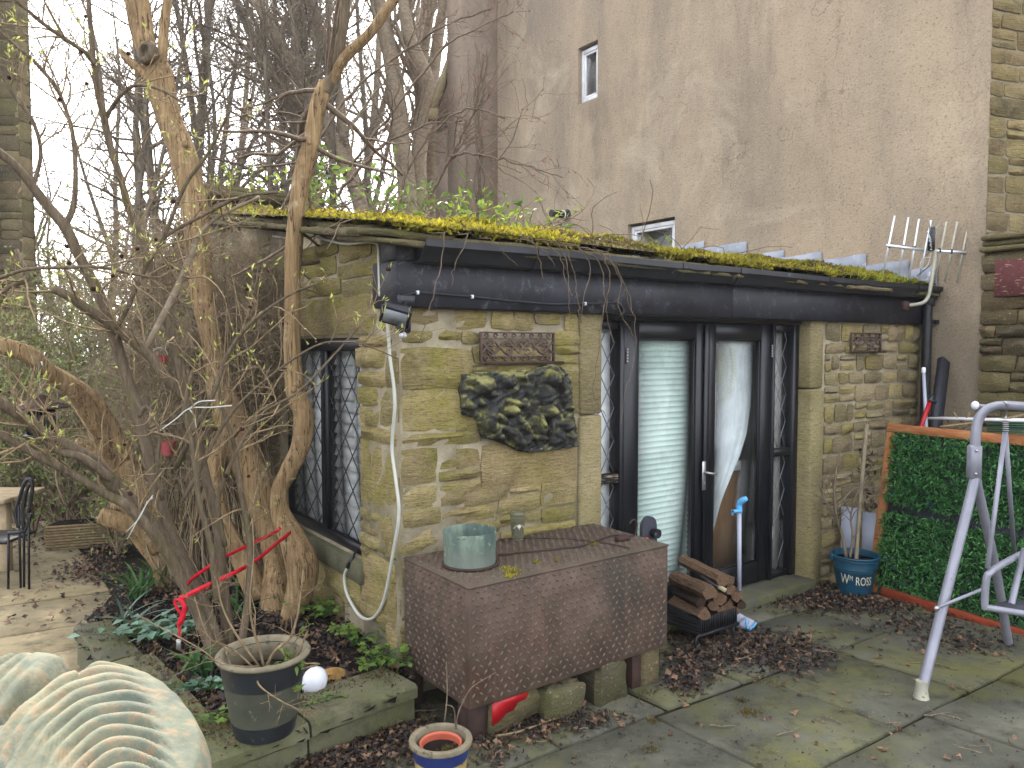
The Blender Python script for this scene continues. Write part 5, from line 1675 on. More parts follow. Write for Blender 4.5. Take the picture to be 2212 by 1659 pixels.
pt = thing('fallen_peeled_limbs', at(362, 1255, 5.25), 'two ochre bark-stripped limbs arching off the left edge from a gnarled stump', 'tree')
for i, rows in enumerate([[(-40, 730, 4.3, 15), (0, 745, 4.35, 17), (65, 769, 4.45, 18), (114, 811, 4.6, 19), (163, 850, 4.75, 18), (195, 898, 4.85, 18), (220, 950, 4.95, 20), (240, 1015, 5.05, 24), (275, 1090, 5.15, 30), (320, 1150, 5.2, 34), (362, 1215, 5.25, 32), (372, 1275, 5.25, 26)],
                          [(112, 797, 4.75, 10), (150, 822, 4.8, 15), (186, 850, 4.85, 16), (222, 893, 4.95, 17), (243, 938, 5.0, 19), (268, 980, 5.05, 22), (292, 1040, 5.12, 26), (325, 1110, 5.18, 28), (350, 1180, 5.22, 26)],
                          [(215, 1112, 4.95, 14), (250, 1122, 5.0, 20), (300, 1140, 5.1, 24), (345, 1180, 5.2, 26)],
                          [(165, 950, 4.9, 6), (195, 968, 4.95, 12), (225, 990, 5.0, 14), (255, 1040, 5.08, 16)]]):
    S = sight(rows); mm = trunk_mesh(S, 6, 16, 30 + i, .09, .08); knots(mm, S, 4, 40 + i)
    mm.build('limb' if i < 3 else 'broken_stub', M_PEELED, pt, smooth=True)

# ------------------------------------------------------------------ many-stemmed shrub with fresh buds
sh = thing('many_stemmed_shrub', at(478, 1440, 3.92), 'large many-stemmed budding shrub spreading left from the raised bed', 'shrub')
YS = 3.92
STEMS = [
 [(478, 1450, YS, 22), (462, 1380, YS, 20), (432, 1300, YS, 19), (395, 1235, YS - .05, 19), (345, 1160, YS - .1, 18), (292, 1098, YS - .15, 19), (232, 1030, YS - .25, 17), (180, 984, YS - .35, 16), (98, 936, YS - .5, 12), (0, 868, YS - .65, 11), (-60, 826, YS - .7, 10)],
 [(470, 1430, YS - .04, 14), (430, 1330, YS - .05, 13), (380, 1225, YS - .1, 13), (330, 1150, YS - .2, 12), (280, 1095, YS - .25, 11), (229, 1068, YS - .3, 10), (164, 1028, YS - .4, 9), (98, 994, YS - .5, 8), (0, 938, YS - .6, 8), (-50, 910, YS - .65, 8)],
 [(240, 1035, YS - .3, 9), (180, 990, YS - .4, 9), (130, 975, YS - .45, 9), (90, 945, YS - .5, 8), (40, 900, YS - .55, 8), (-40, 860, YS - .6, 7)],
 [(486, 1440, YS + .05, 17), (455, 1350, YS + .05, 15), (420, 1260, YS + .05, 14), (380, 1180, YS + .02, 14), (345, 1090, YS, 13), (329, 1026, YS, 12), (319, 974, YS, 12), (303, 909, YS, 13), (283, 841, YS, 12), (264, 785, YS - .02, 12), (247, 730, YS - .05, 12), (234, 681, YS - .08, 11), (208, 623, YS - .1, 11), (182, 574, YS - .12, 11), (165, 540, YS - .15, 11), (140, 488, YS - .18, 12), (107, 449, YS - .2, 11), (72, 404, YS - .25, 9), (33, 358, YS - .3, 9), (-20, 315, YS - .35, 9)],
 [(140, 488, YS - .18, 7), (157, 450, YS - .16, 6), (163, 400, YS - .15, 5), (161, 325, YS - .12, 5), (150, 260, YS - .1, 4.5), (124, 195, YS - .1, 4), (81, 140, YS - .15, 4), (33, 98, YS - .2, 3.5), (-20, 50, YS - .25, 3)],
 [(500, 1440, YS + .1, 15), (490, 1340, YS + .1, 13), (478, 1230, YS + .1, 12), (470, 1130, YS + .1, 11), (440, 1010, YS + .1, 10), (415, 900, YS + .08, 10), (391, 811, YS + .06, 11), (374, 737, YS + .05, 10), (351, 668, YS + .03, 9), (332, 600, YS + .02, 9), (312, 535, YS, 8), (293, 486, YS, 8), (278, 449, YS, 8), (260, 384, YS - .02, 7), (241, 325, YS - .03, 7), (225, 254, YS - .05, 7), (212, 202, YS - .06, 6.5), (202, 130, YS - .08, 6), (195, 50, YS - .1, 5), (188, -40, YS - .12, 5)],
 [(395, 860, YS + .06, 9), (378, 838, YS + .03, 10), (358, 815, YS, 11), (319, 763, YS - .03, 11), (254, 711, YS - .08, 11), (195, 671, YS - .15, 10), (150, 640, YS - .2, 10), (117, 623, YS - .22, 9.5)],
 [(312, 757, YS - .03, 6), (329, 727, YS - .05, 7), (368, 652, YS - .05, 7), (390, 605, YS - .06, 6.5), (407, 564, YS - .07, 6.5), (424, 520, YS - .08, 6), (438, 498, YS - .08, 5), (470, 470, YS - .1, 3.5), (560, 425, YS - .15, 3)],
 [(252, 710, YS - .1, 5), (275, 665, YS - .12, 5), (293, 623, YS - .13, 5), (325, 558, YS - .15, 5), (352, 515, YS - .16, 4.5), (400, 400, YS - .2, 4), (450, 330, YS - .2, 3.5), (500, 230, YS - .25, 2.5)],
 [(225, 254, YS - .05, 4), (240, 235, YS - .06, 4), (262, 205, YS - .1, 4), (295, 184, YS - .12, 3.5), (350, 195, YS - .15, 3), (400, 225, YS - .2, 2.5)],
 [(205, 140, YS - .1, 4), (190, 118, YS - .12, 5), (150, 90, YS - .18, 4.5), (100, 55, YS - .22, 4), (33, 0, YS - .3, 3.5), (0, -30, YS - .3, 3)],
 [(396, 1080, YS - .15, 5), (440, 1000, YS - .15, 4.5), (470, 940, YS - .15, 4), (520, 870, YS - .2, 3.2), (600, 800, YS - .25, 2.8), (680, 748, YS - .3, 2.4), (735, 738, YS - .32, 2), (790, 746, YS - .35, 1.6), (860, 775, YS - .35, 1.2)],
 [(486, 1180, YS - .05, 6), (470, 1090, YS - .1, 5), (500, 1000, YS - .15, 4.5), (560, 900, YS - .2, 4), (640, 850, YS - .3, 3), (700, 790, YS - .3, 2.5), (790, 690, YS - .3, 2)],
 [(380, 1010, YS, 6), (420, 930, YS - .1, 5), (465, 840, YS - .15, 5), (490, 770, YS - .15, 5), (540, 700, YS - .2, 4), (620, 640, YS - .25, 3), (690, 610, YS - .28, 3)],
 [(470, 1300, YS - .1, 8), (455, 1180, YS - .15, 7), (430, 1080, YS - .2, 6), (418, 980, YS - .2, 6), (400, 880, YS - .2, 4), (415, 800, YS - .22, 3)],
 [(300, 900, YS - .2, 5), (318, 880, YS - .2, 5), (345, 930, YS - .2, 4), (340, 1010, YS - .2, 4), (350, 1080, YS - .15, 4)],
 [(520, 1400, YS - .02, 9), (535, 1300, YS, 8), (540, 1180, YS, 7), (520, 1060, YS, 6), (505, 960, YS, 5), (480, 880, YS - .02, 4), (470, 820, YS - .02, 3)],
 [(35, 540, YS - .4, 5), (60, 600, YS - .42, 5), (20, 620, YS - .45, 5), (-30, 660, YS - .5, 4)],
 [(0, 600, YS - .5, 4), (60, 582, YS - .5, 4), (140, 578, YS - .45, 4), (220, 578, YS - .4, 4), (300, 594, YS - .35, 3), (330, 600, YS - .35, 2)],
 [(72, 404, YS - .25, 5), (88, 330, YS - .25, 4), (70, 260, YS - .28, 4), (20, 190, YS - .3, 4), (-20, 120, YS - .35, 3)],
 [(600, 415, YS - .25, 3), (520, 425, YS - .2, 3.5), (440, 465, YS - .15, 3.5), (360, 510, YS - .12, 4), (320, 560, YS - .1, 4)],
]
outs = []
r = np.random.default_rng(23)
for i, rows in enumerate(STEMS):
    S = sight(rows)
    trunk_mesh(S, 5, 10 if rows[0][3] > 8 else 7, 50 + i, .05, .04).build('stem', M_BARK if i != 7 else M_BARK_GREY, sh, smooth=True)
    k = len(S) // 3
    thin = rows[0][3] < 8.5
    sprout(r, S[k:, :3], np.minimum(S[k:, 3], .012), 9 if not thin else 8, .46 if not thin else .4, 1, outs, .0, .18, (.5, 1.2), .2, 7, 4, .55, .0016)
MB().tubes(outs, 4).build('twigs', M_TWIG, sh)
ends = np.array([q[-1] for q, _ in outs]); tg = np.array([q[-1] - q[-2] for q, _ in outs])
mids = np.array([q[4] for q, _ in outs]); tgm = np.array([q[4] - q[3] for q, _ in outs])
sel = r.random(len(ends)) < .38
P = np.concatenate([ends[sel], ends[sel] + r.normal(size=(sel.sum(), 3)) * .004, mids[sel]]); D = np.concatenate([tg[sel], tg[sel] + r.normal(size=(sel.sum(), 3)) * .02, tgm[sel]])
D /= np.linalg.norm(D, axis=1)[:, None]
D = D + r.normal(size=D.shape) * .45 + np.array([0, 0, .5])
tag(MB().leaves(P, D, r.normal(size=P.shape), r.uniform(.018, .045, len(P)), r.uniform(.006, .011, len(P)), .3, .1).build('buds', M_BUD, sh), kind='stuff')
sm = MB(); pk = r.integers(0, len(ends), 46)
for k in pk:
    p = ends[k]; s_ = r.uniform(.007, .012)
    sm.lathe([(s_ * .3, 0), (s_, s_ * .7), (s_ * .9, s_ * 1.6), (s_ * .2, s_ * 2.2)], p - np.array([0, 0, s_]), 6, r.normal(size=3))
tag(sm.build('seed_heads', M_SEEDHEAD, sh), kind='stuff')

# ------------------------------------------------------------------ tangled dry climber on the shed side
tg_ = thing('tangled_climber', at(430, 1150, 5.9), 'dense brown tangle of dry climber twigs against the shed side', 'climber')
r = np.random.default_rng(31); out = []
for i in range(150):
    u0 = r.uniform(330, 600); b = at(u0, r.uniform(1180, 1330), 5.2); b[2] = .12
    u1 = r.uniform(255, 600); v1 = r.uniform(480, 880) if u1 < 560 else r.uniform(560, 800)
    Y1 = r.uniform(5.0, 5.9)
    tip = at(u1, v1, Y1)
    mid = b * .4 + tip * .6 + r.normal(size=3) * .16
    S = smooth([[*b, .009], [*(b * .7 + mid * .3 + r.normal(size=3) * .08), .008], [*mid, .006], [*tip, .004], [*(tip + np.array([r.normal() * .25, -.1, -r.uniform(.0, .35)])), .002]], 4)
    if i % 2 == 0: out.append((S[:, :3], S[:, 3]))
    sprout(r, S[7:, :3], S[7:, 3], 15, .46, 1, out, .0, -.05, (.5, 1.5), .3, 7, 5, .7, .0016, .35)
MB().tubes(out, 3).build('twigs', M_TWIG_BROWN, tg_)
out2 = []
for i in range(13):
    u0 = r.uniform(380, 560); v0 = r.uniform(540, 760); p = at(u0, v0, r.uniform(4.75, 5.3)); q = p.copy(); q[2] = r.uniform(.1, .6); q += np.array([r.normal() * .2, r.normal() * .1, 0])
    S = smooth([[*p, .004], [*(p * .6 + q * .4 + r.normal(size=3) * .07), .004], [*(p * .3 + q * .7 + r.normal(size=3) * .07), .004], [*q, .005]], 5)
    out2.append((S[:, :3], S[:, 3]))
    sprout(r, S[:, :3], S[:, 3], 6, .3, 1, out2, .1, 0, (.5, 1.4), .25, 6, 3, .6, .0014)
MB().tubes(out2, 4).build('hanging_stems', M_TWIG, tg_)
ends = np.array([q[-1] for q, _ in out]); k = r.integers(0, len(ends), 900)
lp = ends[k] + r.normal(size=(900, 3)) * .04
MB().leaves(lp, r.normal(size=(900, 3)), r.normal(size=(900, 3)), .028, .012).build('small_leaves', M_LEAF_Y, tg_)

# ------------------------------------------------------------------ plants growing on the roof
def roofpt(x, s, dz=0.0):
    p = FRONT.p(x, -s, 0); p[2] = roofz(x, s) + dz; return p


def leafy(name, label, cat, base_pts, seed, H_, nst, ls, lmat, tmat, group=None, spread=.35, nl=10):
    r = np.random.default_rng(seed)
    th = thing(name, base_pts[0], label, cat, group)
    out = []; P = []; D = []; Nn = []
    for b in base_pts:
        for i in range(nst):
            tip = b + np.array([r.normal() * spread, r.normal() * spread * .6, H_ * r.uniform(.35, 1.1)])
            S = smooth([[*b, .005], [*(b * .5 + tip * .5 + r.normal(size=3) * .06), .004], [*tip, .002]], 4)
            out.append((S[:, :3], S[:, 3]))
            for k in range(nl):
                f = r.integers(3, len(S)); d = r.normal(size=3) * np.array([1, 1, .5]) + np.array([0, 0, .55])
                P.append(S[f, :3]); D.append(d); Nn.append(r.normal(size=3) * .6 + np.array([0, 0, 1.]))
    tag(MB().tubes(out, 4).build('stems', tmat, th), kind='stuff')
    n = len(P)
    MB().leaves(P, D, Nn, r.uniform(.6, 1.2, n) * ls, r.uniform(.7, 1.1, n) * ls * .42, .2, .15).build('leaves', lmat, th)
    return th


RP = 'leafy self-sown plants on the mossy roof'
spots = [([roofpt(.35 + .22 * k, 2.3 + .3 * (k % 3)) for k in range(5)], .55, 'leafy honeysuckle clump on the roof left of the forked trunk', M_LEAF_G),
         ([roofpt(1.3 + .25 * k, 2.0 + .3 * (k % 2)) for k in range(5)], .42, 'leafy clump on the roof right of the forked trunk', M_LEAF_G),
         ([roofpt(1.75 + .15 * k, 2.5 + .2 * (k % 2)) for k in range(4)], .36, 'fresh green sprouting plant on the roof below the grey multi-stemmed tree', M_LEAF_Y),
         ([roofpt(2.0 + .2 * k, 1.7) for k in range(2)], .34, 'spindly young plant on the roof below the chimney return', M_LEAF_Y),
         ([roofpt(.1 + .2 * k, 3.3) for k in range(3)], .4, 'yellow-green sprig on the far mossy roof end', M_LEAF_Y),
         ([roofpt(4.6, 2.45)], .22, 'small bright rosette plant on the roof in front of the lower house window', M_LEAF_Y)]
for i, (b, h, lab, lm) in enumerate(spots):
    leafy('roof_plant', lab, 'plant', b, 70 + i, h, 5 if i < 5 else 7, .10 if i < 3 else .075, lm, M_TWIG, RP, .26 if i < 5 else .12, 7)
iv = leafy('ivy_clump', 'dark ivy clump in the corner between chimney and rendered wall', 'ivy', [HOUSE.p(S1 - .2, .1, 3.0), HOUSE.p(S1 - .12, .3, 2.9)], 81, .6, 9, .13, M_LEAF_D, M_TWIG, None, .16, 9)

# bare arching shrub on the roof with pink buds, reaching in front of the render
ab = thing('arching_bare_shrub', roofpt(1.9, 2.6), 'bare arching shrub with pinkish buds reaching over the roof before the render', 'shrub')
AR = [[(924, 433, 8, 5), (950, 385, 7.9, 5), (973, 338, 7.8, 5), (1002, 286, 7.7, 4), (1030, 235, 7.6, 3), (1050, 185, 7.5, 2)],
      [(973, 338, 7.8, 4), (1010, 329, 7.7, 4), (1050, 338, 7.6, 3.5), (1110, 350, 7.5, 3), (1160, 365, 7.4, 2), (1212, 384, 7.3, 1.5)],
      [(860, 470, 8, 5), (870, 400, 7.9, 4), (900, 330, 7.8, 4), (950, 270, 7.7, 3), (1010, 235, 7.6, 3), (1090, 255, 7.5, 2)],
      [(720, 430, 8.2, 5), (780, 360, 8, 5), (850, 300, 7.9, 4), (920, 270, 7.8, 3), (1000, 262, 7.7, 2)],
      [(740, 380, 8.2, 5), (800, 300, 8, 4), (880, 200, 7.9, 4), (960, 100, 7.8, 3), (1040, 55, 7.7, 2), (1110, 25, 7.6, 1.5)],
      [(690, 300, 8, 5), (760, 200, 8, 4), (860, 120, 7.9, 4), (960, 55, 7.8, 3), (1060, 20, 7.7, 2)]]
r = np.random.default_rng(91); out = []
for rows in AR:
    S = smooth(sight(rows), 5); S[:, :3] += r.normal(size=(len(S), 3)) * .008
    MB().tube(S[:, :3], S[:, 3] * .7, 6).build('branch', M_TWIG_R, ab, smooth=True)
    sprout(r, S[6:, :3], S[6:, 3] * .7, 12, .75, 1, out, .0, .03, (.35, .9), .2, 7, 4, .55, .0022, .1)
MB().tubes(out, 3).build('twigs', M_TWIG_R, ab)
bp = np.concatenate([q[1:] for q, _ in out]); bp = bp[r.integers(0, len(bp), 900)] + r.normal(size=(900, 3)) * .006
MB().leaves(bp, r.normal(size=(900, 3)), r.normal(size=(900, 3)), .017, .013).build('pink_buds', M_BERRYBUD, ab)

# long dead vine stems hanging over the gutter
hv = thing('hanging_vine', FRONT.p(1.6, .15, 2.42), 'thin dead vine stems hanging from the roof over the black fascia', 'vine')
VN = [[(1150, 515), (1165, 560), (1172, 600)], [(1245, 530), (1275, 575), (1262, 640), (1255, 700)], [(1300, 540), (1318, 600), (1310, 670), (1325, 740)], [(1180, 520), (1212, 560), (1220, 600), (1238, 640)], [(1200, 520), (1225, 570), (1228, 640), (1232, 690)], [(1222, 530), (1240, 590), (1248, 650), (1252, 685)], [(1230, 525), (1290, 560), (1305, 620), (1300, 690), (1290, 780), (1282, 850), (1310, 900)], [(1290, 540), (1330, 580), (1360, 640), (1372, 720), (1366, 800), (1350, 850), (1340, 920)],
      [(1270, 535), (1320, 570), (1350, 620), (1365, 680)], [(1310, 545), (1340, 600), (1336, 660), (1360, 710), (1370, 730)], [(1010, 510), (1003, 530), (985, 570), (975, 620)], [(960, 505), (955, 560), (940, 620), (925, 680), (905, 740)], [(1060, 515), (1090, 545), (1120, 580)], [(1140, 520), (1180, 545), (1200, 575)]]
r = np.random.default_rng(92)
for k, rows in enumerate(VN):
    p3 = [onpl(u, v, C0 - D2 * (.21 + .02 * r.random()), D2) for u, v in rows]
    S = smooth([[*p, .0034 - .0018 * i / len(p3)] for i, p in enumerate(p3)], 5)
    top = S[0, :3] + D2 * .25 + np.array([0, 0, .03])
    pts = np.vstack([top, S[:, :3]]); pts[1:] += r.normal(size=(len(S), 3)) * .004
    MB().tube(pts, np.concatenate([[.005], S[:, 3]]), 5).build('vine_stem', M_TWIG_R, hv, smooth=True)
# loose brambly stems lying along the roof edge
rb_ = thing('roof_bramble', roofpt(1.2, .4), 'tangle of thin bramble stems lying on the roof edge moss', 'bramble')
out = []
for i in range(60):
    x = r.uniform(-.1, 4.0) if i % 3 else r.uniform(-.1, 2.2); s_ = r.uniform(.0, 1.6)
    p = roofpt(x, s_, .01); d = unit(np.array([r.normal(), r.normal(), r.uniform(.0, .7)]))
    K = 9; stp = d + np.cumsum(r.normal(size=(K - 1, 3)) * .25, axis=0) + np.linspace(0, 1, K - 1)[:, None] * np.array([0, -.2, -.9])
    stp /= np.linalg.norm(stp, axis=1)[:, None]
    out.append((np.vstack([p, p + np.cumsum(stp * r.uniform(.3, .8) / K, axis=0)]), np.linspace(.004, .0018, K)))
tag(MB().tubes(out, 4).build('stems', M_TWIG_R, rb_), kind='stuff')

# ------------------------------------------------------------------ moss cushions on the roof (uncountable tufts)
r = np.random.default_rng(95)
def moss_tufts(N, xr, sr, hmin, hmax, mat, name, thr, sc):
    x = r.uniform(*xr, N); s_ = sr[0] + (sr[1] - sr[0]) * r.random(N) ** 1.3
    f = np.sin(x * 1.7 + 1) + np.sin(x * 4.1 + s_ * 2.3) + np.sin(s_ * 5 + x * 2.2 + 2) + r.normal(size=N) * .5
    k = f > thr; x = x[k]; s_ = s_[k]
    P = np.array([roofpt(a, b, -.004) for a, b in zip(x, s_)])
    n = len(P); d = r.normal(size=(n, 3)) * .55 + np.array([0, 0, 1.0])
    return MB().leaves(P, d, r.normal(size=(n, 3)), r.uniform(hmin, hmax, n), r.uniform(.012, .024, n) * sc, .3, .2).build(name, mat, roof)
tag(moss_tufts(22000, (-.15, LEN), (-.13, 1.6), .010, .032, M_MOSS, 'moss', .1, 1.0), kind='stuff')
tag(moss_tufts(9000, (-.15, LEN), (.2, 3.6), .02, .045, M_MOSS, 'moss', -.4, 1.3), kind='stuff')
tag(moss_tufts(12000, (-.15, LEN), (-.13, 1.6), .012, .03, M_MOSS_D, 'dull_moss', -1.8, 1.0), kind='stuff')
N = 9000
xx = r.uniform(-.15, LEN, N); ss = -.12 + .45 * r.random(N) ** 2
kk_ = np.sin(xx * 3.3) + np.sin(xx * 7.1 + 1) + np.sin(xx * 13.7) + r.normal(size=N) * .4 - .35 * xx / LEN > .1; xx = xx[kk_]; ss = ss[kk_]; N = len(xx)
tag(MB().leaves([roofpt(a, b, .0) + np.array([0, 0, -.02 if b < -.1 else 0]) for a, b in zip(xx, ss)], r.normal(size=(N, 3)) * .8 + np.array([.1, -.3, .8]), r.normal(size=(N, 3)), r.uniform(.02, .055, N), r.uniform(.012, .024, N), .3, .25).build('edge_moss', M_MOSS, roof), kind='stuff')
N = 2200
xx = r.uniform(-.1, LEN, N); ss = r.uniform(-.1, 2.6, N)
tag(MB().leaves([roofpt(a, b, .006) for a, b in zip(xx, ss)], r.normal(size=(N, 3)) * np.array([1, 1, .25]), r.normal(size=(N, 3)) * .5 + np.array([0, 0, 1]), r.uniform(.02, .05, N), r.uniform(.015, .03, N)).build('dead_leaves', M_DEADLEAF, roof), kind='stuff')
# grass tuft over the gutter at the right
gt = thing('gutter_grass', FRONT.p(4.55, .1, 2.33), 'tuft of grass and weeds sprouting at the roof edge near the aerial', 'grass tuft')
N = 240
xx = r.normal(4.5, .25, N); P = np.array([FRONT.p(a, r.uniform(.0, .14), 2.33) for a in xx])
MB().leaves(P, r.normal(size=(N, 3)) * .5 + np.array([0, 0, 1]), r.normal(size=(N, 3)), r.uniform(.05, .13, N), .008, .2, .3).build('blades', M_LEAF_Y, gt)
# ================================================================== objects
def text_mesh(body, size=1.0):
    """flat lettering as (verts, faces) in its own plane"""
    cu = bpy.data.curves.new('lettering', 'FONT'); cu.body = body; cu.size = size; cu.resolution_u = 3
    ob = bpy.data.objects.new('lettering', cu); COL.objects.link(ob)
    dg = bpy.context.evaluated_depsgraph_get(); me = bpy.data.meshes.new_from_object(ob.evaluated_get(dg))
    V = np.array([v.co[:] for v in me.vertices]); Fc = [list(p.vertices) for p in me.polygons]
    bpy.data.objects.remove(ob); bpy.data.curves.remove(cu); bpy.data.meshes.remove(me)
    return V, Fc


# ------------------------------------------------------------------ chequer-plate steel box on legs
BY0, BY1, BX0, BX1 = 0.09, 0.705, -.02, 1.262
BZ0 = 0.165; BZ1 = front(1025, 1271, BY1)[1]
box = thing('steel_box', FRONT.p(.6, .4, 0), 'rusty chequer-plate steel box on short legs against the shed corner', 'box')
th_ = .008
lid = MB().cbox(FRONT, BX0 - .006, BX1 + .006, BY0, BY1 + .006, BZ1, BZ1 + th_, .003).build('lid_plate', M_RUST, box)
fp = MB().cbox(FRONT, BX0, BX1, BY1 - th_, BY1, BZ0, BZ1 - .001, .002).build('front_plate', M_RUST, box)
sp = MB().cbox(FRONT, BX0, BX0 + th_, BY0, BY1 - th_ - .0005, BZ0, BZ1 - .001, .002).build('side_plate', M_RUST, box)
MB().cbox(FRONT, BX1 - th_, BX1, BY0, BY1 - th_ - .0005, BZ0, BZ1 - .001, .002).build('side_plate', M_RUST, box)
MB().cbox(FRONT, BX0 + .01, BX1 - .01, BY0, BY0 + th_, BZ0, BZ1 - .001, .002).build('back_plate', M_RUST, box)
MB().box(FRONT, BX0 + .01, BX1 - .01, BY0 + .01, BY1 - .01, BZ0 + .002, BZ0 + .012).build('base_plate', M_RUST_D, box)


def tread(fr, x0, x1, z0, z1, y, pitch=.044, ln=.032, wd=.012, ht=.006):
    mb = MB(); V = []; T_ = []
    i = 0; z = z0 + pitch * .5
    while z < z1 - .01:
        x = x0 + pitch * (.4 if i % 2 else .9)
        j = 0
        while x < x1 - .012:
            a = math.radians(45 if (i + j) % 2 else -45) * 1.0 + .1
            ca, sa = math.cos(a), math.sin(a)
            k = len(V)
            for (p, q_, h_) in ((ln / 2, 0, 0), (0, wd / 2, 0), (-ln / 2, 0, 0), (0, -wd / 2, 0), (ln * .22, 0, ht), (-ln * .22, 0, ht)):
                V.append((x + p * ca - q_ * sa, y + h_ + .0004, z + p * sa + q_ * ca))
            T_ += [(k, k + 1, k + 4), (k + 1, k + 5, k + 4), (k + 1, k + 2, k + 5), (k + 2, k + 3, k + 5), (k + 3, k + 4, k + 5), (k + 3, k, k + 4)]
            x += pitch; j += 1
        z += pitch * .72; i += 1
    return mb.add(fr.arr(V), None, T_)


tag(tread(FRONT, BX0 + .005, BX1 - .005, BZ0 + .005, BZ1 - .005, BY1).build('tread_pattern', M_RUST_LUG, fp), kind='stuff')
BS = Fr(FRONT.p(BX0, 0, 0), -D2, -D1)
tag(tread(BS, BY0 + .005, BY1 - .01, BZ0 + .005, BZ1 - .005, 0.0).build('tread_pattern', M_RUST_LUG, sp), kind='stuff')
BT = Fr(FRONT.p(0, 0, BZ1 + th_), D1, UP, -D2)
tag(tread(BT, BX0 + .01, BX1 - .01, BY0 + .01, BY1 - .01, 0.0).build('tread_pattern', M_RUST_LUG, lid), kind='stuff')
for (x, y) in ((BX0 + .075, BY1 - .05), (BX0 + .04, BY0 + .06), (BX1 - .17, BY1 - .05), (BX1 - .06, BY0 + .06)):
    w = .055 if y > .4 else .03
    m_ = MB(); m_.cbox(FRONT, x - w, x + w, y, y + .012, gz(0, 3.4) - .03, BZ0 - .001, .002); m_.cbox(FRONT, x - w, x - w + .01, y - .08, y - .0005, -.03, BZ0 - .001, .002)
    m_.build('leg', M_RUST_D, box)


def rock(name, c, sx, sy, sz, seed, mat, label, cat, group=None, yaw=0.0, parent=None, flat=.0):
    r = np.random.default_rng(seed); n, m = 12, 8
    V = []
    ph = r.uniform(0, 6, 9)
    for j in range(m + 1):
        phi = math.pi * j / m - math.pi / 2
        for i in range(n):
            a = 2 * math.pi * i / n + yaw
            d = np.array([math.cos(a) * math.cos(phi), math.sin(a) * math.cos(phi), math.sin(phi)])
            d = np.sign(d) * np.abs(d) ** .5
            d = d * (1 + .10 * math.sin(3 * a + ph[0] + 2 * phi) + .07 * math.sin(5 * a - 4 * phi + ph[1]) + r.normal() * .03)
            V.append((d[0] * sx, d[1] * sy, d[2] * sz))
    V = np.array(V); fr = Fr(c, D1, -D2)
    q = [(j * n + i, j * n + (i + 1) % n, (j + 1) * n + (i + 1) % n, (j + 1) * n + i) for j in range(m) for i in range(n)]
    ob = MB().add(fr.arr(V), q, None, [list(range(n)), [m * n + i for i in range(n)]]).build(name, mat, parent, smooth=35)
    if label: tag(ob, label, cat, group)
    return ob


def fg(x, y, z):  # a point in the front frame, height above the paving
    p = FRONT.p(x, y, 0); p[2] = gz(p[0], p[1]) + z; return p


rock('rough_stone', fg(.54, .64, .075), .15, .10, .085, 1, M_BLOCK, 'wedge-shaped mossy stone under the middle of the steel box', 'stone')
rock('rough_stone', fg(.85, .64, .095), .125, .09, .12, 2, M_BLOCK, 'largest rounded mossy stone under the right half of the steel box', 'stone')
MB_ = MB(); MB_.cbox(FRONT, 1.10, 1.235, .55, .685, -.05, BZ0 - .004, .015)
tag(MB_.build('stone_block', M_BLOCK), 'square mossy block under the right end of the steel box', 'stone')
m_ = MB().prism([(.10, -.04), (.25, -.03), (.30, .03), (.38, .035), (.40, .10), (.375, .155), (.11, .158)], FRONT, .62, .69)
rp = m_.build('painted_render_slab', M_BLOCK)
tag(rp, 'broken concrete slab with a flaking red painted face under the steel box', 'slab')
MB().prism([(.112, .05), (.16, .06), (.19, .085), (.235, .09), (.26, .12), (.31, .125), (.325, .156), (.113, .156)], FRONT, .6905, .694).build('red_paint', M_REDPAINT, rp)

# copper vessel
ZT_ = BZ1 + th_ + .002
pc = onz(1015, 1219, ZT_); kx = pc[1] / F; rr_ = 58.5 * kx
cp = MB(); hgt = .172
cp.lathe([(rr_ * .96, .004), (rr_ * .97, .02), (rr_ * .965, hgt * .45), (rr_ * .985, hgt * .5), (rr_ * 1.0, hgt), (rr_ * .975, hgt), (rr_ * .955, hgt * .5), (rr_ * .935, .02), (0.001, .018)], pc, 40, wob=.012)
cpo = cp.build('copper_vessel', M_COPPER, smooth=40)
tag(cpo, 'verdigris copper vessel standing on the steel box', 'vessel')
MB().lathe([(rr_ * .965, .0), (rr_ * 1.05, .002), (rr_ * 1.06, .010), (rr_ * 1.02, .016), (rr_ * .97, .014)], pc, 40, closed=True).build('base_ring', M_RUST_D, cpo, smooth=True)
pc2 = pc + np.array([0, -rr_ * .5, hgt])
MB().strip([pc + np.array([rr_ * math.cos(a) * 1.0, rr_ * math.sin(a) * 1.0, hgt - .012]) for k, a in enumerate(np.linspace(-2.0, -1.1, 4))], .012, .002, (0, 0, 1)).build('torn_lip', M_COPPER, cpo)

# pint glass with its printed badge
gp = onz(1118, 1166, ZT_); kx = gp[1] / F
rt, rb2, gh = 16.8 * kx, 13.2 * kx, .158
pg = MB(); pg.lathe([(rb2, 0), (rb2 * 1.02, .012), (rt * .97, gh * .82), (rt, gh * .86), (rt, gh), (rt * .94, gh), (rt * .93, gh * .86), (rb2 * .93, .02), (.001, .018)], gp, 28)
pgo = pg.build('pint_glass', M_PINT, smooth=40)
tag(pgo, 'dirty pint glass half full of dark water on the steel box', 'glass')
MB().lathe([(rb2 * .90, .021), (rt * .885, gh * .70), (.001, gh * .70)], gp, 24).build('dark_water', simple('murky_water', '#2a2012', '#3a2c18', 10, 0.15, 0.5, bump=0), pgo, smooth=40)
MB().lathe([(rt * 1.012, gh * .87), (rt * 1.02, gh * .93), (rt * 1.012, gh * .985)], gp, 28).build('glass_rim', M_PINT, pgo, smooth=True)
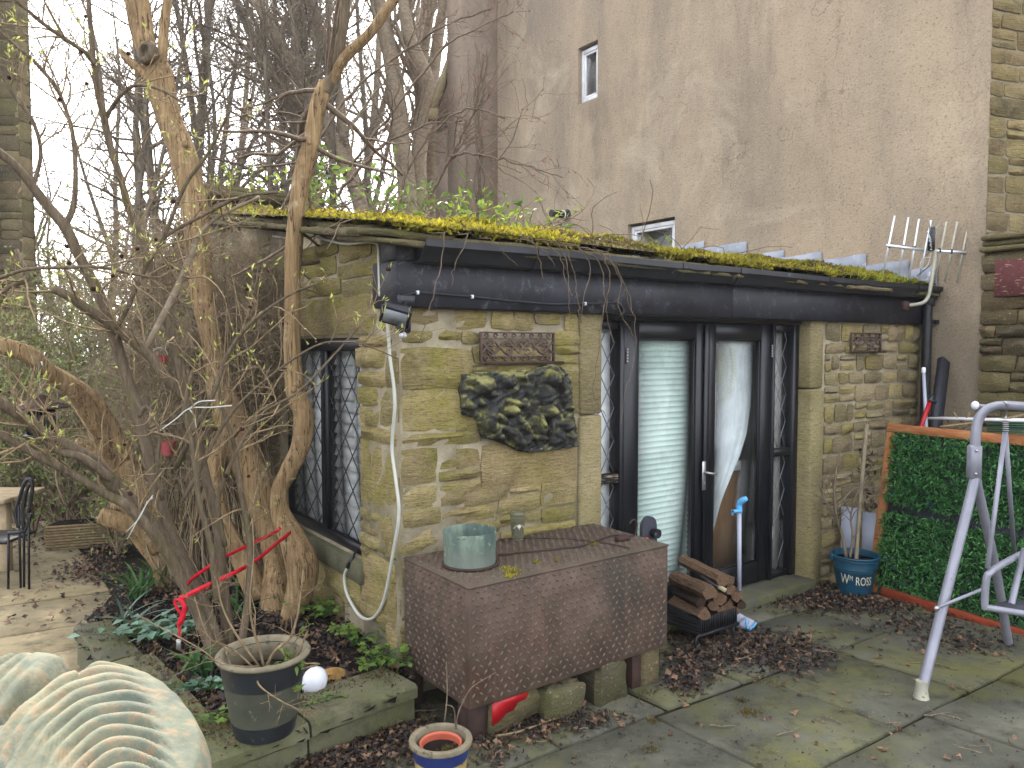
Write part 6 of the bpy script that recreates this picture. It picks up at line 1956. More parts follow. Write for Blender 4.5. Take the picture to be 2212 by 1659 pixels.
def on_glass(V, Fc, zc, name, arc=None):
    out = []
    face = math.atan2(-gp[1], -gp[0]) + .25
    for x, y, _ in V:
        z = zc + y; r_ = rb2 + (rt - rb2) * z / gh + .0012
        a = face + x / r_
        out.append(gp + np.array([r_ * math.cos(a), r_ * math.sin(a), z]))
    return MB().add(out, None, None, Fc).build(name, M_LETTER, pgo)
V, Fc = text_mesh("TIMOTHY TAYLOR'S", .013)
wd = V[:, 0].max(); V[:, 0] -= wd / 2
# bend the words into an arch
R_ = .030; ang_ = V[:, 0] / R_ * .62
V = np.stack([(R_ + V[:, 1]) * np.sin(ang_), (R_ + V[:, 1]) * np.cos(ang_) - R_, V[:, 2]], 1)
on_glass(V, Fc, gh * .54, 'printed_name')
tre = [(0.010 * math.cos(a) * (1 + .15 * math.sin(5 * a)), .010 * math.sin(a) * (1 + .15 * math.sin(5 * a)) + .004) for a in np.linspace(0, 2 * math.pi, 18, endpoint=False)]
on_glass(np.array([(x, y, 0) for x, y in tre] + [(-.0015, -.014, 0), (.0015, -.014, 0), (.0015, -.004, 0), (-.0015, -.004, 0)]), [list(range(18)), [18, 19, 20, 21]], gh * .50, 'printed_tree_badge')

# rusty hooked rod lying on the box
pts = [onz(u, v, ZT_ + .008) for u, v in ((1078, 1199), (1130, 1193), (1190, 1187), (1250, 1180), (1290, 1168), (1325, 1156), (1368, 1157))]
e = pts[-1]
pts += [e + D1 * .02 + UP * .02, e + D1 * .03 + UP * .06, e + D1 * .012 + UP * .088, e - D1 * .012 + UP * .086, e - D1 * .028 + UP * .07]
S = smooth(pts, 4)
tag(MB().tube(S, .0045, 7).build('hooked_rod', M_RUST_D, smooth=True), 'rusty iron rod with a hooked end lying on the steel box', 'rod')
pts = [onz(u, v, ZT_ + .004) for u, v in ((1075, 1165), (1150, 1162), (1220, 1164), (1300, 1172), (1362, 1184))]
tag(MB().tube(smooth(pts, 5), .003, 6).build('bent_wire', M_RUST_D, smooth=True), 'thin bent rusty wire behind the hooked rod on the box lid', 'wire')
p = onz(1345, 1168, ZT_)
tag(MB().cbox(Fr(p, D1, -D2), -.045, .045, -.02, .02, 0, .028, .004).build('rusty_bracket', M_RUST_D), 'small rusty iron bracket near the far end of the box lid', 'bracket')
r = np.random.default_rng(3)
P = []; Dv = []
for (u, v, n, sp_) in ((1108, 1236, 90, .02), (1100, 1246, 60, .015), (1094, 1230, 50, .02), (1280, 1176, 40, .015), (1160, 1216, 25, .012), (1205, 1212, 25, .012)):
    c = onz(u, v, ZT_)
    for _ in range(n):
        P.append(c + np.array([r.normal() * sp_, r.normal() * sp_, 0])); Dv.append(r.normal(size=3) * .6 + np.array([0, 0, 1]))
tag(MB().leaves(P, Dv, r.normal(size=(len(P), 3)), r.uniform(.008, .022, len(P)), .006).build('box_moss', M_MOSS), kind='stuff')

# garden tool with a rounded grey guard behind the box
tl = thing('garden_tool', FRONT.p(1.5, .22, 0), 'grey rounded tool guard with black knob and orange switch behind the box', 'garden tool')
G = Fr(onpl(1397, 1165, C0 - D2 * .25, D2), D1, -D2)
sc_ = 1 / (F / np.dot(G.o - CAM, [0, 1, 0]))
poly = [(-22 * sc_, -60 * sc_)] + [(22 * sc_ * math.sin(a), 22 * sc_ * math.cos(a) + 30 * sc_) for a in np.linspace(-math.pi / 2, math.pi / 2, 12)] + [(26 * sc_, -60 * sc_)]
MB().prism(poly, G, 0, .025).build('guard', M_GREYFAB, tl, smooth=35)
MB().lathe([(9 * sc_, 0), (11 * sc_, .03), (10 * sc_, .05)], G.p(8 * sc_, .0255, 16 * sc_), 16, -D2).build('knob', M_PLASTIC_BLACK, tl, smooth=35)
MB().cbox(G, -16 * sc_, -9 * sc_, .026, .045, -8 * sc_, 8 * sc_, .004).build('switch', M_ORANGE, tl)
MB().tube([G.p(-2 * sc_, .01, -50 * sc_), G.p(-.02, .0, -.25), G.p(-.05, .0, -.72)], .014, 8).build('shaft', M_PLASTIC_BLACK, tl, smooth=True)

# ------------------------------------------------------------------ carved relief fragment on the wall
RELO = C0 - D2 * .02
def cc(cx, cy): return front(918 + .3255 * cx, 594 + .3255 * cy, .06)
ol = [(245, 650), (460, 640), (740, 622), (800, 602), (850, 590), (910, 605), (960, 650), (985, 760), (1000, 960), (1025, 1070), (1020, 1140), (870, 1165), (720, 1185), (640, 1175), (560, 1130), (480, 1105), (400, 1085), (370, 1010), (345, 950), (270, 930), (250, 880)]
OL = [cc(*p) for p in ol]
BUMP = [(330, 700, 55, 30, 0, .03), (400, 735, 70, 55, .2, .055), (435, 790, 36, 30, 0, .05), (395, 700, 18, 14, 0, .03), (350, 760, 20, 40, 0, .03), (300, 870, 34, 30, 0, .05), (390, 850, 40, 30, 0, .03), (425, 945, 52, 90, -.25, .055), (470, 1030, 40, 60, .5, .035),
        (560, 700, 60, 50, .3, .035), (640, 680, 50, 25, -.4, .04), (600, 760, 40, 26, .6, .03), (690, 760, 36, 60, .2, .03), (580, 905, 44, 38, 0, .055), (600, 850, 70, 22, -.3, .04), (680, 880, 26, 60, .4, .03), (520, 960, 24, 50, .9, .03),
        (830, 690, 52, 56, .1, .075), (800, 800, 56, 76, -.2, .06), (885, 700, 24, 95, .25, .055), (800, 905, 58, 50, 0, .085), (752, 1000, 30, 80, .06, .07), (745, 1078, 28, 22, 0, .08), (815, 1020, 22, 85, -.12, .055), (925, 770, 52, 85, .05, .03), (925, 800, 30, 40, 0, .02),
        (945, 1000, 46, 42, 0, .045), (900, 1080, 40, 46, 0, .035), (975, 1080, 26, 46, 0, .03), (860, 1110, 40, 24, 0, .03), (600, 1075, 40, 75, .9, .04), (560, 1040, 24, 90, 1.1, .04), (640, 1120, 22, 45, .2, .045), (690, 1090, 26, 50, -.5, .03), (660, 1000, 30, 80, .7, .035), (505, 1075, 22, 50, 1.2, .03), (720, 700, 20, 60, .1, .025), (970, 880, 30, 20, 0, .03)]
B3 = []
ppm = abs(cc(500, 0)[0] - cc(400, 0)[0]) / 100
for cx, cy, rx, ry, an, h in BUMP:
    x, z = cc(cx, cy); B3.append((x, z, rx * ppm, ry * ppm, an, h))
xs0 = min(p[0] for p in OL); xs1 = max(p[0] for p in OL); zs0 = min(p[1] for p in OL); zs1 = max(p[1] for p in OL)
NXg, NZg = 104, 80
r = np.random.default_rng(4)
X, Z = np.meshgrid(np.linspace(xs0, xs1, NXg + 1), np.linspace(zs0, zs1, NZg + 1))
Hh = np.full(X.shape, .055)
for x, z, rx, ry, an, h in B3:
    dx = X - x; dz = Z - z; u_ = (dx * math.cos(an) + dz * math.sin(an)) / rx; w_ = (-dx * math.sin(an) + dz * math.cos(an)) / ry
    d2_ = u_ ** 2 + w_ ** 2
    Hh = np.maximum(Hh, .040 + 1.5 * h * np.sqrt(np.clip(1 - d2_, 0, 1)))
Hh += .007 * np.sin(X * 62 + 2 * np.sin(Z * 40)) * np.sin(Z * 71 - 2 * np.sin(X * 33)) + .004 * np.sin(X * 140 + 3 * np.sin(Z * 60)) * np.sin(Z * 120 + X * 50)
ins = np.array([[inpoly((X[j, i], Z[j, i]), OL) for i in range(NXg + 1)] for j in range(NZg + 1)])
V = np.stack([X, Hh, Z], -1).reshape(-1, 3)
q = []; edges = {}
for j in range(NZg):
    for i in range(NXg):
        if ins[j, i] and ins[j, i + 1] and ins[j + 1, i] and ins[j + 1, i + 1]:
            a = j * (NXg + 1) + i
            f = (a, a + NXg + 1, a + NXg + 2, a + 1); q.append(f)
            for k in range(4):
                e = (f[k], f[(k + 1) % 4]); key = tuple(sorted(e))
                if key in edges: edges[key] = None
                else: edges[key] = e
bd = [e for e in edges.values() if e]
used = sorted({i for e in bd for i in e}); mp = {i: len(V) + k for k, i in enumerate(used)}
V = np.vstack([V, [(V[i][0], .004, V[i][2]) for i in used]])
q += [(b, a, mp[a], mp[b]) for a, b in bd]
rel = MB().add(FRONT.arr(V), q).build('carved_relief', M_RELIEF, smooth=True)
tag(rel, 'broken stone relief of a small cherub, black and algae green, on the wall', 'carving')

# ------------------------------------------------------------------ cast iron grilles
def grille(name, u0, v0, u1, v1, label, nx):
    x0, z1 = front(u0, v0, .03); x1, z0 = front(u1, v1, .03)
    th = thing(name, FRONT.p((x0 + x1) / 2, .02, z0), label, 'grille')
    w, h = x1 - x0, z1 - z0; b = h * .05
    for a in ((x0, x0 + b, z0, z1), (x1 - b, x1, z0, z1), (x0 + b, x1 - b, z0, z0 + b), (x0 + b, x1 - b, z1 - b, z1)):
        MB().cbox(FRONT, a[0], a[1], .015, .04, a[2], a[3], .003).build('frame_bar', M_GRILLE, th)
    for zz in (z0 + h * .22, z1 - h * .22):
        MB().box(FRONT, x0 + b, x1 - b, .02, .034, zz - b * .35, zz + b * .35).build('cross_bar', M_GRILLE, th)
    def scroll(cx, cz, r0, a0, turns, sgn):
        pts = []
        for k in range(16):
            f = k / 15; a = a0 + sgn * f * turns * 2 * math.pi; rr = r0 * (1 - .72 * f)
            pts.append(FRONT.p(cx + rr * math.cos(a), .028, cz + rr * math.sin(a)))
        return MB().tube(pts, h * .03, 5)
    mz = (z0 + z1) / 2
    for k in range(nx):
        cx = x0 + b + (w - 2 * b) * (k + .5) / nx
        for sx in (-1, 1):
            m1 = scroll(cx + sx * w / nx * .24, mz + h * .12, h * .135, math.pi / 2 * (1 - sx), 1.1, sx)
            m1.build('scroll', M_GRILLE, th, smooth=True)
            scroll(cx + sx * w / nx * .24, mz - h * .12, h * .135, math.pi / 2 * (1 - sx), 1.1, -sx).build('scroll', M_GRILLE, th, smooth=True)
        pts = [FRONT.p(cx - w / nx * .5, .026, mz - h * .2), FRONT.p(cx - w / nx * .2, .026, mz + h * .18), FRONT.p(cx, .026, mz), FRONT.p(cx + w / nx * .2, .026, mz - h * .18), FRONT.p(cx + w / nx * .5, .026, mz + h * .2)]
        MB().tube(smooth(pts, 5), h * .036, 5).build('wave_bar', M_GRILLE, th, smooth=True)
        pts = [FRONT.p(cx - w / nx * .5, .024, mz + h * .2), FRONT.p(cx - w / nx * .2, .024, mz - h * .18), FRONT.p(cx, .024, mz), FRONT.p(cx + w / nx * .2, .024, mz + h * .18), FRONT.p(cx + w / nx * .5, .024, mz - h * .2)]
        MB().tube(smooth(pts, 5), h * .036, 5).build('wave_bar', M_GRILLE, th, smooth=True)
    for k in range(nx * 2):
        cx = x0 + b + (w - 2 * b) * (k + .5) / (nx * 2)
        for zz in (z0 + h * .135, z1 - h * .135):
            for sx in (-1, 1):
                scroll(cx + sx * w / nx * .11, zz, h * .085, math.pi / 2 * (1 - sx), 1.0, sx).build('small_scroll', M_GRILLE, th, smooth=True)
    for zz in (z0 + .004,):
        MB().box(FRONT, x0 + .02, x1 + .06, .041, .05, zz - .012, zz + .004).build('rusty_strip', M_RUST_D, th)
grille('scroll_grille', 1038, 716, 1197, 783, 'larger rusty scrollwork grille above the carved relief', 2)
grille('scroll_grille', 1839, 718, 1902, 760, 'small scrollwork grille on the rubble wall right of the doors', 1)

# ------------------------------------------------------------------ cables, conduit, floodlight
def sidept(u, v, off): return onpl(u, v, C0 - D1 * off, D1)
con = thing('white_conduit', sidept(820, 600, .03), 'white plastic cable sagging down the shed corner into a loop', 'cable')
c1 = [sidept(u, v, .035) for u, v in ((590, 510), (623, 514), (662, 504), (694, 515), (746, 527), (789, 523), (812, 525), (817, 534), (818, 560), (819, 600), (820, 640))]
c2 = [sidept(u, v, .04) for u, v in ((836, 690), (839, 720), (842, 769), (850, 828), (853, 877), (849, 925), (847, 974), (853, 1023), (861, 1085), (861, 1120), (858, 1145), (849, 1195), (839, 1254), (828, 1300), (812, 1330), (796, 1338), (780, 1332), (764, 1312), (748, 1278), (744, 1245), (751, 1226))]
MB().tube(smooth(c1, 6), .0075, 8).build('upper_run', M_CABLE_W, con, smooth=True)
MB().tube(smooth(c2, 5), .009, 8).build('hanging_loop', M_CABLE_W, con, smooth=True)
MB().tube([c2[-1], sidept(760, 1206, .03), sidept(766, 1196, .0), sidept(772, 1180, -.08)], [.013, .013, .006, .006], 8).build('plug', M_PLASTIC_BLACK, con, smooth=True)
blk = thing('black_cable', FRONT.p(.5, .07, 2.05), 'thin black cable clipped along the black fascia from the floodlight', 'cable')
c3 = [onpl(u, v, C0 - D2 * .072, D2) for u, v in ((862, 640), (880, 637), (902, 632), (930, 634), (980, 638), (1020, 641), (1080, 648), (1130, 652), (1190, 657), (1264, 656), (1310, 655), (1332, 654), (1345, 664), (1346, 676), (1338, 682))]
MB().tube(smooth(c3, 5), .006, 7).build('cable', M_CABLE_B, blk, smooth=True)
for u, v in ((902, 632), (1020, 641), (1264, 656)):
    p = onpl(u, v, C0 - D2 * .072, D2)
    MB().cbox(Fr(p, D1, -D2), -.007, .007, -.008, .008, -.010, .010, .002).build('cable_clip', M_WHITE, blk)
fl_ = thing('floodlight', FRONT.p(.02, .12, 1.95), 'black security floodlight with sensor under the corner of the fascia', 'light')
hp = FRONT.p(-.075, .13, 1.955)
fx_ = unit(D1 * .8 - D2 * .2); fn = unit(-D1 * .55 + D2 * -.55 - UP * .65); fx_ = unit(fx_ - fn * np.dot(fx_, fn)); fzv = np.cross(fx_, fn)
LF_ = Fr(hp, fx_, fn, fzv)
MB().cbox(LF_, -.070, .070, -.045, .012, -.05, .05, .012).build('lamp_housing', M_PLASTIC_BLACK, fl_)
MB().cbox(LF_, -.076, .076, .0125, .022, -.056, .056, .006).build('bezel', M_PLASTIC_BLACK, fl_)
MB().box(LF_, -.058, .058, .0225, .026, -.04, .04).build('lamp_glass', simple('dull_lamp_glass', '#6a6d72', '#84878c', 8, .3, .5, bump=0), fl_)
MB().tube([FRONT.p(-.0, .066, 1.99 + .04), FRONT.p(-.01, .10, 2.0), hp], .014, 8).build('bracket', M_PLASTIC_BLACK, fl_, smooth=True)
MB().cbox(FRONT, -.035, .06, .063, .085, 1.985 + .02, 2.06, .006).build('mounting_plate', M_PLASTIC_BLACK, fl_)
s0 = FRONT.p(-.03, .12, 1.885)
MB().cbox(Fr(s0, D1, -D2), -.035, .035, -.03, .025, -.02, .05, .010).build('sensor', M_PLASTIC_BLACK, fl_)
MB().lathe([(.022, -.0), (.021, .012), (.012, .022), (.001, .025)], s0 + np.array([0, 0, -.021]), 14, (-.5, -.5, -.7)).build('sensor_lens', M_WHITEPL, fl_, smooth=True)

# ------------------------------------------------------------------ television aerial
ae = thing('tv_aerial', FRONT.p(5.1, .1, 2.1), 'white multi-rod television aerial on a bent pole at the shed gutter', 'aerial')
YA_ = 6.72
def A_(cx, cy, dY=0): return at(1836 + .2278 * cx, 432 + .2278 * cy, YA_ + dY)
for (a, b, dy) in (((425, 150), (310, 710), -.05), ((555, 165), (458, 725), -.03), ((655, 180), (560, 752), -.01), ((770, 192), (655, 765), .01), ((915, 205), (800, 785), .05), ((1018, 205), (900, 775), .07), ((1128, 205), (1010, 790), .09), ((1280, 215), (1130, 775), .11)):
    MB().tube([A_(*a, dy), A_(*b, dy)], .0085, 8).build('rod', M_ALU if a[0] < 800 else M_GALV, ae, smooth=True)
MB().bar(A_(345, 430, -.07), A_(700, 475, 0), .014, .022).build('boom', M_ALU, ae)
MB().bar(A_(815, 485, .03), A_(1228, 502, .11), .014, .024).build('boom', M_ALU, ae)
for a, dy in ((370, -.05), (507, -.03), (610, -.01), (850, .04), (960, .06), (1065, .09), (1215, .11)):
    MB().cbox(Fr(A_(a, 435 + (a - 345) * .085, dy), (1, 0, 0), (0, 1, 0)), -.01, .01, -.012, .012, -.018, .018, .003).build('rod_clamp', M_PLASTIC_BLACK, ae)
MB().cbox(Fr(A_(775, 370), (1, 0, 0), (0, 1, 0)), -.022, .018, -.03, .03, -.10, .10, .006).build('dipole_box', M_PLASTIC_BLACK, ae)
for k in range(5):
    MB().tube([A_(735 + k * 8, 300 + k * 42, -.10), A_(780, 400 + k * 18), A_(690, 470 + k * 22, .08)], .005, 6).build('reflector_rod', M_ALU, ae, smooth=True)
for k in range(4):
    MB().tube([A_(745, 180 + k * 3, -.12 + k * .05), A_(770, 330 + k * 25), A_(870, 190 + k * 32, .12)], .004, 6).build('reflector_rod', M_GALV, ae, smooth=True)
mast = [A_(800, 470), A_(805, 560), A_(780, 720), A_(760, 850), A_(735, 930), A_(690, 975, -.02), A_(600, 995, -.06), A_(520, 1000, -.1)]
MB().tube(smooth(mast, 6), .016, 10).build('mast', M_GALV, ae, smooth=True)
MB().cbox(Fr(A_(525, 1000, -.1), D1, -D2), -.04, .04, -.02, .02, -.045, .035, .004).build('wall_bracket', M_RUST_D, ae)
MB().tube(smooth([A_(770, 500), A_(745, 600), A_(700, 655), A_(665, 640), A_(690, 560), A_(760, 540)], 6), .0035, 6).build('coaxial_cable', M_CABLE_W, ae, smooth=True)
MB().tube(smooth([A_(760, 620), A_(700, 670), A_(635, 720)], 5), .004, 6).build('coaxial_cable', M_CABLE_B, ae, smooth=True)

# ------------------------------------------------------------------ firewood in an iron grate, dustpan
gp0 = onz(1512, 1378, 0.0); GX = float(np.dot(gp0 - C0, D1)); GYf = float(np.dot(gp0 - C0, -D2))
gb = thing('fire_grate', fg(GX + .15, GYf - .2, 0), 'black iron fire basket on curled feet beside the steel box', 'grate')
gz0 = .02
for k in range(17):
    x = GX + .005 + k * .0215
    MB().cbox(FRONT, x, x + .012, GYf - .012, GYf, gz0, gz0 + .10, .003).build('front_bar', M_IRON, gb)
for k in range(6):
    MB().cbox(FRONT, GX - .013, GX - .001, GYf - .46, GYf - .002, gz0 + k * .021, gz0 + .012 + k * .021, .003).build('side_bar', M_IRON, gb)
MB().cbox(FRONT, GX - .014, GX + .37, GYf + .0005, GYf + .014, gz0 - .015, gz0 + .004, .003).build('bottom_rail', M_IRON, gb)
MB().cbox(FRONT, GX, GX + .37, GYf - .46, GYf - .013, gz0 - .012, gz0, .003).build('grate_floor', M_IRON, gb)
for (x, y) in ((GX, GYf), (GX + .36, GYf), (GX + .36, GYf - .45), (GX, GYf - .45)):
    p = FRONT.p(x, y, gz0); zf = gz(p[0], p[1])
    MB().tube(smooth([p, p + np.array([-.025, -.02, -.01]), p + np.array([-.035, -.03, -.04]), np.array([p[0] - .03, p[1] - .03, zf + .008])], 4), .010, 7).build('foot', M_IRON, gb, smooth=True)


def log_mesh(L, r0, seed):
    r = np.random.default_rng(seed); n = 7; K = 7
    prof = []
    for i in range(n):
        a = 2 * math.pi * i / n
        k = r.uniform(.62, 1.12)
        prof.append((math.cos(a) * k, math.sin(a) * k * r.uniform(.75, 1)))
    V = []
    for k in range(K + 1):
        x = L * k / K
        for c, s_ in prof:
            V.append((x + r.normal() * .004 * (k in (0, K)), c * r0 * (1 + r.normal() * .035), s_ * r0 * (1 + r.normal() * .035)))
    q = [(k * n + i, k * n + (i + 1) % n, (k + 1) * n + (i + 1) % n, (k + 1) * n + i) for k in range(K) for i in range(n)]
    return MB().add(V, [f[::-1] for f in q], None, [list(range(n)), [K * n + i for i in range(n)][::-1]])


LOGS = [(600, 490, 360, 372, 52, 'topmost split log of the firewood in the grate'), (532, 575, 305, 478, 44, 'pale split log below the topmost one, nearest the steel box'),
        (470, 640, 300, 560, 36, 'dark rounded log squeezed between two paler split logs'), (492, 712, 292, 626, 46, 'lowest split log lying along the side of the grate'),
        (585, 612, 480, 540, 38, 'short log end in the middle of the firewood'), (688, 592, 560, 520, 36, 'split log at the right of the pile under the topmost log'),
        (722, 652, 610, 590, 28, 'rounded dark log end at the far right of the grate'), (645, 655, 540, 600, 32, 'small log end low in the middle of the grate'), (640, 500, 500, 430, 34, 'thin split log tucked behind the topmost log'), (655, 548, 510, 462, 34, 'reddish split log just under the topmost log'), (600, 690, 470, 620, 32, 'low split log near the grate front'), (550, 655, 420, 585, 32, 'dark split log behind the grate front bars'), (680, 690, 560, 640, 26, 'thin split log at the lower right of the pile')]
for i, (ex, ey, fx2, fy2, rr2, lab) in enumerate(LOGS):
    ue, ve = 1350 + .349 * ex, 1080 + .349 * ey; uf, vf = 1350 + .349 * fx2, 1080 + .349 * fy2
    off = GYf + (.03 if i in (0, 1, 3) else -.02)
    pe = onpl(ue, ve, C0 - D2 * off, D2)
    pf = onpl(uf, vf, C0 - D2 * (off - .44), D2)
    r_ = rr2 * .349 * pe[1] / F * 1.22
    d = unit(pf - pe); a, b = basis(d)
    L = np.linalg.norm(pf - pe); L = min(L, .46)
    me, _ = log_mesh(L, r_, 20 + i).data('firewood_log', np.zeros(3), smooth=20)
    me.materials.append(M_LOG if i not in (2, 6) else M_LOGBARK)
    ob = linked('firewood_log', me, pe, None)
    M3 = Matrix((Vector(d), Vector(a), Vector(b))).transposed()
    ob.rotation_euler = M3.to_euler()
    tag(ob, lab, 'log', 'split logs in the fire grate')
p0 = onpl(1350 + .349 * 470, 1080 + .349 * 480, C0 - D2 * (GYf - .1), D2); p1 = onpl(1350 + .349 * 625, 1080 + .349 * 562, C0 - D2 * (GYf + .06), D2)
hm = thing('hatchet', p1, 'black-handled hatchet stuck between the firewood logs', 'hatchet')
MB().tube([p0, p0 * .3 + p1 * .7], .016, 9).build('grip', M_PLASTIC_BLACK, hm, smooth=True)
MB().tube([p0 * .3 + p1 * .7, p1], .015, 9).build('wood_end', M_PILLAR, hm, smooth=True)

dpn = thing('long_handled_dustpan', grd(1615, 1335), 'grey dustpan with long upright handle and pale blue grip by the doors', 'dustpan')
dY = 4.95
b0 = at(1597, 1290, dY); t0 = at(1597, 1103, dY)
MB().tube([b0, t0], 4.6 * dY / F, 10).build('handle', M_GREYPL, dpn, smooth=True)
MB().tube(smooth([at(1597, 1107, dY), at(1597, 1092, dY), at(1600, 1084, dY - .01), at(1608, 1079, dY - .03), at(1613, 1077, dY - .04)], 4), np.interp(np.linspace(0, 1, 17), [0, .3, .6, 1], [6.5, 6, 7, 5]) * dY / F, 10).build('grip', M_BLUEPL, dpn, smooth=True)
m_ = MB(); k_ = dY / F
m_.box(Fr(at(1590, 1104, dY - .012), (1, 0, 0), (0, 1, 0)), -10 * k_, 7 * k_, -.008, .008, -3 * k_, 3 * k_); m_.box(Fr(at(1582, 1107, dY - .012), (1, 0, 0), (0, 1, 0)), -2 * k_, 2 * k_, -.008, .008, -6 * k_, 6 * k_)
m_.build('hook', M_BLUEPL, dpn)
q0 = grd(1612, 1368); q1 = grd(1645, 1342)
e1 = unit(q1 - q0); e2 = unit(np.cross(UP, e1))
PFr = Fr(q0, e1, e2)
pn = MB(); NXp = 10; V = []
Wp, Dp = .17, .24
for j in range(7):
    for i in range(NXp + 1):
        a = i / NXp; b = j / 6
        edge = (2 * a - 1) ** 4
        V.append((Wp * a, Dp * b * (1 - .1 * edge), .012 + .075 * edge * (.4 + .6 * b) + .10 * b ** 3))
q = [(j * (NXp + 1) + i, j * (NXp + 1) + i + 1, (j + 1) * (NXp + 1) + i + 1, (j + 1) * (NXp + 1) + i) for j in range(6) for i in range(NXp)]
po = pn.add(PFr.arr(V), q).build('pan', M_GREYPL, dpn, smooth=True)
sm_ = po.modifiers.new('thickness', 'SOLIDIFY'); sm_.thickness = .006
MB().tube(smooth([PFr.p(-.01, .0, .09), PFr.p(0, -.012, .03), PFr.p(Wp * .5, -.014, .02), PFr.p(Wp, -.01, .03)], 5), .008, 8).build('lip', M_BLUEPL, dpn, smooth=True)
for k in range(9):
    x = .01 + k * .018
    MB().cbox(PFr, x, x + .009, .03, .07, .02, .055, .002).build('comb_tooth', M_GREYPL, dpn)

# ------------------------------------------------------------------ blue bucket with lettering and a bare sapling
bkp = grd(1845, 1282); kx = bkp[1] / F
bk = thing('blue_bucket', bkp, 'dark blue metal bucket lettered in cream, holding a bare sapling', 'bucket')
r1, r0_ = 49 * kx, 33 * kx; bh = 88 * kx
MB().lathe([(r0_, .0), (r0_ * 1.02, .012), (r0_ + (r1 - r0_) * .62, bh * .62), (r0_ + (r1 - r0_) * .64 + .004, bh * .64), (r0_ + (r1 - r0_) * .67 + .001, bh * .67), (r0_ + (r1 - r0_) * .70 + .005, bh * .70), (r0_ + (r1 - r0_) * .73 + .001, bh * .73), (r1 * .97, bh * .97), (r1 * .94, bh * .97), (r0_ * .95, .02), (.001, .02)], bkp, 40).build('body', M_BLUEPAINT, bk, smooth=40)
MB().lathe([(r1 * .965, bh * .955), (r1 * 1.03, bh * .96), (r1 * 1.05, bh * .985), (r1 * 1.0, bh * 1.01), (r1 * .95, bh * .985)], bkp, 40, closed=True).build('rim', M_BLUEPAINT, bk, smooth=True)
MB().lathe([(r1 * .92, bh * .86), (.001, bh * .87)], bkp, 24).build('soil', M_SOIL, bk)
for sg in (-1, 1):
    MB().cbox(Fr(bkp + np.array([sg * r1 * 1.03, 0, bh * .95]), (1, 0, 0), (0, 1, 0)), -.012, .012, -.02, .02, -.03, .02, .004).build('ear', M_BLUEPAINT, bk)
hpts = [bkp + np.array([r1 * 1.04 * math.cos(a), -r1 * 1.02 * math.sin(a), bh * .98 - .022 * math.sin(a)]) for a in np.linspace(0, math.pi, 18)]
MB().tube(hpts, .005, 6).build('bail_handle', M_BLUEPAINT, bk, smooth=True)
face = math.atan2(-bkp[1], -bkp[0])
def letters(txt, size, xoff, z, name):
    V, Fc = text_mesh(txt, size)
    out = []
    for x, y, _ in V * np.array([.58, 1, 1]):
        zz = z + y; rr = r0_ + (r1 - r0_) * zz / bh + .0025; a = face + (x + xoff) / rr
        out.append(bkp + np.array([rr * math.cos(a), rr * math.sin(a), zz]))
    MB().add(out, None, None, Fc).build(name, M_LETTER, bk)
    return V[:, 0].max()
ls_ = 22 * kx / .7
letters('W', ls_, -29 * kx, bh * .345, 'letter_w'); letters('M', ls_ * .5, -29 * kx + 19 * kx, bh * .345 + 9 * kx, 'letter_m'); letters('ROSS', ls_ * .86, -29 * kx + 31 * kx, bh * .335, 'word_ross')
sap = thing('bare_sapling', bkp + np.array([0, 0, bh * .87]), 'dead bare sapling growing in the blue bucket', 'sapling')
r = np.random.default_rng(12); out = []
bY = bkp[1]
for rows in ([(1828, 1205, bY, 4), (1820, 1160, bY, 3.5), (1808, 1120, bY, 3), (1802, 1070, bY, 3), (1806, 1020, bY, 2.2), (1815, 975, bY, 1.5)], [(1836, 1205, bY, 3), (1842, 1160, bY, 2.5), (1838, 1115, bY, 2), (1850, 1070, bY, 1.5), (1872, 1030, bY, 1)], [(1818, 1150, bY, 2), (1800, 1110, bY, 1.6), (1780, 1075, bY, 1.2), (1765, 1040, bY, .8)], [(1808, 1100, bY, 2), (1840, 1060, bY + .1, 1.5), (1872, 1050, bY + .1, 1), (1900, 1058, bY + .1, .8)]):
    S = smooth(sight(rows), 5)
    MB().tube(S[:, :3], S[:, 3], 6).build('stem', M_TWIG_DARK, sap, smooth=True)
    sprout(r, S[:, :3], S[:, 3], 10, .26, 1, out, .2, .1, (.5, 1.2), .18, 6, 4, .55, .0013)
tag(MB().tubes(out, 3).build('twigs', M_TWIG_DARK, sap), kind='stuff')

# ------------------------------------------------------------------ artificial hedge panel in a timber frame
BL = grd(1880, 1276); BR = grd(2240, 1370)
dP = unit((BR - BL) * np.array([1, 1, 0])); nP = unit(np.cross(dP, UP)); nP = nP if nP[1] < 0 else -nP
lean = math.radians(9); upP = UP * math.cos(lean) - nP * math.sin(lean); nP2 = nP * math.cos(lean) + UP * math.sin(lean)
PN = Fr(BL, dP, nP2, upP)
def vpix(p):
    q = np.asarray(p) - CAM; y = q[1] * math.cos(PITCH) - q[2] * math.sin(PITCH); z = q[1] * math.sin(PITCH) + q[2] * math.cos(PITCH)
    return CX + F * q[0] / y, CY - F * z / y
PH = 1.0
while vpix(PN.p(0, 0, PH))[1] > 916: PH += .005
PWd = 2.2
hp_ = thing('hedge_panel', BL, 'artificial green hedge panel in an orange-stained timber frame leaning by the wall', 'hedge panel')
MB().cbox(PN, 0, .062, 0, .045, 0.0, PH - .0665, .004).build('post', M_ORWOOD, hp_)
MB().cbox(PN, 0, PWd, 0, .05, PH - .066, PH, .004).build('top_rail', M_ORWOOD_H, hp_)
MB().cbox(PN, .16, PWd, .06, .105, .0, .075, .004).build('bottom_rail', M_REDWOOD, hp_)
MB().box(PN, .063, PWd, -.01, .004, .08, PH - .07).build('dark_backing', M_GREYFAB, hp_)
r = np.random.default_rng(14)
zmid = PH * .51
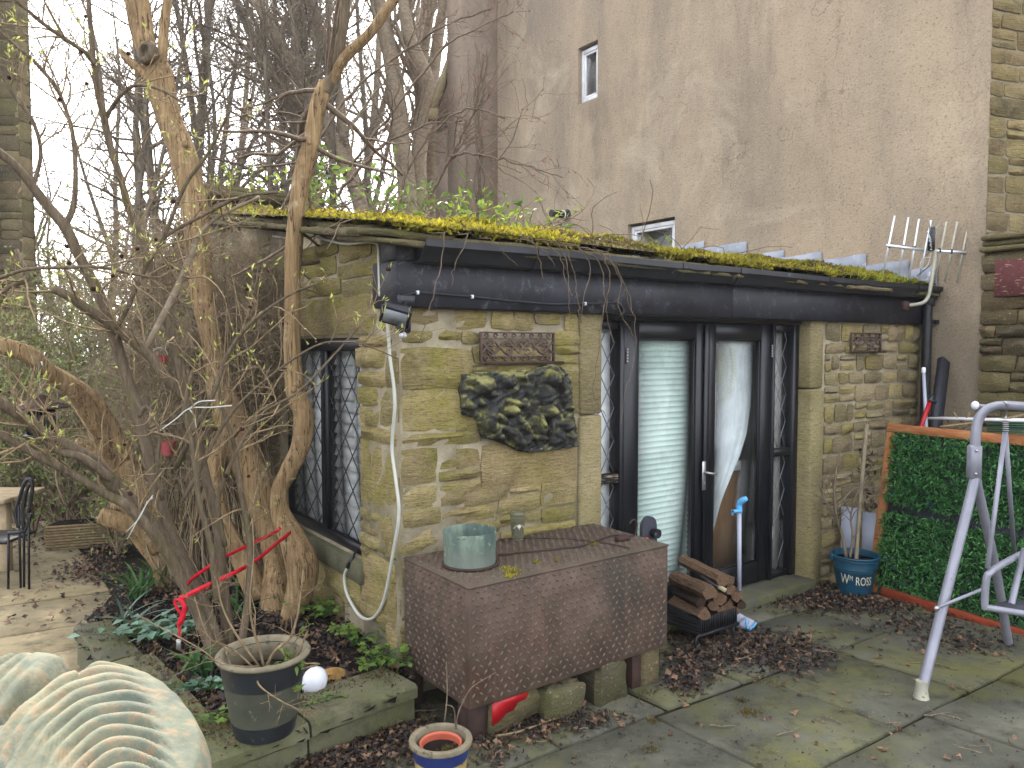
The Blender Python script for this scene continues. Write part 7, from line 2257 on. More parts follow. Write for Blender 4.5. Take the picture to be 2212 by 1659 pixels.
for (z0, z1, nm) in ((zmid + .032, PH - .065, 'hedge_mat'), (.06, zmid - .028, 'hedge_mat')):
    N = 15000
    x = r.uniform(.05, PWd, N); z = r.uniform(z0, z1, N); y = .012 + .055 * r.random(N) ** .7 * np.minimum(1, np.minimum((z - z0), (z1 - z)) / .06 + .45)
    clump = .35 * np.stack([np.sin(x * 61 + z * 17), np.zeros(N), np.cos(z * 57 + x * 23)], 1)
    d = r.normal(size=(N, 3)) * np.array([.8, .15, .8]) + np.array([0, .75, .35]) + clump
    dW = d[:, :1] * PN.ex + d[:, 1:2] * PN.ey + d[:, 2:3] * PN.ez
    nW = r.normal(size=(N, 3)) * .5 + UP
    P = PN.arr(np.stack([x, y, z], 1))
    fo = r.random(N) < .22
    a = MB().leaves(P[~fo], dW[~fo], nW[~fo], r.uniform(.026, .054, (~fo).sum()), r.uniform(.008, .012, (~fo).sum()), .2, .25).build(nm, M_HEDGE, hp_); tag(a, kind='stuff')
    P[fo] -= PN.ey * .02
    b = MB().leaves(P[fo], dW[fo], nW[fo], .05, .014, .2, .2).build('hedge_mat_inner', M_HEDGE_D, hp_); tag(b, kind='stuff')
    n2 = 34; xs2 = r.uniform(.1, PWd, n2); zs2 = r.uniform(z0 + .03, z1 - .03, n2); Pl = []; Dl = []
    for a2, c2_ in zip(xs2, zs2):
        for _ in range(14):
            Pl.append(PN.p(a2 + r.normal() * .012, .06 + r.normal() * .008, c2_ + r.normal() * .008)); Dl.append(r.normal(size=3) + PN.ey)
    tag(MB().leaves(Pl, Dl, r.normal(size=(len(Pl), 3)), .014, .008).build('lavender_sprigs', M_LAV, hp_), kind='stuff')

# clutter between the wall and the panel
dp0, dp1 = at(2013, 985, 6.25), at(2039, 778, 6.78)
aa, bb = basis(dp1 - dp0, (0, 1, 0))
tag(MB().bar(dp0, dp1, .10, .05, ref=(-.3, 1, 0)).build('black_plank', M_PLANK), 'black painted plank leaning on the render beside the downpipe', 'plank')
gpo = thing('grey_pole', at(2000, 900, 6.3), 'grey tube handle standing behind the hedge panel by the downpipe', 'pole')
MB().tube([at(2002, 960, 6.25), at(1999, 880, 6.4), at(1995, 800, 6.55)], .014, 9).build('tube', M_GREYPL, gpo, smooth=True)
MB().lathe([(.015, 0), (.018, .01), (.017, .04), (.012, .05)], at(1995, 806, 6.54), 10).build('end_cap', M_WHITEPL, gpo, smooth=True)
rh = thing('red_handled_tool', at(1990, 918, 6.1), 'garden tool with a red tubular handle leaning behind the panel', 'tool')
MB().tube([at(1982, 945, 6.05), at(2009, 866, 6.2)], .017, 9).build('handle', M_REDPAINT, rh, smooth=True)
m_ = MB(); m_.tube([at(2009, 868, 6.2), at(2014, 855, 6.22)], .02, 8); m_.bar(at(2006, 862, 6.18), at(2022, 870, 6.18), .02, .02)
m_.build('clamp', M_PLASTIC_BLACK, rh)
tag(MB().tube(smooth([at(1848, 1235, 5.95), at(1853, 1150, 6.0), at(1861, 1050, 6.08), at(1872, 917, 6.2)], 4), .017, 8).build('wooden_pole', M_GREYWOOD, smooth=True), 'weathered wooden pole leaning in the corner behind the bucket', 'pole')
for (u0, u1, v0, v1, Y, lab) in ((1816, 1858, 1098, 1220, 6.3, 'pale grey plastic sheet left of the wooden pole'), (1862, 1900, 1110, 1215, 6.25, 'pale grey plastic sheet right of the wooden pole')):
    a, b, c_, d = at(u0, v1, Y - .15), at(u1, v1, Y - .15), at(u1 + 2, v0, Y), at(u0 + 2, v0 - 4, Y)
    n_ = np.array([0, .012, 0])
    tag(MB().hexa(np.array([a, b, b + n_, a + n_, d, c_, c_ + n_, d + n_])).build('plastic_sheet', M_SHEETGREY), lab, 'sheet')
wbp = [at(2021, 903, 6.0), at(2225, 908, 5.3)]
tag(MB().bar(wbp[0], wbp[1], .16, .018, ref=UP).build('white_board', M_WHITE), 'white board lying across the top behind the hedge frame', 'board')
sk = thing('cut_branches', at(2090, 915, 5.75), 'cut brown branches piled on top of the hedge panel frame', 'branches')
r = np.random.default_rng(15)
for rows in ([(2030, 922, 5.7, 2), (2085, 916, 5.65, 3), (2150, 908, 5.5, 3), (2212, 896, 5.3, 2.5)], [(2045, 905, 5.9, 2), (2060, 925, 5.8, 2), (2090, 900, 5.7, 1.5), (2093, 890, 5.7, 1)], [(2080, 925, 5.7, 2), (2120, 905, 5.6, 2), (2165, 905, 5.5, 1.5)], [(2060, 890, 5.8, 1.2), (2075, 910, 5.75, 1.5), (2110, 920, 5.65, 1.5)]):
    S = smooth(sight(rows), 4); MB().tube(S[:, :3], S[:, 3], 6).build('branch', M_TWIG, sk, smooth=True)
gg = thing('green_deck_tile', at(2170, 925, 5.35), 'dark green ribbed plastic tile lying on the hedge panel frame', 'tile')
gc = at(2136, 934, 5.45); gd = at(2215, 936, 5.15); gdir = unit(gd - gc)
GF = Fr(gc, gdir, unit(np.cross(gdir, UP)))
for k in range(5):
    MB().cbox(GF, .0, .30, -.02, .02, .004 + k * .016, .014 + k * .016, .003).build('rib', M_GREENPL, gg)
dd = thing('dead_plant_debris', at(1885, 1110, 6.1), 'dry brown dead plant stuffed between wall and hedge panel', 'dead plant')
out = []
for k in range(60):
    p = at(r.uniform(1862, 1888), r.uniform(960, 1120), 6.3)
    sprout(r, [p, p + np.array([0, 0, .1])], [.004, .003], 1, .25, 0, out, .0, 0, (.3, 1.5), .3, 6, 3, .6, .002)
MB().tubes(out, 3).build('stalks', M_TWIG_DARK, dd)
N = 50
P = np.array([at(r.uniform(1862, 1890), r.uniform(960, 1170), r.uniform(6.25, 6.4)) for _ in range(N)])
MB().leaves(P, r.normal(size=(N, 3)), r.normal(size=(N, 3)), .06, .03).build('dead_leaves', M_DEADLEAF_D, dd)

# ------------------------------------------------------------------ swing seat at the right edge
sw = thing('swing_seat', grd(2090, 1450), 'silver tubular garden swing seat frame at the right edge', 'swing seat')
f0 = grd(1990, 1507); b0_ = grd(2178, 1394)
yj = (f0[1] * .55 + b0_[1] * .45)
J = at(2103, 1035, yj)
tubeR = 10.5 * 4.2 / F
MB().tube(smooth([f0 + np.array([0, 0, .03]), f0 * .5 + J * .5, J + np.array([-.004, -.01, -.02]), J + np.array([.006, 0, .08])], 5), tubeR, 14).build('front_leg', M_GREYMETAL, sw, smooth=40)
MB().tube(smooth([b0_ + np.array([0, 0, .02]), b0_ * .5 + J * .5 + np.array([.02, 0, 0]), J + np.array([.03, .02, -.02]), J + np.array([.016, .01, .08])], 5), tubeR * .95, 14).build('rear_leg', M_GREYMETAL, sw, smooth=40)
MB().lathe([(tubeR * 1.5, -.03), (tubeR * 1.35, -.02), (tubeR * 1.12, .03), (tubeR * 1.1, .06)], f0 + np.array([0, 0, .03]), 14).build('foot_cap', M_GALV, sw, smooth=40)
top = [J + np.array([.006, 0, .06]), at(2107, 950, yj), at(2112, 912, yj), at(2124, 891, yj - .01), at(2142, 880, yj - .03), at(2170, 876, yj - .08), at(2230, 880, yj - .25)]
MB().tube(smooth(top, 5), tubeR * .98, 14).build('top_bar', M_GREYMETAL, sw, smooth=40)
JF = Fr(J, (1, 0, 0), (0, 1, 0))
sl_ = MB().cbox(JF, -.032, .034, -.03, .03, .0, .195, .012).build('joint_sleeve', M_GREYMETAL, sw)
for z in (.035, .165): MB().lathe([(.008, 0), (.008, .006), (.004, .009)], J + np.array([-.008, -.031, z]), 8, (0, -1, 0)).build('bolt', M_STEEL, sl_)
kb = at(2106, 876, yj + .02)
MB().tube([kb, at(2150, 879, yj - .02)], .011, 10).build('canopy_arm', M_GREYMETAL, sw, smooth=True)
MB().lathe([(.022, 0), (.026, .012), (.02, .024)], kb + np.array([.012, 0, 0]), 12, (-1, 0, 0)).build('arm_knob', M_WHITEPL, sw, smooth=True)
yh = yj - .08
MB().tube(smooth([at(2168, 868, yh - .03), at(2174, 872, yh - .05), at(2174, 895, yh), at(2171, 905, yh)], 4), .005, 7).build('hook', M_STEEL, sw, smooth=True)
for k in range(6):
    MB().lathe([(.013, -.003), (.017, 0), (.013, .003), (.009, 0)], at(2172, 909 + k * 4.2, yh), 12, closed=True).build('spring_coil', M_STEEL, sw, smooth=True)
MB().bar(at(2171, 934, yh), at(2133, 1228, yh - .25), .022, .012).build('hanger', M_GREYMETAL, sw)
MB().bar(at(2172, 934, yh), at(2191, 1198, yh + .25), .022, .012).build('hanger', M_GREYMETAL, sw)
ys_ = yh - .25
MB().tube(smooth([at(2128, 1315, ys_), at(2127, 1300, ys_), at(2131, 1250, ys_), at(2140, 1236, ys_ + .01), at(2160, 1222, ys_ + .1), at(2200, 1200, ys_ + .28), at(2226, 1190, ys_ + .36)], 5), .018, 12).build('arm_rest', M_GREYMETAL, sw, smooth=40)
MB().tube(smooth([at(2214, 1185, ys_ + .2), at(2200, 1240, ys_ + .2), at(2185, 1305, ys_ + .15)], 4), .017, 12).build('back_upright', M_GREYMETAL, sw, smooth=40)
MB().tube([at(2128, 1312, ys_), at(2240, 1330, ys_ - .1)], .017, 12).build('seat_rail', M_GREYMETAL, sw, smooth=40)
m_ = MB(); sa, sb, sc2, sd = at(2140, 1312, ys_), at(2245, 1330, ys_ - .1), at(2245, 1296, ys_ + .45), at(2175, 1300, ys_ + .3)
m_.hexa(np.array([sa, sb, sc2, sd, sa + UP * .008, sb + UP * .008, sc2 + UP * .008, sd + UP * .008]))
m_.build('mesh_seat', M_GREYFAB, sw)
MB().tube([at(2022, 1314, f0[1] * .8 + J[1] * .2), at(2128, 1270, ys_ + .1)], .009, 8).build('brace', M_GREYMETAL, sw, smooth=True)
MB().lathe([(.014, 0), (.014, .012)], at(2022, 1314, f0[1] * .8 + J[1] * .2 - .02), 10, (0, -1, 0)).build('bolt', M_STEEL, sw)
# ------------------------------------------------------------------ pots
pb_ = onz(572, 1578, ZB + .005); kx = pb_[1] / F
dpt = thing('large_glazed_pot', pb_, 'large dark glazed pot with an olive band standing on the bed kerb', 'pot')
rT, rB = 92 * kx, 62 * kx; ph_ = .345
def rad(z): f = z / ph_; return rB + (rT - rB) * (f ** .75)
def band(z0, z1, mat, name, e=0.0, par=None):
    prof = [(rad(z0 + (z1 - z0) * k / 5) + e, z0 + (z1 - z0) * k / 5) for k in range(6)]
    prof += [(rad(z1) - .018, z1), (rad(z0) - .018, z0)]
    return MB().lathe(prof, pb_, 44, closed=True).build(name, mat, par or dpt, smooth=40)
band(0.0, ph_ * .20, M_DARKGLAZE, 'base_band', .001); band(ph_ * .20, ph_ * .66, M_OLIVEGLAZE, 'body'); band(ph_ * .66, ph_ * .94, M_DARKGLAZE, 'upper_band', .002)
MB().lathe([(rT * .97, ph_ * .93), (rT * 1.07, ph_ * .945), (rT * 1.10, ph_ * .97), (rT * 1.07, ph_ * .995), (rT * .98, ph_), (rT * .92, ph_ * .985), (rT * .88, ph_ * .93), (rad(ph_ * .66) - .03, ph_ * .66), (rad(ph_ * .66) - .022, ph_ * .66), (rT * .93, ph_ * .93)], pb_, 44, closed=True).build('rim', M_POTRIM, dpt, smooth=True)
MB().lathe([(rT * .88, ph_ * .72), (rT * .5, ph_ * .745), (.001, ph_ * .74)], pb_, 28).build('soil', M_SOIL, dpt, smooth=True)
top_ = pb_ + np.array([0, 0, ph_ * .74])
ps = thing('potted_bare_shrub', top_, 'straggly bare twigs growing from the large glazed pot', 'shrub')
r = np.random.default_rng(41); out = []
pY = pb_[1]
for rows in ([(570, 1440, pY, 3), (560, 1400, pY, 3), (545, 1350, pY - .02, 2.5), (540, 1290, pY - .05, 2), (548, 1200, pY - .05, 1.5), (545, 1120, pY - .05, 1)], [(575, 1440, pY, 4), (595, 1405, pY, 3.5), (625, 1380, pY, 3), (640, 1340, pY, 2.5), (650, 1280, pY, 1.8), (655, 1230, pY, 1.2)], [(560, 1440, pY, 3), (520, 1440, pY - .1, 2.5), (470, 1430, pY - .15, 2), (430, 1400, pY - .2, 1.5), (300, 1330, pY - .2, 1)], [(555, 1450, pY - .05, 2.5), (560, 1480, pY - .2, 2), (600, 1510, pY - .22, 1.6), (640, 1530, pY - .22, 1), (660, 1535, pY - .2, .8)], [(545, 1440, pY, 2.5), (500, 1400, pY, 2), (450, 1375, pY - .1, 1.5), (420, 1290, pY - .1, 1)], [(560, 1440, pY, 2.5), (510, 1370, pY, 2.5), (480, 1310, pY, 2), (470, 1260, pY, 1.2)]):
    S = smooth(sight(rows), 5); MB().tube(S[:, :3], S[:, 3], 6).build('stem', M_TWIG, ps, smooth=True)
    sprout(r, S[4:, :3], S[4:, 3], 9, .16, 1, out, .1, .1, (.6, 1.3), .2, 6, 2, .6, .0011)
tag(MB().tubes(out, 3).build('twigs', M_TWIG, ps), kind='stuff')
leafy('seedling', 'small green weed sprouting in the large glazed pot', 'weed', [top_ + np.array([.09, -.02, 0]), top_ + np.array([.11, .03, 0])], 43, .09, 4, .05, M_LEAF_G, M_TWIG, None, .03, 5)

sb_ = at(952, 1590, 2.97); sb_[2] = 0.0; kx = 2.97 / F
spt = thing('small_blue_banded_pot', sb_, 'speckled tan pot with a blue band at the bottom edge', 'pot')
R1 = 66 * kx; zT = at(952, 1592, 2.97)[2]
def lth(prof, mat, name, n=40, closed=True): return MB().lathe([(a * R1, b * zT) for a, b in prof], sb_, n, closed=closed).build(name, mat, spt, smooth=40)
lth([(.62, 0), (.72, .2), (.84, .5), (.90, .70), (.84, .70), (.6, .03)], M_SPECKLE, 'body')
lth([(.902, .70), (.935, .80), (.955, .90), (.90, .90), (.86, .70)], M_BLUEGLAZE, 'blue_band')
lth([(.95, .90), (1.05, .915), (1.07, .95), (1.05, .985), (.98, 1.0), (.86, .985), (.83, .94), (.82, .6), (.86, .6)], M_POTRIM, 'rim')
lth([(.66, .7), (.69, .86), (.73, .905), (.70, .925), (.64, .9), (.6, .7)], M_TERRA, 'inner_pot')
lth([(.84, .80), (.4, .815), (.001, .81)], M_SOIL, 'soil', 24, False)
ss_ = thing('potted_stick', sb_ + np.array([0, 0, zT * .8]), 'three thin bare sticks in the small blue-banded pot', 'sticks')
for rows in ([(960, 1560, 2.95, 2), (966, 1500, 2.95, 1.5), (964, 1430, 2.95, 1)], [(985, 1575, 2.9, 2), (990, 1540, 2.9, 1.8), (1015, 1490, 2.9, 1.4), (1050, 1465, 2.9, 1), (1072, 1452, 2.9, .8)], [(984, 1570, 2.9, 1.6), (980, 1530, 2.9, 1.2), (962, 1522, 2.9, 1)]):
    S = smooth(sight(rows), 4); MB().tube(S[:, :3], S[:, 3], 6).build('stick', M_TWIG_R, ss_, smooth=True)
r = np.random.default_rng(44); P = sb_ + np.stack([.03 + r.normal(size=90) * .018, -.02 + r.normal(size=90) * .012, np.full(90, zT * .82)], 1)
tag(MB().leaves(P, r.normal(size=(90, 3)) * .5 + UP, r.normal(size=(90, 3)), .018, .006).build('pot_moss', M_MOSS_D, spt), kind='stuff')

# white ceramic shade behind the pot, driftwood log
wp = onz(682, 1500, .16)
wg = MB(); wg.lathe([(.02, 0), (.048, .012), (.060, .05), (.056, .085), (.036, .115), (.012, .125)], wp + np.array([-.035, .05, -.01]), 24, (.35, -.1, 1))
tag(wg.build('ceramic_globe', M_WHITEPL, smooth=True), 'white ceramic globe lying behind the large glazed pot', 'globe')
S = sight([(668, 1478, 3.75, 12), (695, 1468, 3.75, 16), (720, 1460, 3.76, 18), (745, 1462, 3.78, 14), (758, 1470, 3.78, 8)])
tag(trunk_mesh(S, 6, 12, 61, .12, .12).build('driftwood_log', M_DRIFT, smooth=True), 'short ochre driftwood log lying in the raised bed', 'log')

# ------------------------------------------------------------------ fluted shell birdbath in the foreground
ZR = 1.16
def b2(cx, cy): p = onz(.3815 * cx, 1026 + .3815 * cy, ZR); return (p[0], p[1])
ol = [(-260, 1060), (-100, 1020), (0, 1010), (170, 1005), (300, 1018), (380, 1065), (435, 1145), (480, 1112), (560, 1068), (640, 1060), (760, 1090), (900, 1152), (1020, 1240), (1110, 1340), (1180, 1450), (1197, 1540), (1185, 1690), (1120, 1830), (980, 1950), (780, 2030), (500, 2050), (200, 2000), (-100, 1900), (-300, 1700), (-380, 1400), (-350, 1180)]
OLb = [b2(*p) for p in ol]
OLs = smooth([(*p, 0) for p in OLb + OLb[:1]], 9)[:-1, :2]
cenb = OLs.mean(0); nB = len(OLs); KR = 90
V = []
def cpix(x, y):
    u, v = vpix((x, y, ZR)); return u / .3815, (v - 1026) / .3815
for k in range(KR + 1):
    f = k / KR
    for p in OLs:
        q = cenb + (p - cenb) * f
        cx, cy = cpix(*q)
        dist = math.hypot(cx - 750, cy - 2120)
        sep_ = (cx * 280 + (cy - 1430) * 400) / 488.0          # signed distance to the valley between the lobes
        main = 1 / (1 + math.exp(-sep_ / 25)); wob = 14 * math.sin(cx / 170) 
        g = (.5 - .5 * math.cos((dist + wob) / 62 * 2 * math.pi)) ** 1.6 * main * min(1, max(0, (860 + (cy - 1200) * .35 - cx) / 160))
        g2 = (.5 - .5 * math.cos((cx * .8 + cy * .75) / 75 * 2 * math.pi)) ** 1.6 * (1 - main) * min(1, max(0, (230 - cx) / 130))
        rimf = min(1, max(0, (1 - f) / .10))
        dome = .05 * (1 - f ** 2.2) - .045 * math.exp(-(sep_ / 42) ** 2) * min(1, (1 - f) / .3 + .35)
        edge = -.035 * max(0, (f - .90) / .10) ** 2
        V.append((q[0], q[1], ZR + dome + edge - .014 * (g + g2) * rimf + .0025 * math.sin(q[0] * 60) * math.sin(q[1] * 57)))
for dz, f in ((-.065, .985), (-.09, .93), (-.20, .35), (-.24, .2)):
    for p in OLs:
        q = cenb + (p - cenb) * f; V.append((q[0], q[1], ZR + dz))
q = [(k * nB + i, k * nB + (i + 1) % nB, (k + 1) * nB + (i + 1) % nB, (k + 1) * nB + i) for k in range(KR + 4) for i in range(nB)]
bb_ = thing('fluted_birdbath', (cenb[0], cenb[1], 0), 'pale lichened fluted shell birdbath filling the lower left foreground', 'birdbath')
MB().add(V, q).build('shell_bowl', M_BATH, bb_, smooth=True)
MB().lathe([(.20, 0), (.20, .06), (.15, .10), (.085, .2), (.075, .6), (.10, .85), (.14, ZR - .2)], (cenb[0], cenb[1], 0), 28).build('pedestal', M_BATH, bb_, smooth=40)

# ------------------------------------------------------------------ red strap tied round the trunks
rs = thing('red_strap', at(385, 1295, 3.78), 'bright red webbing strap tying the shrub stems to the dead trunk', 'strap')
b1 = [at(u, v, Y) for u, v, Y in ((606, 1140, 4.50), (590, 1152, 4.46), (550, 1172, 4.3), (505, 1193, 4.15), (470, 1212, 4.0), (440, 1232, 3.92), (418, 1248, 3.86), (405, 1262, 3.8))]
b2_ = [at(u, v, Y) for u, v, Y in ((628, 1150, 4.44), (600, 1172, 4.3), (560, 1205, 4.12), (520, 1230, 3.95), (480, 1250, 3.85), (440, 1268, 3.78), (412, 1282, 3.75), (396, 1292, 3.74))]
for b, w in ((b1, 8), (b2_, 9)):
    MB().strip(smooth(b, 5), w * 4.1 / F, .003, (.1, .25, 1)).build('webbing', M_RED, rs)
kn_ = at(392, 1293, 3.73)
MB().lathe([(.010, -.012), (.018, 0), (.016, .012), (.008, .02)], kn_, 10, (.6, .2, .5)).build('knot', M_RED, rs, smooth=True)
tail = [at(u, v, 3.71) for u, v in ((392, 1294), (378, 1297), (383, 1315), (392, 1328), (386, 1345), (388, 1365), (386, 1378))]
MB().strip(smooth(tail, 5), .014, .003, (1, .2, .2)).build('loose_tail', M_RED, rs)
MB().strip(smooth([at(u, v, 3.70) for u, v in ((390, 1296), (398, 1310), (395, 1335), (388, 1350))], 5), .022, .003, (.8, .5, .2)).build('loose_loop', M_RED, rs)
MB().cbox(Fr(at(386, 1392, 3.71), (1, 0, 0), (0, 1, 0)), -.012, .012, -.005, .005, -.026, .026, .004).build('buckle', M_STEEL, rs)
wt = thing('white_plant_tie', at(410, 882, 3.72), 'white plastic tie twisted round the shrub stems', 'tie')
for rows in ([(346, 930), (380, 905), (410, 882), (455, 880), (501, 876)], [(408, 884), (430, 868), (465, 865)], [(410, 884), (420, 900), (424, 925)]):
    MB().strip(smooth([at(u, v, 3.70) for u, v in rows], 4), .006, .002, (0, .3, 1)).build('tie_end', M_CABLE_W, wt)
wt2 = thing('white_plant_tie', at(300, 1110, 3.62), 'white plastic tie ends hanging from the left leaning stems', 'tie')
for rows in ([(330, 1070), (310, 1100), (275, 1165)], [(318, 1085), (300, 1120), (272, 1150)], [(330, 1075), (316, 1085)]):
    MB().strip(smooth([at(u, v, 3.60) for u, v in rows], 4), .005, .002, (1, .3, .2)).build('tie_end', M_CABLE_W, wt2)

# ------------------------------------------------------------------ bed planting
def strapplant(u, v, n, L, seed, label, mat, z=.15, w=.016, spread=.5):
    r = np.random.default_rng(seed); b = onz(u, v, z)
    th = thing('strap_leaf_clump', b, label, 'plant', 'strap-leaved bulb clumps in the raised bed')
    for i in range(n):
        d = unit(np.array([r.normal() * spread, r.normal() * spread * .7, 1.0])); p = b + np.array([r.normal() * .04, r.normal() * .03, 0]); ln = L * r.uniform(.6, 1.1)
        K = 6; pts = [p + d * ln * k / (K - 1) + np.array([d[0], d[1], 0]) * ln * .5 * (k / (K - 1)) ** 2 - np.array([0, 0, ln * .22 * (k / (K - 1)) ** 3]) for k in range(K)]
        pts = np.array(pts); sd = unit(np.cross(d, np.array([0, 0, 1.0]) + r.normal(size=3) * .2)); ww = w * np.array([.7, 1, 1, .85, .6, .12])
        V = np.concatenate([pts + sd * ww[:, None] / 2, pts - np.cross(sd, d) * .003, pts - sd * ww[:, None] / 2])
        q = [(k, k + 1, K + k + 1, K + k) for k in range(K - 1)] + [(K + k, K + k + 1, 2 * K + k + 1, 2 * K + k) for k in range(K - 1)]
        MB().add(V, q).build('leaf_blade', mat, th, smooth=True)
strapplant(300, 1295, 26, .30, 1, 'largest clump of strap leaves at the left end of the bed', M_LEAF_BLADE, .14)
strapplant(345, 1270, 18, .28, 2, 'strap leaves behind the lungwort under the gnarled stump', M_LEAF_BLADE, .14)
strapplant(425, 1455, 22, .20, 3, 'dark green strap leaf clump left of the large glazed pot', M_LEAF_BLADE, .15, .018, .35)
strapplant(520, 1330, 9, .28, 4, 'sparse strap leaves between shrub stems and dead trunk', M_LEAF_BLADE, .15)
strapplant(285, 1345, 12, .24, 5, 'blue-green strap leaves at the bed kerb', M_LEAF_BLUE, .15, .014, .9)


def rosette(name, u, v, n, ls, lw, seed, label, mat, z=.155, sx=.10, sy=.08, h=.07, lobes=1, cat='plant', group=None):
    r = np.random.default_rng(seed); b = onz(u, v, z)
    th = thing(name, b, label, cat, group)
    out = []; P = []; D = []; Nn = []; Ls = []
    for i in range(n):
        t_ = b + np.array([r.normal() * sx, r.normal() * sy, h * r.uniform(.4, 1.2)])
        S = smooth([[*b, .002], [*(b * .5 + t_ * .5 + np.array([0, 0, h * .3])), .0018], [*t_, .0012]], 3); out.append((S[:, :3], S[:, 3]))
        for k in range(lobes):
            d = r.normal(size=3) * np.array([1, 1, .15]); P.append(t_); D.append(d); Nn.append(UP + r.normal(size=3) * .3); Ls.append(ls * r.uniform(.7, 1.2))
    tag(MB().tubes(out, 4).build('stalks', M_LEAF_BLADE, th), kind='stuff')
    MB().leaves(P, D, Nn, Ls, np.array(Ls) * lw, .12, .12).build('leaves', mat, th)
CG = 'low leafy plants in the raised bed'
rosette('lungwort', 330, 1385, 60, .085, .55, 1, 'grey-green broad-leaved clump near the left kerb', M_LEAF_BLUE, sx=.13, sy=.08, h=.09, group=CG)
rosette('lungwort', 395, 1372, 30, .07, .55, 2, 'small grey-green clump beside the hanging strap tail', M_LEAF_BLUE, sx=.09, sy=.06, h=.08, group=CG)
rosette('columbine', 815, 1450, 40, .04, .8, 3, 'fresh green columbine nearest the shed corner', M_LEAF_G, sx=.09, sy=.07, h=.11, lobes=3, group=CG)
rosette('columbine', 765, 1395, 26, .04, .8, 4, 'fresh green columbine in the middle of the bed', M_LEAF_G, sx=.08, sy=.06, h=.09, lobes=3, group=CG)
rosette('columbine', 700, 1335, 40, .04, .7, 5, 'darker ferny columbine at the foot of the dead trunk', M_LEAF_G, sx=.12, sy=.08, h=.10, lobes=3, group=CG)
rosette('columbine', 480, 1560, 16, .035, .8, 6, 'small green seedling clump hanging over the kerb left of the pot', M_LEAF_G, z=.17, sx=.06, sy=.04, h=.04, lobes=3, group=CG)
rosette('columbine', 640, 1290, 30, .035, .7, 7, 'pale leafy clump between the two dead trunks', M_LEAF_BLUE, sx=.10, sy=.06, h=.12, lobes=3, group=CG)
rosette('columbine', 700, 1520, 9, .03, .8, 8, 'tiny green seedling beside the white globe', M_LEAF_G, z=.17, sx=.04, sy=.03, h=.03, lobes=3, group=CG)
rosette('columbine', 450, 1490, 26, .035, .8, 9, 'low leafy carpet left of the large pot', M_LEAF_BLUE, sx=.12, sy=.07, h=.04, lobes=3, group=CG)

# ------------------------------------------------------------------ left terrace furniture
ic = grd(36, 1272)
ch = thing('iron_chair', ic, 'black wrought iron chair at the far left of the sunny terrace', 'chair')
iY = ic[1]
for (u0, v0, u1, v1) in ((18, 1283, 18, 1150), (45, 1270, 40, 1085), (52, 1268, 52, 1060), (63, 1275, 62, 1100)):
    MB().tube([at(u0, v0, iY), at(u1, v1, iY)], 2.6 * iY / F, 8).build('leg', M_IRON, ch, smooth=True)
for rows in ([(40, 1140), (34, 1110), (44, 1070), (55, 1040), (65, 1036), (70, 1050), (66, 1085), (62, 1105)], [(52, 1150), (50, 1100), (58, 1060), (64, 1045)], [(18, 1152), (40, 1150), (58, 1140), (66, 1110)]):
    S = smooth([at(u, v, iY) for u, v in rows], 4); MB().tube(S, 4.0 * iY / F, 8).build('back_scroll', M_IRON, ch, smooth=True)
MB().cbox(Fr(at(5, 1160, iY + .2), (1, 0, 0), (0, 1, 0)), -.45, .16, -.2, .2, -.012, .012, .005).build('seat', M_IRON, ch)
tbp = at(10, 1065, 6.9)
tb_ = thing('wooden_table', np.array([tbp[0], tbp[1], gz(0, 6.9)]), 'sun-bleached wooden table cut off by the left edge', 'table')
TFr = Fr(tbp, (1, 0, 0), (0, 1, 0))
for k in range(4): MB().cbox(TFr, -.9, .19, -.3 + k * .15, -.155 + k * .15, -.045, 0.0, .005).build('plank', M_TABLE, tb_)
for x in (.06, -.7): MB().cbox(TFr, x, x + .08, -.2, -.12, -1.0, -.046, .005).build('leg', M_TABLE, tb_)
MB().cbox(TFr, -.9, .12, -.18, -.14, -.6, -.5, .005).build('stretcher', M_TABLE, tb_)
wk = grd(170, 1192); kk = wk[1] / F
wpn = thing('wicker_planter', wk, 'long rectangular wicker planter at the back of the terrace', 'planter')
WF = Fr(at(96, 1192, wk[1]), unit(at(246, 1180, wk[1] + .35) - at(96, 1192, wk[1])), (0, -1, 0))
for k in range(9):
    z = k * .028
    MB().cbox(WF, 0.0, 150 * kk, -.25, .004 * (k % 2), z, z + .026, .008).build('weave_course', M_WICKER, wpn)
MB().box(WF, .02, 150 * kk - .02, -.23, -.02, .25, .258).build('soil', M_SOIL, wpn)
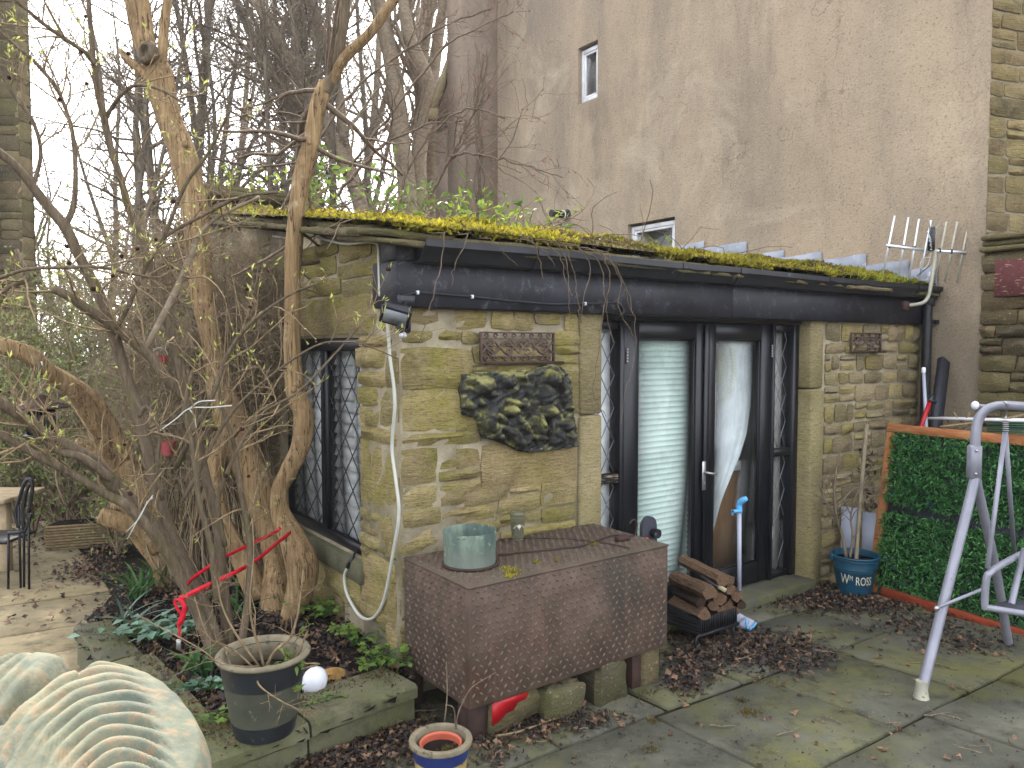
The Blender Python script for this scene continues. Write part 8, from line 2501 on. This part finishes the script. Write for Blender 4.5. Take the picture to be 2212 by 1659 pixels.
# pagoda lantern hanging from the limb
lc = at(88, 885, 4.5); kl = 4.5 / F
la = thing('pagoda_lantern', lc, 'cast iron pagoda lantern hanging from the peeled limb at left', 'lantern')
def lz(v): return at(88, v, 4.5)[2] - lc[2]
MB().lathe([(58 * kl, lz(882)), (54 * kl, lz(878)), (26 * kl, lz(866)), (16 * kl, lz(862)), (14 * kl, lz(856)), (10 * kl, lz(853)), (.002, lz(852))], lc, 6).build('roof', M_RUST_D, la)
for k in range(6):
    a = k * math.pi / 3
    c_ = lc + np.array([28 * kl * math.cos(a), 28 * kl * math.sin(a), lz(936)])
    MB().tube([c_, c_ + np.array([0, 0, lz(884) - lz(936)])], 3 * kl, 6).build('corner_post', M_IRON, la)
    a2 = a + math.pi / 6; t2 = np.array([-math.sin(a2), math.cos(a2), 0]); nn_ = np.array([math.cos(a2), math.sin(a2), 0])
    LFp = Fr(lc + nn_ * 24 * kl, t2, nn_)
    for zz0, zz1 in ((lz(936), lz(928)), (lz(892), lz(884))): MB().box(LFp, -13 * kl, 13 * kl, -.004, .004, zz0, zz1).build('panel_rail', M_IRON, la)
    for xx in (-7, 0, 7): MB().tube([LFp.p(xx * kl, 0, lz(929)), LFp.p((xx + 2) * kl, 0, lz(912)), LFp.p(xx * kl, 0, lz(891))], 1.6 * kl, 5).build('fretwork', M_IRON, la)
MB().lathe([(34 * kl, lz(944)), (34 * kl, lz(938)), (28 * kl, lz(936))], lc, 6).build('base', M_IRON, la)
MB().tube(smooth([at(88, 852, 4.5), at(87, 825, 4.5), at(84, 800, 4.46), at(89, 782, 4.42), at(92, 790, 4.4)], 4), .005, 7).build('hook', M_GALV, la, smooth=True)
# two small red flower buckets hung on the shed side
for (u, v, h_, lab) in ((362, 952, 30, 'small faded red bucket hanging low among the climber stems'), (346, 768, 22, 'faded red bucket hanging high, half lost in the tangle')):
    c_ = at(u, v + h_, 4.9); kk2 = 4.9 / F
    o = thing('red_hanging_bucket', c_, lab, 'bucket', 'red hanging buckets')
    MB().lathe([(11 * kk2, 0), (17 * kk2, h_ * kk2), (18 * kk2, h_ * kk2), (16 * kk2, h_ * kk2 * .95), (10 * kk2, .01)], c_, 20).build('body', simple('faded_red_paint', '#8a3a3a', '#a35050', 6, .7, .2, bump=.1) if 'faded_red_paint' not in MATS else MATS['faded_red_paint'], o, smooth=40)
    MB().tube([c_ + np.array([17 * kk2 * math.cos(a), 0, h_ * kk2 + 17 * kk2 * math.sin(a)]) for a in np.linspace(0, math.pi, 10)], .003, 5).build('handle', M_GALV, o, smooth=True)

# ------------------------------------------------------------------ fallen leaves and twigs (uncountable litter)
def litter(N, posf, smin, smax, seed):
    r = np.random.default_rng(seed)
    P = np.array([posf(r) for _ in range(N)])
    nrm = r.normal(size=(N, 3)) * .38 + UP; nrm /= np.linalg.norm(nrm, axis=1)[:, None]
    a = np.cross(nrm, r.normal(size=(N, 3))); a /= np.linalg.norm(a, axis=1)[:, None]; b = np.cross(nrm, a)
    s_ = r.uniform(smin, smax, N); K = 8
    ang = np.arange(K) * 2 * math.pi / K
    rad_ = (np.array([1, .55, .95, .5, .8, .5, .95, .55])[None, :] * r.uniform(.75, 1.15, (N, K))) * s_[:, None]
    curl = r.uniform(-.35, .8, (N, 1)) * s_[:, None] * (np.cos(ang * 2)[None, :] * .5 + .3) + r.normal(size=(N, K)) * .12 * s_[:, None]
    rim = P[:, None, :] + rad_[..., None] * (np.cos(ang)[None, :, None] * a[:, None, :] + .8 * np.sin(ang)[None, :, None] * b[:, None, :]) + curl[..., None] * nrm[:, None, :]
    V = np.concatenate([P[:, None, :], rim], 1).reshape(-1, 3)
    base = (np.arange(N) * (K + 1))[:, None]
    T_ = np.concatenate([base + np.array([[0, 1 + i, 1 + (i + 1) % K]]) for i in range(K)])
    return MB().add(V, None, T_)


def zone(pts, n_sig=None):
    """random ground positions around sighted display points (u, v, su, sv, weight)"""
    W = np.array([p[4] for p in pts], float); W /= W.sum()
    def f(r):
        u, v, su, sv, _ = pts[r.choice(len(pts), p=W)]
        p = grd(u + r.normal() * su, max(900, v + r.normal() * sv)); p[2] += .006 + abs(r.normal()) * .012
        return p
    return f
ZP = [(1700, 1280, 80, 16, 5), (1800, 1300, 60, 14, 4), (1560, 1400, 50, 20, 5), (1640, 1408, 70, 22, 4), (1710, 1415, 50, 24, 1.6), (1490, 1425, 30, 34, 2), (1900, 1310, 50, 10, 2), (1990, 1352, 60, 14, 1.2), (2090, 1390, 60, 14, .8), (1480, 1475, 25, 14, .8)]
tag(litter(1500, zone(ZP), .012, .032, 1).build('fallen_leaves', M_DEADLEAF), kind='stuff')
tag(litter(6000, zone(ZP), .008, .026, 2).build('rotting_leaves', M_DEADLEAF_D), kind='stuff')
ZF = [(760, 1610, 90, 26, 4), (850, 1570, 50, 22, 3), (700, 1650, 60, 12, 2), (1120, 1570, 50, 20, 1.4), (1230, 1560, 60, 14, 1), (1060, 1620, 30, 20, .6)]
tag(litter(900, zone(ZF), .010, .028, 3).build('fallen_leaves', M_DEADLEAF), kind='stuff')
tag(litter(2600, zone(ZF), .007, .022, 4).build('rotting_leaves', M_DEADLEAF_D), kind='stuff')
def bedpos(r):
    while True:
        p = np.array([r.uniform(lo[0], hi[0]), r.uniform(lo[1], hi[1]), .148 + abs(r.normal()) * .012])
        if inpoly(p[:2], BED): return p
tag(litter(1100, bedpos, .014, .036, 5).build('fallen_leaves', M_DEADLEAF), kind='stuff')
tag(litter(3200, bedpos, .010, .03, 6).build('rotting_leaves', M_DEADLEAF_D), kind='stuff')
ZL = [(200, 1235, 40, 14, 3), (150, 1115, 60, 25, 4), (230, 1180, 30, 15, 2), (60, 1150, 50, 30, 2), (120, 1300, 100, 40, .6)]
tag(litter(900, zone(ZL), .016, .04, 7).build('fallen_leaves', M_DEADLEAF), kind='stuff')
tag(litter(900, zone(ZL), .012, .035, 8).build('rotting_leaves', M_DEADLEAF_D), kind='stuff')
# scattered leaves, twigs and moss crumbs over the open paving
def scat(r):
    p = grd(r.uniform(1100, 2200), r.uniform(1420, 1659)); p[2] += .006; return p
tag(litter(60, scat, .014, .03, 9).build('fallen_leaves', M_DEADLEAF), kind='stuff')
tag(litter(700, scat, .002, .009, 10).build('paving_debris', M_DEADLEAF_D), kind='stuff')
r = np.random.default_rng(71); out = []
for k in range(34):
    p = scat(r) if k % 2 else zone(ZF + ZP[2:6])(r); p[2] += .004
    a = r.uniform(0, 6.28); d = np.array([math.cos(a), math.sin(a), 0]); L = r.uniform(.05, .22); K = 6
    pts = p + np.cumsum(np.vstack([np.zeros(3), (d + r.normal(size=(K - 1, 3)) * np.array([.35, .35, .05])) * L / K]), axis=0)
    out.append((pts, np.linspace(.004, .0015, K)))
    if r.random() < .5: out.append((np.vstack([pts[2], pts[2] + np.cumsum((np.array([-d[1], d[0], .1]) + r.normal(size=(K - 1, 3)) * .3) * L * .5 / K, axis=0)]), np.linspace(.002, .001, K)))
tag(MB().tubes(out, 4).build('twig_litter', M_TWIG_DARK, smooth=True), kind='stuff')
out = [grd(u, v) for u, v in ((1070, 1600), (1120, 1590), (1180, 1568), (1250, 1540))]
S = smooth([[*(p + np.array([0, 0, .02])), .006] for p in out], 5)
tag(MB().tube(S[:, :3], np.linspace(.007, .003, len(S)), 7).build('fallen_stick', M_TWIG, smooth=True), 'long pale stick lying on the paving in front of the box', 'stick')
P = []
for (u, v, n, s_) in ((1620, 1540, 160, .035), (1600, 1515, 50, .02), (1410, 1560, 70, .02), (1405, 1620, 60, .02), (1395, 1500, 70, .03), (1540, 1475, 60, .03), (1480, 1500, 80, .05), (1660, 1470, 70, .05), (1760, 1330, 60, .04), (1300, 1545, 70, .05)):
    c = grd(u, v)
    for _ in range(n): P.append(c + np.array([r.normal() * s_, r.normal() * s_ * .8, .003]))
n = len(P)
tag(MB().leaves(P, r.normal(size=(n, 3)) * .6 + UP, r.normal(size=(n, 3)), r.uniform(.008, .02, n), .007).build('paving_moss', M_MOSS_D), kind='stuff')
# moss and fine weeds in the kerb and bed edge
P = []
for _ in range(900):
    f = r.random(); p = k0 + (k1 - k0) * f + perp(k0, k1, cen) * (.2 + r.normal() * .05); P.append([p[0], p[1], ZB + .004])
for _ in range(500):
    f = r.random(); p = k2 + (k0 - k2) * f + perp(k2, k0, cen) * (.18 + r.normal() * .05); P.append([p[0], p[1], ZB + .002])
n = len(P)
tag(MB().leaves(P, r.normal(size=(n, 3)) * .6 + UP, r.normal(size=(n, 3)), r.uniform(.008, .022, n), .008).build('kerb_moss', M_MOSS_D), kind='stuff')
# ================================================================== thin bright haze in the air
hz = MB().box(WORLD, -60, 60, -6, 75, -3.5, 34).build('haze', bpy.data.materials.new('haze_air'))
hm_ = hz.data.materials[0]; hm_.use_nodes = True
nt = hm_.node_tree; nt.nodes.clear()
o_ = nt.nodes.new("ShaderNodeOutputMaterial"); v_ = nt.nodes.new("ShaderNodeVolumePrincipled")
v_.inputs["Color"].default_value = (0.93, 0.95, 1.0, 1); v_.inputs["Density"].default_value = 0.001; v_.inputs["Anisotropy"].default_value = 0.3
nt.links.new(v_.outputs[0], o_.inputs["Volume"])
tag(hz, kind='stuff')
